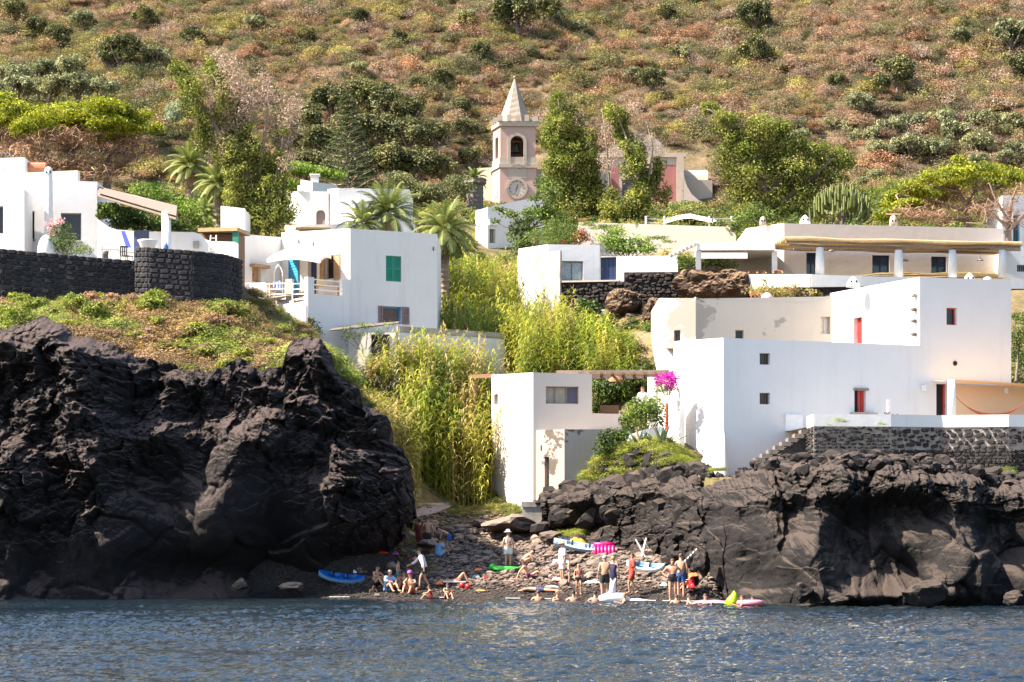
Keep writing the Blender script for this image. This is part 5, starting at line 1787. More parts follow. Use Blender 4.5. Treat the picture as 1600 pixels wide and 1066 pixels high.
# black block wall
t = thing('black_wall', 'tall black lava block wall with a raised curved end, left of the cove', 'wall',(XY(180,112).x,112,12.5))
BW = [XY(-160,111),XY(0,111.5),XY(150,112.4),XY(214,112.8)]
TZ_ = [ZP(382,111),ZP(388,111.5),ZP(402,112.4),ZP(407,112.8)]
BW2 = [XY(211,112.6),XY(232,111.8),XY(300,112),XY(352,112.8),XY(371,113.8),XY(377,115.8)]
TZ2 = [ZP(386,112.6),ZP(386,111.8),ZP(391,112),ZP(397,112.8),ZP(403,113.8),ZP(406,115.8)]
M_core = plain('wall_joint_mortar',(0.055,0.052,0.056),.95,.3,3,.4,.03)
nw = 0
segs = [(BW[i],BW[i + 1],TZ_[i],TZ_[i + 1]) for i in range(3)] + [(BW2[i],BW2[i + 1],TZ2[i],TZ2[i + 1]) for i in range(5)]
def block_run(parent,P,zb,za,zt2,rowh,roww,mat,maxn,seed,variants):
 """coursed blocks following a sloping top"""
 global nw
 r = random.Random(seed); po = Vector(parent['_o']); ang = math.atan2(P.d.y,P.d.x)
 for m_ in variants:
  if not m_.materials: m_.materials.append(mat)
 cells = []; row = 0
 while True:
  any_ = False; s = -r.random() * roww
  while s < P.L:
   w = roww * r.uniform(.7,1.4); s0,s1 = max(0,s),min(P.L,s + w); s += w
   if s1 - s0 < .1: continue
   zt_ = za + (zt2 - za) * ((s0 + s1) / 2) / P.L - row * rowh
   if zt_ - rowh * .5 < zb: continue
   any_ = True; cells.append((s0,s1,zt_ - rowh,zt_))
  row += 1
  if not any_: break
 k0 = 0; VV,FF = [],[]
 for n_,(s0,s1,z0,z1) in enumerate(cells):
  me = variants[r.randrange(len(variants))]
  c = Vector(P.p((s0 + s1) / 2,(z0 + z1) / 2,-.05 + .03 * r.random())) - po
  sc = (s1 - s0 - .03,.2,z1 - z0 - .03)
  if n_ < maxn:
   o = bpy.data.objects.new('block',me); COL.objects.link(o); o.parent = parent; o.location = c
   o.rotation_euler = (0,r.uniform(-.03,.03),ang); o.scale = sc
  else:
   M = Matrix.Translation(c) @ Matrix.Rotation(ang,4, 'Z') @ Matrix.Diagonal((*sc,1))
   VV += [tuple(M @ v.co) for v in me.vertices]; FF += [tuple(i + k0 for i in p_.vertices) for p_ in me.polygons]; k0 += len(me.vertices)
 if VV:
  m2 = bpy.data.meshes.new('small_blocks'); m2.from_pydata(VV,[],FF); m2.materials.append(mat)
  o = bpy.data.objects.new('small_blocks',m2); COL.objects.link(o); o.parent = parent; o['kind'] = 'stuff'
SVB = stone_variants(6,9,.07)
for i,(a_,b_,z0,z1) in enumerate(segs):
 P = Panel(a_,b_); m = MB(); wall_face(m,P,12.0,z0 - .03,z1 - .03,[])
 P.box(m,0,P.L,12.2,min(z0,z1) - .05,-.5,-.02)
 m.build('core',M_core,t)
 block_run(t,P,12.4,z0,z1,.24,.40,M_stone_black,(0,110,45,20,62,40,18,10)[i],90 + i,SVB)
m = MB(); fl = [(p.x,p.y + .1,ZP(408,113)) for p in BW] + [(p.x,p.y + .1,ZP(410,113)) for p in BW2[2:]] + [(XY(377,125).x,125,ZP(408,113)),(XY(-160,125).x,125,ZP(408,113))]
m.add(fl,[tuple(range(len(fl)))]); structure(m.build('courtyard_floor',M_concrete))
# courtyard things
m = MB(); p = W(231,386,113.6)
m.lathe((p.x,p.y,p.z - .1),[(.30,0),(.36,.05),(.44,.30),(.50,.36),(.50,.42),(.44,.40),(.1,.36)],16,sx=.95)
o = m.build('planter_bowl',M_white,None,smooth=True,origin=(p.x,p.y,p.z - .1)); tag(o, 'white round planter bowl standing on the end of the black stone wall', 'planter')
m = MB(); p = W(259,389,113.4); m.lathe((p.x,p.y,p.z - .2),[(.10,0),(.13,.1),(.13,.32),(.05,.42),(.05,.5)],12); m.build
tag(m.build('glass_bottle',plain('blue_glass',(0.04,0.12,0.30),.15),None,smooth=True,origin=(p.x,p.y,p.z - .2)), 'blue glass bottle in front of the white round post on the black wall', 'bottle')
m = MB(); A_ = W(192,361,118.0); B_ = W(201,387,117.2)
m.hexa([B_ + Vector((-.13,0,0)),B_ + Vector((.13,0,0)),B_ + Vector((.13,.06,0)),B_ + Vector((-.13,.06,0)),A_ + Vector((-.1,0,0)),A_ + Vector((.1,0,0)),A_ + Vector((.1,.06,0)),A_ + Vector((-.1,.06,0))])
tag(m.build('blue_board',plain('deep_blue_fabric',(0.01,0.03,0.25),.6),None,origin=tuple(B_)), 'closed deep blue parasol leaning on the courtyard wall', 'parasol')
def simple_chair(p,label,mat,rz=0.0,group=None,name='garden_chair'):
 t = thing(name,label, 'chair',tuple(p),group)
 c,s_ = math.cos(rz),math.sin(rz)
 R_ = lambda x,y,z: (p[0] + c * x - s_ * y,p[1] + s_ * x + c * y,p[2] + z)
 for a_,b_ in ((-1,-1),(1,-1),(-1,1),(1,1)):
  m = MB(); m.tube([R_(a_ * .22,b_ * .22,0),R_(a_ * .2,b_ * .2,.44)],.022,5); m.build('leg',mat,t)
 m = MB(); m.box(R_(0,0,.44),(.46,.46,.04),rz); m.build('seat',mat,t)
 for k in range(4):
  m = MB(); m.box(R_(-.18 + .12 * k,.24,.48),(.07,.03,.42),rz); m.build('slat',mat,t)
 m = MB(); m.box(R_(0,.24,.90),(.48,.04,.07),rz); m.build('top_rail',mat,t)
 for a_ in (-1,1):
  m = MB(); m.box(R_(a_ * .25,0,.64),(.05,.46,.03),rz); m.build('armrest',mat,t)
 return t
zc_ = ZP(408,113)
simple_chair((XY(165,114.3).x,114.3,ZP(405.5,114.3) - .0), 'left one of the two white slatted chairs behind the black wall',M_whitepaint,PI, 'white slatted chairs in the courtyard')
simple_chair((XY(178,114.6).x,114.6,ZP(405.5,114.6)), 'right one of the two white slatted chairs behind the black wall',M_whitepaint,PI, 'white slatted chairs in the courtyard')
simple_chair((XY(198,115).x,115,zc_), 'dark reclining garden chair beside the white chairs in the courtyard',plain('black_metal',(0.02,0.02,0.02),0.4),.8)
t = thing('garden_tools', 'dark bin with yellow and black gear against the courtyard wall', 'bin',(XY(166,117.5).x,117.5,zc_))
m = MB(); p = XY(166,117.5); m.lathe((p.x,p.y,zc_),[(.22,0),(.28,.5),(.28,.6)],12); m.build('bin',plain('yellow_plastic',(0.45,0.33,0.03),.5),t)
m = MB(); m.lathe((p.x,p.y,zc_ + .6),[(.27,0),(.25,.25),(.1,.4)],10); m.build('bag',plain('black_plastic',(0.02,0.02,0.02),.4),t)
m = MB(); m.tube([(p.x - .1,p.y,zc_ + .5),(p.x - .25,p.y + .1,zc_ + 1.5)],.02,5); m.tube([(p.x + .1,p.y,zc_ + .5),(p.x + .12,p.y + .1,zc_ + 1.4)],.02,5); m.build('handle',M_metal,t)
m = MB(); p = W(72,392,113.5); m.ball((p.x,p.y,p.z - .1),(.42,.4,.85),10); tag(m.build('clay_jar',M_white,None,smooth=True,origin=(p.x,p.y,p.z - .8)), 'big rounded white jar beside the oleander on the black wall', 'jar')
# ===== square white house, centre left ------------------------------------
J0 = XY(547,125.5); J1 = XY(683,128.0)
JL = XY(372,129.5); JM = XY(434,131.5)
h = House('white_house', 'square white house with green shutters on its weathered side wall, centre left', 'house',[XY(440,130.5),J0,J1],11.5,
 [ZP(364,130.5),ZP(357,125.5),ZP(366,128)],plaster('stained_white_lime_wash',(0.68,0.645,0.61),.22,.35),back=7)
h.hole(0,452,467,404,470,f_dark,frame=M_whitepaint,glass=M_dark)
h.hole(0,481,495,404,470,f_door,mat=M_navy,planks=2)
h.hole(0,507,524,399,436,f_dark,frame=M_tanwood,fw=.06)
h.hole(1,603,627,400,440,None)
h.hole(1,598,628,479,506,f_dark,frame=M_blue,fw=.09,glass=plain('brown_curtain',(0.12,0.075,0.06),.8))
HJ = h.finish()
P = h.panels[1]
r_ = h.rect(1,603,627,400,440)
for k in (0,1):
 a_ = r_[0] + (r_[1] - r_[0]) * k / 2
 shutter(HJ,P,a_ + .01,a_ + (r_[1] - r_[0]) / 2 - .01,r_[2],r_[3],-.10,M_green)
m = MB(); P.box(m,r_[0],r_[1],r_[2],r_[3],-.2,-.12); m.build('backing',M_dark,HJ)
r_ = h.rect(1,598,628,479,506)
M_mauve = plain('brown_violet_paint',(0.20,0.13,0.12),.6,.15,6)
shutter(HJ,P,r_[0] - .26,r_[0] - .01,r_[2],r_[3],.01,M_mauve,10, 'brown open shutter'); shutter(HJ,P,r_[1] + .01,r_[1] + .42,r_[2],r_[3],.01,M_mauve,10, 'brown open shutter')
P = h.panels[0]
t0,z1 = on(P,452,404); t1,z0 = on(P,467,458)
shutter(HJ,P,t0 + .02,t1,z0,z1,.02,M_blue,12, 'bright blue closed shutter')
t0,z1 = on(P,501,400); t1,z0 = on(P,508,436)
shutter(HJ,P,t0,t1,z0,z1,.02,M_tanwood,10, 'tan wooden open shutter')
t0,z1 = on(P,523,398); t1,z0 = on(P,532,437)
shutter(HJ,P,t0,t1,z0,z1,.02,M_tanwood,10, 'tan wooden open shutter')
for px,py in ((489,381),(466,377)):
 m = MB(); t0,z0 = on(P,px,py); P.box(m,t0,t0 + .12,z0 - .12,z0 + .1,.003,.12); m.build('wall_lamp',M_concrete,HJ)
P = h.panels[1]; m = MB(); t0,z0 = on(P,677,389); m.ball(P.p(t0,z0,.03),(.05,.05,.12),5); m.build('pipe_end',M_metal,HJ)
h = House('white_house', 'cream wing with a small tan-shuttered window, left of the square white house', 'house',[XY(371,129.5),XY(381,128.0),XY(441,130.6)],12,[ZP(366,129.5),ZP(366,128),ZP(371,130.6)],M_white,back=5)
h.hole(1,394,408,417,441,f_door,mat=M_tanwood,open_frac=.35,planks=1)
hw2 = h.finish()
P = h.panels[1]; m = MB(); t0,z0 = on(P,390,417); t1,_ = on(P,415,417); P.box(m,t0,t1,z0,z0 + .16,.003,.35); m.build('lintel',M_tanwood,hw2)
P2_ = P
# terrace slab, low walls and rail
t = thing('house_terrace', 'raised white terrace with railings in front of the square white house', 'terrace',(XY(460,125).x,125,12))
ZT = ZP(471,126)
m = MB()
m.hexa([(XY(374,126).x,126,ZT - .35),(XY(483,124).x,124,ZT - .35),(XY(545,125.3).x,125.7,ZT - .35),(XY(374,130).x,130,ZT - .35),(XY(374,126).x,126,ZT),(XY(483,124).x,124,ZT),(XY(545,125.3).x,125.7,ZT),(XY(374,130).x,130,ZT)]); m.build('slab',M_cream2,t)
Pt = Panel(XY(480,123.6),XY(547,125.4))
def pxbox(P_,px0,px1,py0,py1,o0,o1,name,mat,par):
 m = MB(); t0,Y0 = P_.at(px0); t1,Y1 = P_.at(px1); P_.box(m,t0,t1,ZP(py1,(Y0 + Y1) / 2),ZP(py0,(Y0 + Y1) / 2),o0,o1); return m.build(name,mat,par)
pxbox(Pt,481,491,433,520,-.3,0, 'pier',M_white,t)
pxbox(Pt,536,547,436,520,-.3,0, 'pier',M_white,t)
pxbox(Pt,491,536,461,540,-.3,-.01, 'front_wall',M_white,t)
pxbox(Pt,484,547,517,560,-.28,-.04, 'front_wall',M_white,t)
Pr = Panel(XY(374,125.6),XY(482,124.0))
pxbox(Pr,391,414,442,468,-.15,0, 'rail_panel',M_white,t)
pxbox(Pr,446,456,436,460,-.25,0, 'pier',M_cream,t)
for px in (376,390,415,420,445,456,481):
 pxbox(Pr,px,px + 1.4,442,468,-.04,0, 'rail_post',M_whitepaint,t)
for a_,b_ in ((374,391),(415,446),(456,481)):
 for py in (442.5,451,459,467):
  pxbox(Pr,a_,b_,py,py + 1.3,-.03,-.005, 'rail',M_whitepaint,t)
for py in (437.5,445.5,453):
 pxbox(Pt,491,536,py,py + 1.5,-.1,-.05, 'rail',M_whitepaint,t)
# steps seen edge-on at the right
for k in range(12):
 m = MB(); z = ZT - .1 - k * .19; q = XY(480 - (k % 2),124.3 - .1 * k); m.box((q.x - .02,q.y,z - .10),(.28,.5,.10)); m.build('step',M_cream,t)
# dark beam and underside
m = MB(); m.tube([W(387,472,124.6),W(430,466,124.8),W(482,459,124.2)],.10,6); m.build('beam',M_greywood,t)
# parasol
t = thing('parasol', 'big off-white square parasol with wooden pole on the house terrace', 'parasol',tuple(W(469,470,126.4)))
mp = wood('pole_wood',(0.30,0.15,0.08))
m = MB(); m.tube([W(469,471,126.4),W(467.5,398,126.4)],.035,6); m.build('pole',mp,t)
top = W(464,389,126.4)
cs = [W(417,405,126.8),W(500,406,124.2),W(518,400,126.6),W(450,396,129.5)]
m = MB(); n = 6
for k in range(4):
 a_,b_ = cs[k],cs[(k + 1) % 4]
 for i in range(n):
  for j in range(n):
   def pp_(u,v_):
    e = a_.lerp(b_,u); e = e + Vector((0,0,.18 * math.sin(PI * u) * 1))
    q = top.lerp(e,v_); q.z += .10 * math.sin(PI * v_); return q
   m.quad(pp_(i / n,j / n),pp_((i + 1) / n,j / n),pp_((i + 1) / n,(j + 1) / n),pp_(i / n,(j + 1) / n))
 for i in range(n):
  e0 = a_.lerp(b_,i / n) + Vector((0,0,.18 * math.sin(PI * i / n))); e1 = a_.lerp(b_,(i + 1) / n) + Vector((0,0,.18 * math.sin(PI * (i + 1) / n)))
  m.quad(e0,e1,e1 - Vector((0,0,.18)),e0 - Vector((0,0,.18)))
m.build('canopy',M_cloth,t)
for c_ in cs:
 m = MB(); m.tube([W(468,404,126.4),c_ - Vector((0,0,.05))],.015,4); m.build('rib',mp,t)
# towel, chairs, table, statue arch
m = MB(); vs,fs = [],[]
for i in range(9):
 for j in range(7):
  p = W(427 + 14 * i / 8,440 + 15 * j / 6 + 1.5 * math.sin(i * .9),125.05); vs.append((p.x,p.y - .05 - .03 * math.sin(i * 2.2) - .02 * j * .3,p.z))
for i in range(8):
 for j in range(6):
  a_ = i * 7 + j; fs.append((a_,a_ + 7,a_ + 8,a_ + 1))
m.add(vs,fs)
mt,nt,bs = nodes_of('blue_white_towel'); wv = N(nt, 'ShaderNodeTexWave',i_Scale=3.5,i_Distortion=6.0); nt.links.new(objvec(nt),wv.inputs[0]); nt.links.new(ramp(nt,wv.outputs[0],[(.4,(.10,.22,.55)),(.6,(.75,.78,.82))]),bs.inputs[0])
tag(m.build('towel',mt,None,origin=tuple(W(434,455,125))), 'blue and white patterned towel hung over the terrace rail', 'towel')
simple_chair(tuple(W(424,470,126.0)), 'tan wooden chair behind the rail, left on the house terrace',M_tanwood,.5)
simple_chair(tuple(W(477,470,126.6)), 'brown wooden chair beside the parasol pole on the house terrace',mp,-1.2)
t = thing('bench', 'tan wooden bench and table with a folded yellow cloth, right on the terrace', 'bench',tuple(W(513,470,126)))
m = MB(); p = W(512,447,126.4); m.box(tuple(p),(1.3,.5,.06)); m.build('table_top',M_tanwood,t)
for s_ in (-.55,.55):
 m = MB(); m.box((p.x + s_,p.y,ZT),(.08,.4,p.z - ZT)); m.build('leg',M_tanwood,t)
m = MB(); p = W(500,447,126.2); m.box((p.x,p.y,p.z + .07),(.35,.35,.18),.3); m.build('cloth',plain('yellow_cloth',(0.65,0.42,0.12),.9),t)
t = thing('garden_arch', 'small white pointed trellis arch against the cream wall', 'trellis',tuple(W(436,470,128.5)))
for px in (428.5,441.5):
 m = MB(); m.tube([W(px,471,128.5),W(px,425,128.5)],.03,5); m.build('post',M_whitepaint,t)
m = MB(); m.tube([W(428.5,425,128.5),W(431,419,128.5),W(435,414,128.5),W(439,419,128.5),W(441.5,425,128.5)],.04,5); m.build('arch',M_whitepaint,t)
# low garden wall in front
h = House('garden_wall', 'low bluish white garden wall in front of the terraced house', 'wall',[XY(374,120.6),XY(478,118.6),XY(480,118.7)],11,[ZP(473,120.6),ZP(477,118.6),ZP(477,118.7)],M_white2,back=.3)
h.finish()
# lean-to reed roof below the big window
t = thing('lean_to', 'ragged dark reed lean-to roof on a white wall below the brown-shuttered window', 'lean-to',(XY(570,123).x,123,11))
for k in range(14):
 a_ = W(514 + k * 1.0,516.5 - k * .35,122.0 + k * .22); b_ = W(620 + k * .3,505 - k * .1,122.4 + k * .22)
 m = MB(); m.tube([a_,a_.lerp(b_,.5) + Vector((0,0,.05 * math.sin(k))),b_],.05,5); m.build('reed_bundle',M_greywood,t)
m = MB(); P = Panel(XY(624,123.9),XY(789,128.0));
P.box(m,0,P.L,ZP(519,124),ZP(510,124),-.25,0); m.build('ledge',M_concrete,t)
m = MB(); P.box(m,0,P.L,10,ZP(519.5,124),-.3,-.03); m.build('wall',M_white,t)
m = MB(); P = Panel(XY(545,124.2),XY(624,124.0)); P.box(m,0,P.L,10,ZP(517,123),-.2,0); m.build('wall',M_white,t)
m = MB(); P.box(m,P.L * .45,P.L * .8,11,ZP(520,123),.003,.05); m.build('doorway',M_dark,t)
# ===== houses further back
h = House('white_house', 'white house with an arched brown door behind the tall poplars', 'house',[XY(446,151),XY(512,150),XY(528,152)],19,[ZP(299,151),ZP(300,150),ZP(297,152)],M_white,back=5)
r_ = h.hole(0,492,509,328,352,None)
hb = h.finish(); P = h.panels[0]
m = MB(); P.box(m,r_[0],r_[1],r_[2],r_[3],-.3,-.26); dr = m.build('door',plain('brown_violet_door',(0.16,0.12,0.115),.7),hb)
m = MB(); R = (r_[1] - r_[0]) / 2; c_ = (r_[0] + r_[1]) / 2; zc = r_[3] - R
for side in (-1,1):
 for k in range(8):
  a0,a1 = PI / 2 * k / 8,PI / 2 * (k + 1) / 8
  q = [P.p(c_ + side * R * math.cos(a0),zc + R * math.sin(a0),-.01),P.p(c_ + side * R,zc + R * math.sin(a0),-.01),P.p(c_ + side * R,zc + R * math.sin(a1),-.01),P.p(c_ + side * R * math.cos(a1),zc + R * math.sin(a1),-.01)]
  m.quad(*(q if side < 0 else q[::-1]))
m.build('arch',M_white,hb)
m = MB(); p = W(470,299,150.5); m.box(tuple(p),(.4,.4,.35)); m.build('chimney',M_white,hb)
h = House('white_house', 'stepped white house with blank walls behind the palms', 'house',[XY(512,150.5),XY(528,149),XY(640,151)],19,[ZP(296,150.5),ZP(294,149),ZP(296,151)],M_white,back=5); h.finish()
h = House('white_house', 'lower white wall with a small ledge roof in front of the arched-door house', 'house',[XY(445,147),XY(470,146),XY(648,147)],19,[ZP(352,147),ZP(352,146),ZP(345,147)],M_white,back=3)
hx = h.finish()
m = MB(); P = Panel(XY(461,145.9),XY(515,146.2)); P.box(m,0,P.L,ZP(360,146),ZP(357,146),-.2,.6); m.build('cane_roof',M_cane,hx)
h = House('white_house', 'white raised roof block with slanting side wall left of the tall palm', 'house',[XY(527,148.5),XY(556,147.5),XY(600,148)],19,[ZP(325,148.5),ZP(318,147.5),ZP(319,148)],M_white,back=2); h.finish()
m = MB(); p = W(582,356,146); m.lathe((p.x,p.y,p.z - 1),[(.12,0),(.12,1.0),(.16,1.0),(.12,1.25),(.03,1.4)],10)
tag(m.build('chimney_pot',M_cream,None,origin=(p.x,p.y,p.z - 1)), 'little cream chimney pot at the foot of the palms', 'chimney')
h = House('white_house', 'tiny far white house with two chimneys below the wooded slope', 'house',[XY(470,190),XY(488,187),XY(526,189)],26,[ZP(281,190),ZP(284,187),ZP(289,189)],M_white,back=3)
hf_ = h.finish()
m = MB(); p = W(492,284,188); m.box((p.x,p.y,p.z - .3),(.6,.6,.8)); m.build('chimney',M_white,hf_)
m = MB(); p = W(492,275,188); m.box((p.x,p.y,p.z),(.8,.8,.12)); m.build('chimney_cap',M_white,hf_)
h = House('white_house', 'white house gable glimpsed behind the poplar trunks, right of the ladder', 'house',[XY(345,135),XY(382,134)],15,[ZP(322,135),ZP(326,134)],M_white,back=3); h.finish()
# ------------------------------------------------------------------ vegetation
FOOT = []
for o in list(bpy.data.objects):
 if o.type == 'MESH' and o.name.split('.')[0] in ('roof',) and o.parent is not None:
  vs = [Vector(v.co) + Vector(o['_o']) for v in o.data.vertices]
  xs_ = [v.x for v in vs]; ys_ = [v.y for v in vs]
  FOOT.append((min(xs_),max(xs_),min(ys_),max(ys_)))
FOOT += [(XY(1050,134).x,30,129.5,137),(XY(374,125).x,XY(545,125).x,120,131),(-40,XY(375,116).x,112,121.5),(XY(1262,105).x,32,103,116),(XY(510,122).x,XY(624,126).x,121.8,127.5),(XY(624,122).x,XY(790,126).x,124.6,128.5),
 (XY(765,230).x,XY(1120,230).x,226,246),(XY(870,138).x,XY(1060,138).x,135.5,141)]
def clear_of(x,y,m=0.8,my=1.5):
 ok = np.ones(len(x),bool)
 for a,b,c,d in FOOT:
  ok &= ~((x > a - m) & (x < b + m) & (y > c - my) & (y < d + m))
 return ok
def bush_proto(seed,n=520,ls=0.20,flat=0.8,mat=None,sub=9,up=.35,aspect=.55,name='bush_shape'):
 r = np.random.default_rng(seed)
 P,O,S = clump_points([(0,0,0.45 * flat,1,1,flat)],1,r,sub=sub)
 P,O,S = [],[],[]
 k = 16
 d = r.normal(size=(k,3)); d[:,2] = np.abs(d[:,2]); d /= np.linalg.norm(d,axis=1)[:,None]
 cen = d * (0.45 + 0.4 * r.random(k))[:,None]
 ss = r.random(k)
 idx = r.integers(0,k,n)
 p = cen[idx] + r.normal(size=(n,3)) * 0.20
 ln = np.linalg.norm(p,axis=1); p = p / np.maximum(1,ln / 1.1)[:,None]
 o = p / (np.linalg.norm(p,axis=1)[:,None] + 1e-6)
 p[:,2] = np.abs(p[:,2]) * flat
 me = leaf_mesh(name,p,ls,mat,aspect,up,o,seed,ss[idx])
 return me
M_li = leafmat('scrub_leaves',(0.6,0.6,0.6),(1.5,1.45,1.35), 'INST',trans=.22)
hill_protos = [proto(bush_proto(10 + i,1500,.095,.75 + .1 * (i % 3),M_li)) for i in range(4)] + [proto(bush_proto(20,1100,.10,.8,M_li,aspect=.3))]
cols_dry = np.array([(0.27,0.165,0.12),(0.21,0.14,0.095),(0.25,0.185,0.15),(0.18,0.14,0.08),(0.31,0.22,0.16),(0.18,0.155,0.08),(0.30,0.165,0.10),(0.13,0.12,0.06),(0.20,0.16,0.12)])
cols_grn = np.array([(0.12,0.125,0.05),(0.09,0.10,0.045),(0.17,0.17,0.06),(0.22,0.17,0.07),(0.05,0.075,0.028),(0.20,0.13,0.075),(0.26,0.24,0.07)])
def tints(n,wet,r):
 a = cols_dry[r.integers(0,len(cols_dry),n)]; b = cols_grn[r.integers(0,len(cols_grn),n)]
 t = np.where((r.random(n) < wet)[:,None],b,a)
 t = t * .80 + np.array([0.195,0.145,0.085]) * .20
 return t * (0.92 + 0.58 * r.random(n))[:,None] * np.array([1.03,1.0,1.06])
r = np.random.default_rng(11)
sp = 1.08
gy,gx = np.meshgrid(np.arange(226,335,sp),np.arange(-84,84,sp),indexing='ij')
X_ = (gx + r.uniform(-.7,.7,gx.shape) * sp).ravel(); Y_ = (gy + r.uniform(-.7,.7,gy.shape) * sp).ravel()
k = (np.abs(X_) < .235 * Y_ + 5) & clear_of(X_,Y_)
X_,Y_ = X_[k],Y_[k]
Z_ = land(X_,Y_)
n = len(X_)
clus = fbm(X_ / 7,Y_ / 7,o=3,s=61)
wet = np.clip(.60 - X_ / 190 + .75 * clus - .004 * (Y_ - 250),.04,.95)
big = r.random(n)
sc = .75 + 1.25 * big ** 3 + .5 * np.clip(clus,0,1)
S3 = np.stack([sc * r.uniform(.85,1.35,n),sc * r.uniform(.85,1.3,n),sc * r.uniform(.7,1.15,n)],1)
scatter('hillside_scrub',np.stack([X_,Y_,Z_ - .15],1),S3,r.random(n) * 6.28,r.integers(0,5,n),tints(n,wet,r),hill_protos, 'dry brown and green scrub covering the mountainside', 'scrub')
# larger round shrubs and small trees on the slope, each one its own
M_lo = leafmat('dark_shrub_leaves',(0.035,0.042,0.016),(0.21,0.205,0.08), 'OBJ',trans=.15)
M_lo2 = leafmat('olive_leaves',(0.09,0.10,0.05),(0.36,0.36,0.20), 'OBJ',trans=.2)
M_lo3 = leafmat('russet_leaves',(0.10,0.05,0.03),(0.34,0.18,0.10), 'OBJ',trans=.15)
M_trunk = wood('bark',(0.16,0.12,0.09),.9)
def tree_mesh(seed,n,ls,mat,flat=.85,lobes=9):
 r = np.random.default_rng(seed)
 d = r.normal(size=(lobes,3)); d[:,2] = np.abs(d[:,2]) * .8; d /= np.linalg.norm(d,axis=1)[:,None]
 C = [(0,0,.95,.62,.62,.5)] + [(a[0] * .62,a[1] * .62,.85 + a[2] * .62 * flat,.40,.40,.34) for a in d]
 P,O,S = clump_points(C,1,r,sub=6,spread=.3)
 P,O,S = [],[],[]
 per = n // len(C)
 for c in C:
  k = 7
  dd = r.normal(size=(k,3)); dd[:,2] += .4; dd /= np.linalg.norm(dd,axis=1)[:,None]
  ss = r.random(k); idx = r.integers(0,k,per)
  p = dd[idx] * .72 + r.normal(size=(per,3)) * .27
  ln = np.linalg.norm(p,axis=1); p = p / np.maximum(1,ln / 1.1)[:,None]
  O.append(p / (np.linalg.norm(p,axis=1)[:,None] + 1e-6)); P.append(np.array(c[:3]) + p * np.array(c[3:])); S.append(ss[idx])
 P,O,S = np.concatenate(P),np.concatenate(O),np.concatenate(S)
 P[:,2] = np.maximum(P[:,2],.08)
 return leaf_mesh('crown',P,ls,mat,.55,.3,O,seed,S)
def trunk_mesh(seed):
 m = MB(); r = random.Random(seed)
 m.tube([(0,0,-.4),(r.uniform(-.1,.1),0,.3),(0,r.uniform(-.1,.1),.8)],[.10,.07,.04],6)
 for k in range(4):
  a = k * 1.57 + r.random(); m.tube([(0,0,.3),(.3 * math.cos(a),.3 * math.sin(a),.7),(.5 * math.cos(a),.5 * math.sin(a),1.1)],[.05,.035,.015],5)
 me = bpy.data.meshes.new('trunk'); me.from_pydata(m.v,[],m.f); me.materials.append(M_trunk); return me
T_dark = [tree_mesh(30 + i,2600,.13,M_lo) for i in range(3)]
T_olive = [tree_mesh(40 + i,2600,.13,M_lo2) for i in range(3)]
T_rus = [tree_mesh(50 + i,900,.12,M_lo3,.7) for i in range(2)]
TRK = [trunk_mesh(i) for i in range(3)]
def plant(name,label,cat,group,p,s,meshes,k,trunk=True,rz=None,sz=1.0):
 e = thing(name,label,cat,(p[0],p[1],p[2]),group)
 e.rotation_euler = (0,0,random.random() * 6.28 if rz is None else rz)
 e.scale = (s,s,s * sz)
 c = bpy.data.objects.new('crown',meshes[k % len(meshes)]); COL.objects.link(c); c.parent = e
 if trunk:
  c = bpy.data.objects.new('trunk',TRK[k % 3]); COL.objects.link(c); c.parent = e
 return e
def where(px,py):
 lm = [(110, 'the umbrella pine'),(230, 'the pergola palms'),(440, 'the ragged poplar'),(590, 'the tall upright palm'),(720, 'the wooded hollow'),(840, 'the bell tower'),(930, 'the leafy poplar'),(1060, 'the church facade'),(1150, 'the low brown shed'),(1300, 'the big spreading tree'),(1400, 'the cactus'),(1520, 'the spreading right-hand pine'),(1700, 'the right edge of the villa')]
 n = next(b for a,b in lm if px <= a)
 return ('very high' if py < 45 else 'high' if py < 90 else 'halfway up' if py < 150 else 'low down') + ' above ' + n
SEEN = {}
def uniq(l):
 SEEN[l] = SEEN.get(l,0) + 1
 return l if SEEN[l] == 1 else l + ', ' + ('second', 'third', 'fourth', 'fifth', 'sixth', 'seventh', 'eighth', 'ninth', 'tenth', 'eleventh')[min(SEEN[l] - 2,9)] + ' from left'
i_ = 0
for (px,py,Y,rpx,kind) in sorted([
 (187,85,268,36,0),(95,60,276,26,0),(130,35,282,22,1),(245,90,268,24,1),(415,150,256,24,0),(375,165,252,20,1),(725,205,246,22,0),(735,250,238,22,0),(720,170,252,20,0),(560,110,264,18,1),(165,95,266,22,0),(300,60,275,20,0),(225,30,280,22,0),(810,28,290,42,0),(850,22,291,30,0),(748,85,270,22,0),(690,125,262,20,0),(655,135,262,18,0),
 (765,130,258,12,0),(270,180,246,16,1),(1040,25,290,20,0),(1180,30,288,34,0),(1020,130,262,28,0),(985,120,264,18,1),(1180,85,272,30,0),(1400,120,262,36,0),(1375,135,260,22,0),(1580,60,275,36,1),
 (1590,110,265,30,0),(1310,130,262,18,0),(1060,85,272,20,1),(1500,60,276,20,1),(1345,165,254,24,1),(905,45,284,18,1),(560,30,286,20,0),(480,60,280,18,0),(400,40,284,20,1),(60,45,284,20,0),(20,20,288,24,0),(620,60,280,16,0),(730,30,288,18,1)]):
 p = hit(px,py + rpx * .8,226)
 s = rpx * p.y / FPX * 1.05
 plant('hill_shrub',uniq('round %s shrub %s' % ('dark green' if kind == 0 else 'grey green',where(px,py))), 'shrub', 'dark round shrubs scattered over the mountainside' if kind == 0 else 'grey green shrubs scattered over the mountainside',p,s,T_dark if kind == 0 else T_olive,i_,True)
 i_ += 1
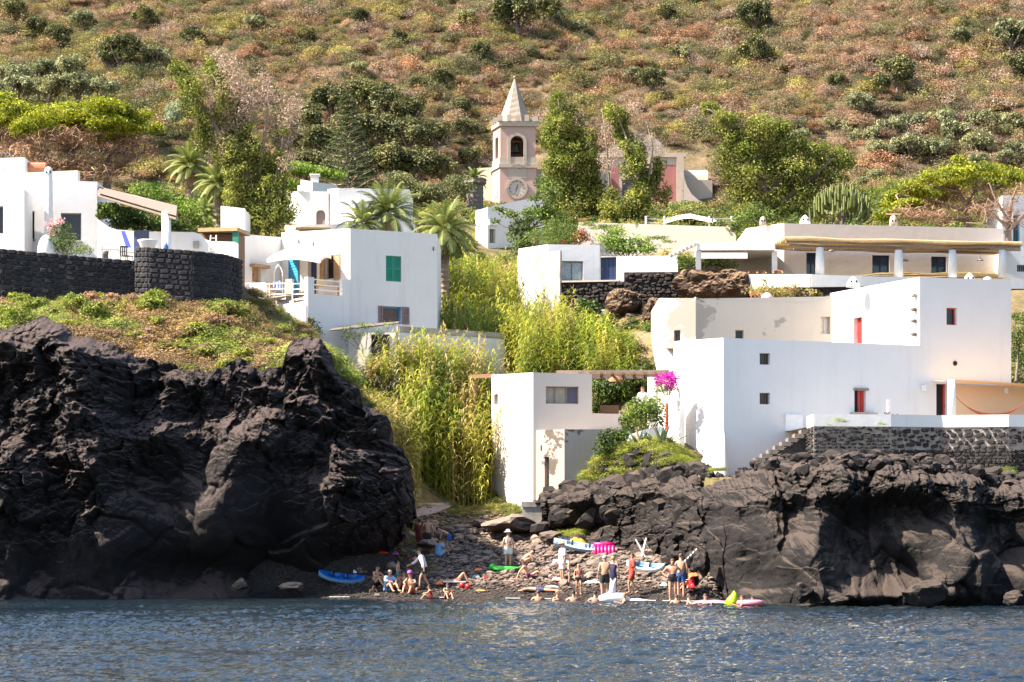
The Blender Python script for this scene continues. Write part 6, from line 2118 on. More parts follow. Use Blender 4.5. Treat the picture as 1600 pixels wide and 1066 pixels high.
# russet rounds
rr_ = random.Random(4)
for k_,(px,py) in enumerate(sorted((rr_.uniform(380,1600),rr_.uniform(15,250)) for _ in range(46))):
 p = hit(px,py,228)
 if p.y > 300 or (px < 720 and py > 120): continue
 plant('russet_shrub',uniq('dry russet shrub ' + where(px,py)), 'shrub', 'russet shrubs on the mountainside',p,rr_.uniform(10,18) * p.y / FPX,T_rus,k_,False)
# wooded hollow behind the palms
for k_,(px,py,Y,rpx) in enumerate([(480,190,246,34),(520,160,250,34),(560,150,252,32),(600,160,250,34),(640,175,248,30),(500,225,240,36),(450,215,241,30),(545,205,243,34),(590,205,243,36),(640,215,241,36),(680,205,242,30),
 (480,262,235,34),(560,258,235,36),(610,255,235,38),(655,262,235,38),(690,250,236,26),(530,270,233,30),(445,260,235,26)]):
 z = ZP(py + rpx,Y)
 plant('broadleaf_tree', 'dark tree of the wooded hollow, %s of the %s row' % (('first', 'second', 'third', 'fourth', 'fifth', 'sixth', 'seventh')[k_ if k_ < 5 else k_ - 5 if k_ < 11 else k_ - 11], 'top' if k_ < 5 else 'middle' if k_ < 11 else 'front'), 'tree', 'dark trees in the wooded hollow',(XY(px,Y).x,Y,min(z,landz(XY(px,Y).x,Y) + 2)),rpx * Y / FPX * 1.12,T_dark,k_,True)
for k_,(px,py,Y,rpx) in enumerate([(20,120,248,30),(60,112,250,30),(105,108,250,32),(30,140,244,32),(75,138,244,32),(120,135,245,30),(160,140,244,26)]):
 plant('olive_tree', 'pale green bushy tree above the umbrella pines, %s' % ('left of the back three', 'middle of the back three', 'right of the back three', 'left end of the front row', 'second of the front row', 'third of the front row', 'right end of the front row')[k_], 'tree', 'pale green trees above the umbrella pines',(XY(px,Y).x,Y,ZP(py + rpx,Y)),rpx * Y / FPX * 1.1,T_olive,k_,True)
for k_,(px,py,Y,rpx) in enumerate([(1310,200,246,26),(1350,215,244,26),(1395,205,245,30),(1430,195,246,28),(1465,190,246,28),(1490,210,244,30),(1535,190,246,28),(1575,195,246,28),(1420,230,240,28),(1460,235,240,28),(1375,235,240,24),(1530,225,241,28),(1590,235,240,24),(1250,215,244,20),(1370,275,232,16),(1350,285,231,14),(1530,250,236,16),(1570,245,236,16)]):
 plant('olive_tree',uniq('grey green olive tree ' + where(px,py)), 'tree', 'olive trees along the foot of the mountain',(XY(px,Y).x,Y,ZP(py + rpx,Y)),rpx * Y / FPX * 1.1,T_olive,k_ + 1,True)
# general greenery between the houses ---------------------------------------
M_lg = leafmat('garden_leaves',(0.38,0.38,0.38),(1.3,1.25,1.1), 'INST',trans=.3)
gard_protos = [proto(bush_proto(60 + i,560,.18,.85,M_lg)) for i in range(3)] + [proto(bush_proto(65,700,.11,.6,M_lg,aspect=.22,up=1.0))]
cols_gard = np.array([(0.10,0.15,0.03),(0.17,0.20,0.05),(0.24,0.24,0.07),(0.07,0.11,0.03),(0.20,0.16,0.07),(0.13,0.17,0.05),(0.30,0.26,0.10)])
gy,gx = np.meshgrid(np.arange(117,228,1.25),np.arange(-60,60,1.25),indexing='ij')
X_ = (gx + r.uniform(-.7,.7,gx.shape)).ravel(); Y_ = (gy + r.uniform(-.7,.7,gy.shape)).ravel()
k = (np.abs(X_) < .235 * Y_ + 5) & clear_of(X_,Y_,.5,1.8)
k &= ~((X_ > XY(640,118).x) & (X_ < XY(1062,118).x) & (Y_ < 122))
X_,Y_ = X_[k],Y_[k]; n = len(X_)
dn = fbm(X_ / 12,Y_ / 12,o=2,s=70)
sc = r.uniform(.5,1.15,n)
T = cols_gard[r.integers(0,len(cols_gard),n)] * r.uniform(.8,1.5,n)[:,None]
scatter('garden_scrub',np.stack([X_,Y_,land(X_,Y_) - .1],1),np.stack([sc,sc,sc * r.uniform(.7,1.2,n)],1),r.random(n) * 6.28,r.integers(0,4,n),T,gard_protos, 'green and yellow undergrowth between the houses', 'undergrowth')
# ground plants on the headland slope, the path bank and the right-hand cliff top
low_protos = [proto(bush_proto(80 + i,420,.15,.7,M_lg,aspect=.3,up=.8)) for i in range(3)] + [proto(bush_proto(85,420,.22,.6,M_lg,aspect=.10,up=1.4))]
PX_,T_,S_ = [],[],[]
def lowpatch(px0,px1,py0,py1,n,cols,s0,s1,y0=95,y1=125,seed=1,cond=None):
 r = np.random.default_rng(seed); c = np.array(cols)
 for _ in range(n):
  px,py = r.uniform(px0,px1),r.uniform(py0,py1)
  p = hit(px,py,y0,y1)
  if p.y >= y1 - .3: continue
  if cond and not cond(px,py,p): continue
  PX_.append((p.x,p.y,p.z - .05)); T_.append(c[r.integers(0,len(c))] * r.uniform(.75,1.2)); S_.append(r.uniform(s0,s1))
brt = [(0.20,0.25,0.05),(0.26,0.30,0.08),(0.16,0.21,0.05),(0.30,0.30,0.10)]
dry = [(0.30,0.20,0.12),(0.36,0.24,0.14),(0.26,0.17,0.13),(0.22,0.18,0.08)]
rg = np.random.default_rng(91)
for _ in range(2100):
 x = rg.uniform(-33,-7.2); y = rg.uniform(103.9,112.2)
 if y > 111.7 + .10 * (x + 24) and x < -12.6: continue
 z = landz(x,y)
 g = float(fbm(np.array([x / 2.2]),np.array([y / 2.2]),o=3,s=95)[0]) + (.25 if x < -20 else -.05)
 c = np.array(brt if g + rg.normal() * .12 > 0 else dry)
 PX_.append((x,y,z - .05)); T_.append(c[rg.integers(0,len(c))] * rg.uniform(1.0,1.7)); S_.append(rg.uniform(.4,1.15) ** 1.2 if y < 110 else rg.uniform(.35,.7))
for _ in range(420):
 x = rg.uniform(-12.8,-7.5); y = rg.uniform(111,119.5); z = landz(x,y); PX_.append((x,y,z)); c = np.array(brt + dry); T_.append(c[rg.integers(0,len(c))] * rg.uniform(.8,1.4)); S_.append(rg.uniform(.3,.7))
T_fr = [tree_mesh(130 + i,900,.17,leafmat('headland_shrub_leaves',(0.10,0.13,0.02),(0.40,0.42,0.10), 'OBJ',trans=.3),.7) for i in range(2)]
T_dr = [tree_mesh(140 + i,800,.15,leafmat('dry_headland_leaves',(0.16,0.10,0.07),(0.46,0.31,0.21), 'OBJ',trans=.2),.6) for i in range(2)]
rh = random.Random(17); SIDE = ('below the left wall end', 'below the wall middle', 'below the raised wall end', 'right of the black wall')
for px,y in sorted((rh.uniform(-5,440),rh.uniform(104.2,111.3)) for _ in range(54)):
 x = (px - CX) * y / FPX; dr_ = rh.random() < .4
 plant('headland_shrub',uniq(('dry brown' if dr_ else 'yellow green') + ' headland shrub ' + SIDE[min(3,int(max(px,0) / 115))] + (', cliff edge' if y < 107 else ', upper slope')), 'shrub', 'shrubs on the headland below the black wall',(x,y,landz(x,y) - .1),rh.uniform(.42,.85),T_dr if dr_ else T_fr,rh.randrange(2),False,sz=rh.uniform(.6,.95))
# ridge running down to the beach
for _ in range(700):
 u = rg.random(); y = 104.5 + 8 * rg.random(); x = -8.6 + 5.2 * u
 PX_.append((x,y,landz(x,y) - .05)); c = np.array([(0.34,0.26,0.07),(0.20,0.22,0.06),(0.30,0.20,0.10),(0.14,0.16,0.07)]); T_.append(c[rg.integers(0,4)]); S_.append(rg.uniform(.15,.4))
lowpatch(690,835,762,806,420,brt + [(0.40,0.33,0.12)],.2,.5,108,121,5,lambda px,py,p: px > 700 + (806 - py) * .1)
lowpatch(640,700,742,762,60,brt,.2,.4,108,122,6)
lowpatch(690,860,804,822,90,[(0.42,0.34,0.12),(0.25,0.26,0.07)],.12,.28,104,116,8)
def cliffpatch(px0,px1,Y0,Y1,n,cols,s0,s1,seed,zoff=.0):
 r = np.random.default_rng(seed); c = np.array(cols)
 for _ in range(n):
  px = r.uniform(px0,px1); y = r.uniform(Y0,Y1); x = (px - CX) * y / FPX
  PX_.append((x,y,landz(x,y) + zoff)); T_.append(c[r.integers(0,len(c))] * r.uniform(.75,1.2)); S_.append(r.uniform(s0,s1))
grn2 = [(0.34,0.38,0.06),(0.26,0.32,0.05),(0.42,0.42,0.10),(0.18,0.22,0.05)]
cliffpatch(880,990,109.3,111.9,420,grn2 + [(0.34,0.30,0.12)],.3,.6,21,.25)
cliffpatch(975,1095,106.8,110.2,430,grn2,.3,.6,22,.25)
cliffpatch(1215,1258,104.0,106.0,70,brt,.3,.5,23,.25)
cliffpatch(1195,1215,99,102,25,brt,.15,.3,24,.3)
cliffpatch(1478,1495,97,98,16,brt,.3,.42,25,.35); cliffpatch(1550,1578,96,97,24,brt,.3,.45,26,.3); cliffpatch(1490,1510,94,95,10,brt,.2,.3,27,.3)
cliffpatch(1110,1130,100.5,102,25,brt,.15,.3,28,.3)
P_ = np.array(PX_)
n = len(P_)
S_ = np.array(S_)
scatter('low_plants',P_,np.stack([S_,S_,S_ * rg.uniform(.6,1.0,n)],1),rg.random(n) * 6.28,rg.integers(0,4,n),np.array(T_),low_protos, 'low green and dry brown plants on the cliff tops and path banks', 'ground cover')
# tufts on the terrace coping
M_tuft = leafmat('fresh_tuft_leaves',(0.14,0.20,0.02),(0.34,0.40,0.08), 'OBJ',trans=.3)
TUFT = [bush_proto(97,500,.24,.8,M_tuft,aspect=.16,up=1.2)]
for px,py,Y,w,lab in ((1312,660,104.3,15, 'bright green tuft spilling over the white coping, the biggest of three'),(1294,665,104.3,7, 'small green tuft left of the big tuft on the white coping'),(1376,664,104.4,10, 'green tuft on the coping below the red door'),
 (1500,742,100,12, 'green cushion plant growing at the foot of the stone wall, right'),(1562,762,94.5,15, 'pale green cushion plant on the lava near the right edge')):
 p = W(px,py,Y); e = thing('wall_tuft',lab, 'plant',tuple(p)); s_ = w * Y / FPX; e.scale = (s_,s_ * .8,s_ * .7)
 c = bpy.data.objects.new('leaves',TUFT[0]); COL.objects.link(c); c.parent = e
# reeds ---------------------------------------------------------------------
M_reed = leafmat('reed_leaves',(0.55,0.55,0.5),(1.2,1.2,1.1), 'INST',trans=.35,rough=.45)
def reed_proto(seed,canes=7,H=4.2):
 r = np.random.default_rng(seed)
 V,F,sh = [],[],[]
 def strip(pts,ws,s,side):
  o = len(V)
  for p,w in zip(pts,ws):
   V.append(p - side * w); V.append(p + side * w)
  for i in range(len(pts) - 1):
   F.append((o + 2 * i,o + 2 * i + 1,o + 2 * i + 3,o + 2 * i + 2)); sh.append(s)
 for c in range(canes):
  b = np.array([r.uniform(-.5,.5),r.uniform(-.5,.5),0]); h = H * r.uniform(.65,1.08)
  lean = np.array([r.normal() * .14,r.normal() * .14,0])
  def at(t): return b + lean * h * t * t + np.array([0,0,h * t])
  sd = np.array([math.cos(c),math.sin(c),0])
  strip([at(t) for t in (0,.4,.8,1.0)],[.016,.014,.009,.003],.75,sd)
  strip([at(t) for t in (0,.4,.8,1.0)],[.016,.014,.009,.003],.75,np.array([-sd[1],sd[0],0]))
  nl = 23
  s_c = r.random()
  for k in range(nl):
   t = .10 + .90 * (k + r.random() * .6) / nl
   a = (k % 2) * PI + c * 2 + r.normal() * .5
   d = np.array([math.cos(a),math.sin(a),0]); L = r.uniform(.45,.75) * (1 - .35 * abs(t - .6))
   p0 = at(t)
   pts = [p0,p0 + d * L * .38 + np.array([0,0,L * .26]),p0 + d * L * .75 + np.array([0,0,L * .14]),p0 + d * L + np.array([0,0,-L * .22])]
   sdv = np.array([-d[1],d[0],0])
   strip(pts,[.020,.032,.022,.002],np.clip(s_c * .6 + r.random() * .5,0,1),sdv)
  if r.random() < .18:
   top = at(1.0)
   for q in range(5):
    e = top + np.array([r.normal() * .07,r.normal() * .07,.35 * r.random()]); strip([top,e],[.03,.01],1.0,sd)
 me = np_mesh('reed_shape',np.array(V),np.array(F),M_reed,smooth=False)
 at_ = me.attributes.new('shade', 'FLOAT', 'FACE'); at_.data.foreach_set('value',np.array(sh,dtype=np.float32))
 return me
reed_protos = [proto(reed_proto(i)) for i in range(5)]
RP,RS,RT = [],[],[]
rg = np.random.default_rng(33)
def reeds(px0,px1,Y0,Y1,sp,h0,h1,cols,hmax=None):
 for Y in np.arange(Y0,Y1,sp):
  for x in np.arange((px0 - CX) * Y / FPX,(px1 - CX) * Y / FPX,sp):
   xx,yy = x + rg.uniform(-.5,.5) * sp,Y + rg.uniform(-.5,.5) * sp
   z = landz(xx,yy); h = rg.uniform(h0,h1)
   if hmax is not None:
    zm = hmax(xx,yy)
    if z + h * 4.2 > zm: h = (zm - z) / 4.2 * rg.uniform(.85,1.0)
    if h < .25: continue
   if not clear_of(np.array([xx]),np.array([yy]),.35,.3)[0]: continue
   RP.append((xx,yy,z - .1)); RS.append(h); RT.append(np.array(cols[rg.integers(0,len(cols))]) * rg.uniform(.75,1.15))
ry_ = [(0.36,0.38,0.055),(0.30,0.34,0.05),(0.42,0.40,0.07),(0.20,0.26,0.045),(0.14,0.20,0.04),(0.44,0.34,0.14)]
rdry = [(0.42,0.36,0.14),(0.36,0.35,0.08),(0.24,0.28,0.07),(0.50,0.38,0.20)]
def cap_front(x,y):
 px = CX + x * FPX / y
 return ZP(np.interp(px,[560,600,640,700,790,805],[545,535,560,590,615,650]),y)
reeds(648,806,117.6,120.2,.55,.9,1.15,ry_,cap_front)
def cap_mid(x,y):
 px = CX + x * FPX / y
 return ZP(np.interp(px,[540,560,600,650,700,790,850,900],[600,560,530,512,512,540,545,560]),y)
reeds(545,790,120.2,124.3,.6,.9,1.15,rdry + ry_,cap_mid)
reeds(540,640,112.5,120.0,.75,.7,.95,rdry,lambda x,y: ZP(np.interp(CX + x * FPX / y,[540,580,640],[600,600,640]),y))
def cap_up(x,y):
 px = CX + x * FPX / y
 return ZP(np.interp(px,[685,700,740,800,830,870,900,950,980,1010],[410,398,388,392,405,455,460,465,500,530]),y)
reeds(688,800,127.8,147,.85,.85,1.1,ry_,cap_up)
reeds(800,880,121.5,147,.95,.8,1.1,ry_,cap_up)
reeds(880,985,122,136.0,1.0,.6,.85,ry_ + [(0.16,0.24,0.04)],lambda x,y: ZP(np.interp(CX + x * FPX / y,[870,950,1000],[470,490,550]),y))
n = len(RP)
RS = np.array(RS)
scatter('giant_reeds',np.array(RP),np.stack([np.full(n,1.0),np.full(n,1.0),RS],1),rg.random(n) * 6.28,rg.integers(0,5,n),np.array(RT),reed_protos, 'tall yellow green giant reeds filling the gully', 'reeds')
# ------------------------------------------------------------------ single trees
def col(*paths):
 out = []; q = random.Random(len(paths) * 7)
 for pts in paths:
  for (x0,y0,r0),(x1,y1,r1) in zip(pts,pts[1:]):
   n = max(1,int(math.hypot(x1 - x0,y1 - y0) / 8))
   for i in range(n):
    u = i / n; r_ = (r0 + (r1 - r0) * u) * q.uniform(.65,1.15)
    out.append((x0 + (x1 - x0) * u + q.uniform(-1.0,1.0) * r_,y0 + (y1 - y0) * u,r_,r_ * 1.15))
 return out
def px_clumps(cl,Y,dep=1.0,jit=.6,seed=1):
 cl = [(c[0],c[1],c[2] * 1.18,(c[3] if len(c) > 3 else c[2]) * 1.12) for c in cl]
 r = np.random.default_rng(seed); out = []
 for c in cl:
  px,py,rx = c[0],c[1],c[2]; ry = c[3] if len(c) > 3 else rx
  y = Y + r.uniform(-1,1) * jit
  p = W(px,py,y); k = y / FPX
  out.append((p.x,p.y,p.z,rx * k,rx * k * dep,ry * k))
 return out
def tree(name,label,cat,base,Y,trunks,groups,group=None,seed=1,bark=None,twigs=True):
 """base (px, py); trunks: lists of (px, py, r m); groups: (part, clumps, leaf size m, density, mat, aspect)"""
 b = W(base[0],base[1],Y)
 z = min(b.z,landz(b.x,Y) + .3)
 t = thing(name,label,cat,(b.x,Y,z),group)
 r = random.Random(seed)
 m = MB()
 nodes = []
 for tr_ in trunks:
  pts = [W(q[0],q[1],Y + (0 if i == 0 else r.uniform(-.4,.4) * i)) for i,q in enumerate(tr_)]
  if tr_[0][1] == base[1]:
   pts[0].z = z - .3
  rad = [q[2] for q in tr_]
  m.tube(pts,rad,7); nodes += list(zip(pts[1:],rad[1:]))
 allc = []
 for g in groups:
  C = px_clumps(g[1],Y,1.0,g[6] if len(g) > 6 else .8,seed); allc += C
 if twigs and nodes:
  for c in allc:
   cv = Vector(c[:3])
   nd,rad = min(nodes,key=lambda q: (q[0] - cv).length + (2.0 if q[0].z > cv.z else 0))
   mid = nd.lerp(cv,.5) + Vector((r.uniform(-.2,.2),r.uniform(-.2,.2),-.1))
   m.tube([nd,mid,cv],[min(rad,.07),.04,.015],5)
   for q in range(3):
    e = cv + Vector((r.uniform(-1,1) * c[3],r.uniform(-1,1) * c[4],r.uniform(-.2,1) * c[5])) * .9
    m.tube([cv.lerp(mid,.3),e],[.02,.006],4,cap=False)
 m.build('trunk',bark or M_trunk,t,smooth=True)
 rn = np.random.default_rng(seed + 5)
 for g in groups:
  part,cl,ls,dens,mat,asp = g[:6]
  C = px_clumps(cl,Y,1.0,g[6] if len(g) > 6 else .8,seed)
  P,O,S = clump_points(C,dens,rn,sub=9,spread=.36)
  me = leaf_mesh(part,P - np.array([b.x,Y,z]),ls,mat,asp,.3,O,seed + 9,S)
  o = bpy.data.objects.new(part,me); COL.objects.link(o); o.parent = t
 return t
L_pine = leafmat('pine_needles',(0.07,0.10,0.01),(0.40,0.40,0.03), 'NONE',trans=.3)
L_pine2 = leafmat('yellow_pine_needles',(0.12,0.15,0.02),(0.36,0.36,0.03), 'NONE',trans=.3)
L_twig = leafmat('dry_twigs',(0.14,0.075,0.045),(0.38,0.22,0.14), 'NONE',trans=.15)
L_pink = leafmat('dry_seed_heads',(0.22,0.15,0.11),(0.50,0.36,0.28), 'NONE',trans=.2)
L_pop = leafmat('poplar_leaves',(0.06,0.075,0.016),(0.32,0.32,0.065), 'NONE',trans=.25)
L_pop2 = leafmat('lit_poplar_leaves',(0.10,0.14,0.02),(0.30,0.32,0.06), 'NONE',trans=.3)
L_dark = leafmat('dark_garden_leaves',(0.02,0.04,0.01),(0.10,0.15,0.03), 'NONE',trans=.2)
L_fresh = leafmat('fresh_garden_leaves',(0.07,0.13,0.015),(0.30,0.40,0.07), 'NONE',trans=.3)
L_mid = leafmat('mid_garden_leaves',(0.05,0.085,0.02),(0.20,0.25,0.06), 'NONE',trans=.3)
L_red = leafmat('red_blossom',(0.35,0.02,0.05),(0.65,0.10,0.12), 'NONE',trans=.2)
L_pinkb = leafmat('pink_blossom',(0.55,0.22,0.28),(0.80,0.50,0.55), 'NONE',trans=.2)
L_mag = leafmat('magenta_blossom',(0.35,0.01,0.28),(0.75,0.06,0.55), 'NONE',trans=.25)
L_whiteb = leafmat('cream_blossom',(0.55,0.55,0.35),(0.85,0.85,0.65), 'NONE',trans=.2)
bark_p = wood('pine_bark',(0.24,0.16,0.12),.9)
tree('umbrella_pine', 'broad umbrella pine with a bright green dome behind the chimney house', 'tree',(165,325),150,
 [[(165,325,.34),(140,285,.30),(118,262,.24),(112,235,.16)],[(165,325,.3),(168,280,.26),(170,240,.18)],[(112,235,.14),(70,215,.08)],[(112,240,.14),(140,205,.07)],[(170,240,.16),(210,215,.08)],[(168,270,.14),(225,240,.06)],[(120,265,.14),(60,245,.06)],[(140,285,.12),(90,275,.05)]],
 [('crown',[(38,200,22,12),(60,186,26,13),(90,176,28,13),(122,169,30,13),(155,167,30,13),(188,174,28,13),(215,186,24,12),(238,200,16,9),(105,195,30,10),(160,192,34,10),(200,200,26,9),(70,205,24,9),(135,180,40,12),(180,215,16,6),(150,218,12,5)],.24,60,L_pine,.45,3.0),
 ('dead_foliage',[(60,225,34,16),(110,215,40,14),(160,215,40,14),(205,222,34,14),(80,255,40,20),(130,250,40,22),(190,250,36,20),(40,250,30,20),(225,235,26,12),(150,275,30,18)],.60,14,L_twig,.08,3.0)],seed=3,bark=bark_p)  # brown mass under the crown is scattered thin dead twigs
tree('umbrella_pine', 'umbrella pine cut off by the left edge of the picture', 'tree',(-30,325),155,
 [[(-30,325,.34),(-25,260,.25),(-10,215,.15)],[(-25,260,.16),(30,215,.07)],[(-25,260,.16),(-70,215,.07)]],
 [('crown',[(-60,175,30,13),(-30,165,30,13),(5,160,30,13),(35,168,26,13),(60,180,16,10),(15,185,34,12),(-20,185,34,12)],.26,45,L_pine,.45,3.0),
 ('dead_foliage',[(0,210,40,16),(30,215,30,16),(-40,210,40,16),(10,245,44,24),(20,285,40,24)],.60,14,L_twig,.08,3.0)],seed=4,bark=bark_p)
tree('umbrella_pine', 'spreading pine with yellow-green tufts and bare brown boughs, right, above the villa', 'tree',(1512,358),150,
 [[(1512,358,.2),(1508,320,.16),(1495,295,.1),(1470,275,.05)],[(1508,320,.12),(1530,290,.07),(1550,268,.06)],[(1508,330,.1),(1450,310,.08),(1400,305,.05)],[(1512,345,.1),(1430,335,.08),(1385,335,.04)],[(1500,300,.12),(1440,285,.06)]],
 [('crown',[(1385,335,18,9),(1392,318,16,8),(1405,305,18,8),(1425,292,20,8),(1448,280,20,8),(1472,270,22,8),(1500,262,24,8),(1500,248,10,5),(1530,262,24,8),(1560,268,22,8),(1588,272,16,7),(1420,318,18,6),(1450,302,16,5),(1495,298,18,5),(1400,330,14,6),(1545,280,18,6),(1480,285,18,5),(1430,303,22,9),(1470,292,22,9),(1512,278,24,9),(1552,284,24,9),(1410,322,20,8),(1455,312,20,7),(1500,270,30,9),(1540,272,30,9),(1580,285,20,8)],.24,60,L_pine2,.45,2.5),
 ('dead_foliage',[(1450,320,36,14),(1490,305,40,14),(1530,295,36,14),(1560,310,36,18),(1470,335,40,12),(1520,330,40,16),(1590,300,20,14),(1420,335,24,10)],.6,12,L_twig,.07,2.5)],seed=5,bark=bark_p)
tree('bare_tree', 'bare brown pine with twisted boughs at the right edge behind the villa roof', 'tree',(1577,392),140,
 [[(1577,392,.22),(1575,350,.18),(1580,315,.10),(1590,290,.04)],[(1575,355,.12),(1545,330,.07),(1520,318,.03)],[(1577,360,.12),(1605,330,.07),(1620,300,.03)],[(1575,345,.1),(1555,310,.05),(1545,285,.02)],[(1575,365,.1),(1535,350,.05),(1510,348,.03)]],
 [('dead_foliage',[(1560,320,26,16),(1590,310,24,18),(1540,330,24,14),(1580,340,24,14),(1600,340,20,16)],.6,7,L_twig,.05)],seed=6,bark=bark_p)
tree('poplar', 'tall ragged poplar with leafy leaning stems and dry tops, left of the square house', 'tree',(392,366),139,
 [[(392,366,.22),(380,300,.17),(345,210,.11),(300,140,.05),(280,112,.03)],[(392,366,.2),(385,260,.13),(360,170,.08),(330,112,.04)],[(400,366,.2),(405,280,.13),(415,200,.07),(420,130,.03)],[(410,366,.18),(430,290,.1),(445,200,.04)],[(385,366,.12),(370,300,.1),(355,230,.05)]],
 [('crown',col([(272,110,13),(300,150,15),(320,190,12),(335,235,16)],[(328,104,11),(342,150,10),(350,190,11),(372,262,14),(392,350,18)],[(368,160,9),(385,215,12),(402,250,15),(425,300,20),(432,350,22)],[(434,170,7),(447,300,12),(442,352,15)],[(352,230,10),(385,300,16),(402,355,20)]),.17,60,L_pop,.5,1.2),
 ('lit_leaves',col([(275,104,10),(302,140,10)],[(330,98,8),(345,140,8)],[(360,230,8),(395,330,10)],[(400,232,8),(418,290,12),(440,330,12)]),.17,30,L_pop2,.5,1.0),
 ('dry_foliage',col([(345,88,16),(382,130,22),(395,200,20)],[(400,118,16),(438,160,18),(447,230,14),(442,270,10)],[(320,130,12),(350,200,16),(345,250,12)]),.19,26,L_pink,.25,1.2)],seed=7,twigs=False)  # pinkish part is the dry twiggy tops
tree('poplar', 'leafy green poplar directly right of the church tower', 'tree',(900,350),172,
 [[(900,350,.24),(890,290,.16),(880,220,.1),(872,155,.04)],[(900,350,.2),(912,280,.14),(920,210,.08)],[(905,350,.2),(925,310,.1),(935,270,.05)]],
 [('crown',col([(870,152,12),(868,190,13),(872,250,16),(884,345,24)],[(884,170,11),(905,250,17),(925,335,24)],[(907,205,9),(926,260,13),(942,325,14)]),.18,50,L_pop,.5,1.0),
 ('lit_leaves',col([(864,150,9),(862,220,10),(870,300,10)],[(905,205,7),(890,260,12),(905,300,12)]),.2,40,L_pop2,.5,1.6),
 ('dry_foliage',col([(890,172,9),(905,185,12),(925,215,9)]),.17,26,L_pink,.28,1.0)],seed=8,twigs=False)
tree('poplar', 'thin half-dry poplar in front of the church facade', 'tree',(1005,350),170,
 [[(1005,350,.2),(1000,290,.14),(985,230,.08),(960,170,.03)],[(1005,350,.16),(1012,290,.1),(1020,230,.06),(1010,190,.03)],[(955,350,.12),(952,280,.08),(945,200,.04),(940,170,.03)]],
 [('crown',col([(945,178,12),(965,180,12),(985,228,12),(1000,280,17),(1012,340,22)],[(1024,255,8),(1020,310,14)],[(955,305,13),(966,345,18)]),.2,44,L_pop,.55,1.0),
 ('lit_leaves',col([(955,168,9),(985,215,8),(1004,270,10),(1010,310,12)]),.18,34,L_pop2,.5,1.4),
 ('dry_foliage',col([(975,160,12),(1005,205,16),(1032,240,12)],[(945,195,12),(958,240,12),(948,275,9)]),.17,22,L_pink,.26,1.0)],seed=9,twigs=False)
tree('broadleaf_tree', 'big spreading leafy tree right of the church with a limb reaching left', 'tree',(1205,352),172,
 [[(1205,352,.4),(1200,310,.3),(1180,260,.18),(1150,210,.1),(1110,172,.05)],[(1200,310,.26),(1230,260,.16),(1225,215,.06)],[(1205,330,.24),(1260,285,.14),(1300,250,.06)],[(1190,300,.16),(1150,260,.08)]],
 [('crown',[(1108,172,14,11),(1125,182,16,12),(1148,190,16,12),(1140,215,18,16),(1165,215,20,18),(1190,200,22,18),(1218,205,22,16),(1135,240,18,18),(1160,245,24,20),(1190,235,26,20),(1222,235,26,20),(1250,228,20,16),(1275,240,22,18),(1305,245,20,18),(1322,258,14,16),(1145,270,20,18),(1175,272,26,20),(1210,270,28,20),(1248,262,26,20),(1285,272,26,20),(1310,280,16,14),(1160,300,24,18),(1195,305,28,20),(1235,298,26,20),(1265,300,22,18),(1175,328,24,16),(1215,332,26,16),(1250,325,20,16),(1125,205,10,10)],.20,50,L_pop,.5),
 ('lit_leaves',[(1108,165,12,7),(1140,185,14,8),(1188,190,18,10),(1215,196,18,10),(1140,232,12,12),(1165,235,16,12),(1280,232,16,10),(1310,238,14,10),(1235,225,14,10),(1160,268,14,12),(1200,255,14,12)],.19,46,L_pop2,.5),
 ('dry_foliage',[(1195,182,16,8),(1215,190,12,8),(1165,200,10,10)],.17,30,L_pink,.34)],seed=10)
# shrubs in gardens
def shrub(name,label,Y,clumps,mat,ls=.14,dens=60,asp=.5,group=None,extra=None,cat='shrub',seed=1,part='leaves',jit=.4):
 cx = sum(c[0] for c in clumps) / len(clumps); by = max(c[1] + (c[3] if len(c) > 3 else c[2]) for c in clumps)
 b = W(cx,by,Y)
 t = thing(name,label,cat,tuple(b),group)
 rn = np.random.default_rng(seed)
 m = MB()
 for c in clumps:
  p = W(c[0],c[1],Y); m.tube([(b.x + (p.x - b.x) * .3,Y,b.z - .2),(p.x,Y,p.z)],[.035,.012],5)
 m.build('stem',M_trunk,t)
 for prt,cl,mt,l_,d_,a_ in [(part,clumps,mat,ls,dens,asp)] + (extra or []):
  P,O,S = clump_points(px_clumps(cl,Y,1.0,jit,seed),d_,rn,sub=8,spread=.38)
  me = leaf_mesh(prt,P - np.array(b),l_,mt,a_,.3,O,seed,S); o = bpy.data.objects.new(prt,me); COL.objects.link(o); o.parent = t
 return t
shrub('oleander', 'pink-flowered oleander growing above the black stone wall',113.6,[(95,372,18,20),(82,385,14,12),(108,382,16,16),(125,392,16,8),(95,355,12,12)],L_mid,.15,70,.3,extra=[('blossom',[(78,350,10,8),(82,362,8,8),(92,345,8,6)],L_pinkb,.10,60,.8)],seed=21)
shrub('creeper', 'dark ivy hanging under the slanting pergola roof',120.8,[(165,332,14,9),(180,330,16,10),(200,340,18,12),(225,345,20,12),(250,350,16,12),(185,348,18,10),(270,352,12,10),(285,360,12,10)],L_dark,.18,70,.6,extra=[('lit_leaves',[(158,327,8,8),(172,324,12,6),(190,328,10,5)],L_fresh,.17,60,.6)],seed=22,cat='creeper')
shrub('garden_shrub', 'yellow-green shrubs spilling over the courtyard wall behind the pergola post',122,[(290,350,18,18),(310,345,16,16),(275,320,18,14),(300,325,18,16),(322,350,10,10),(250,300,20,12),(225,295,18,10)],L_fresh,.18,45,.45,seed=23)
shrub('garden_shrub', 'green shrub in front of the low bluish white garden wall',117.8,[(430,500,24,10),(410,498,10,8),(445,505,14,8),(390,495,7,9)],leafmat('yellow_green_leaves',(0.12,0.17,0.02),(0.38,0.42,0.08), 'NONE',trans=.3),.20,40,.5,seed=24)
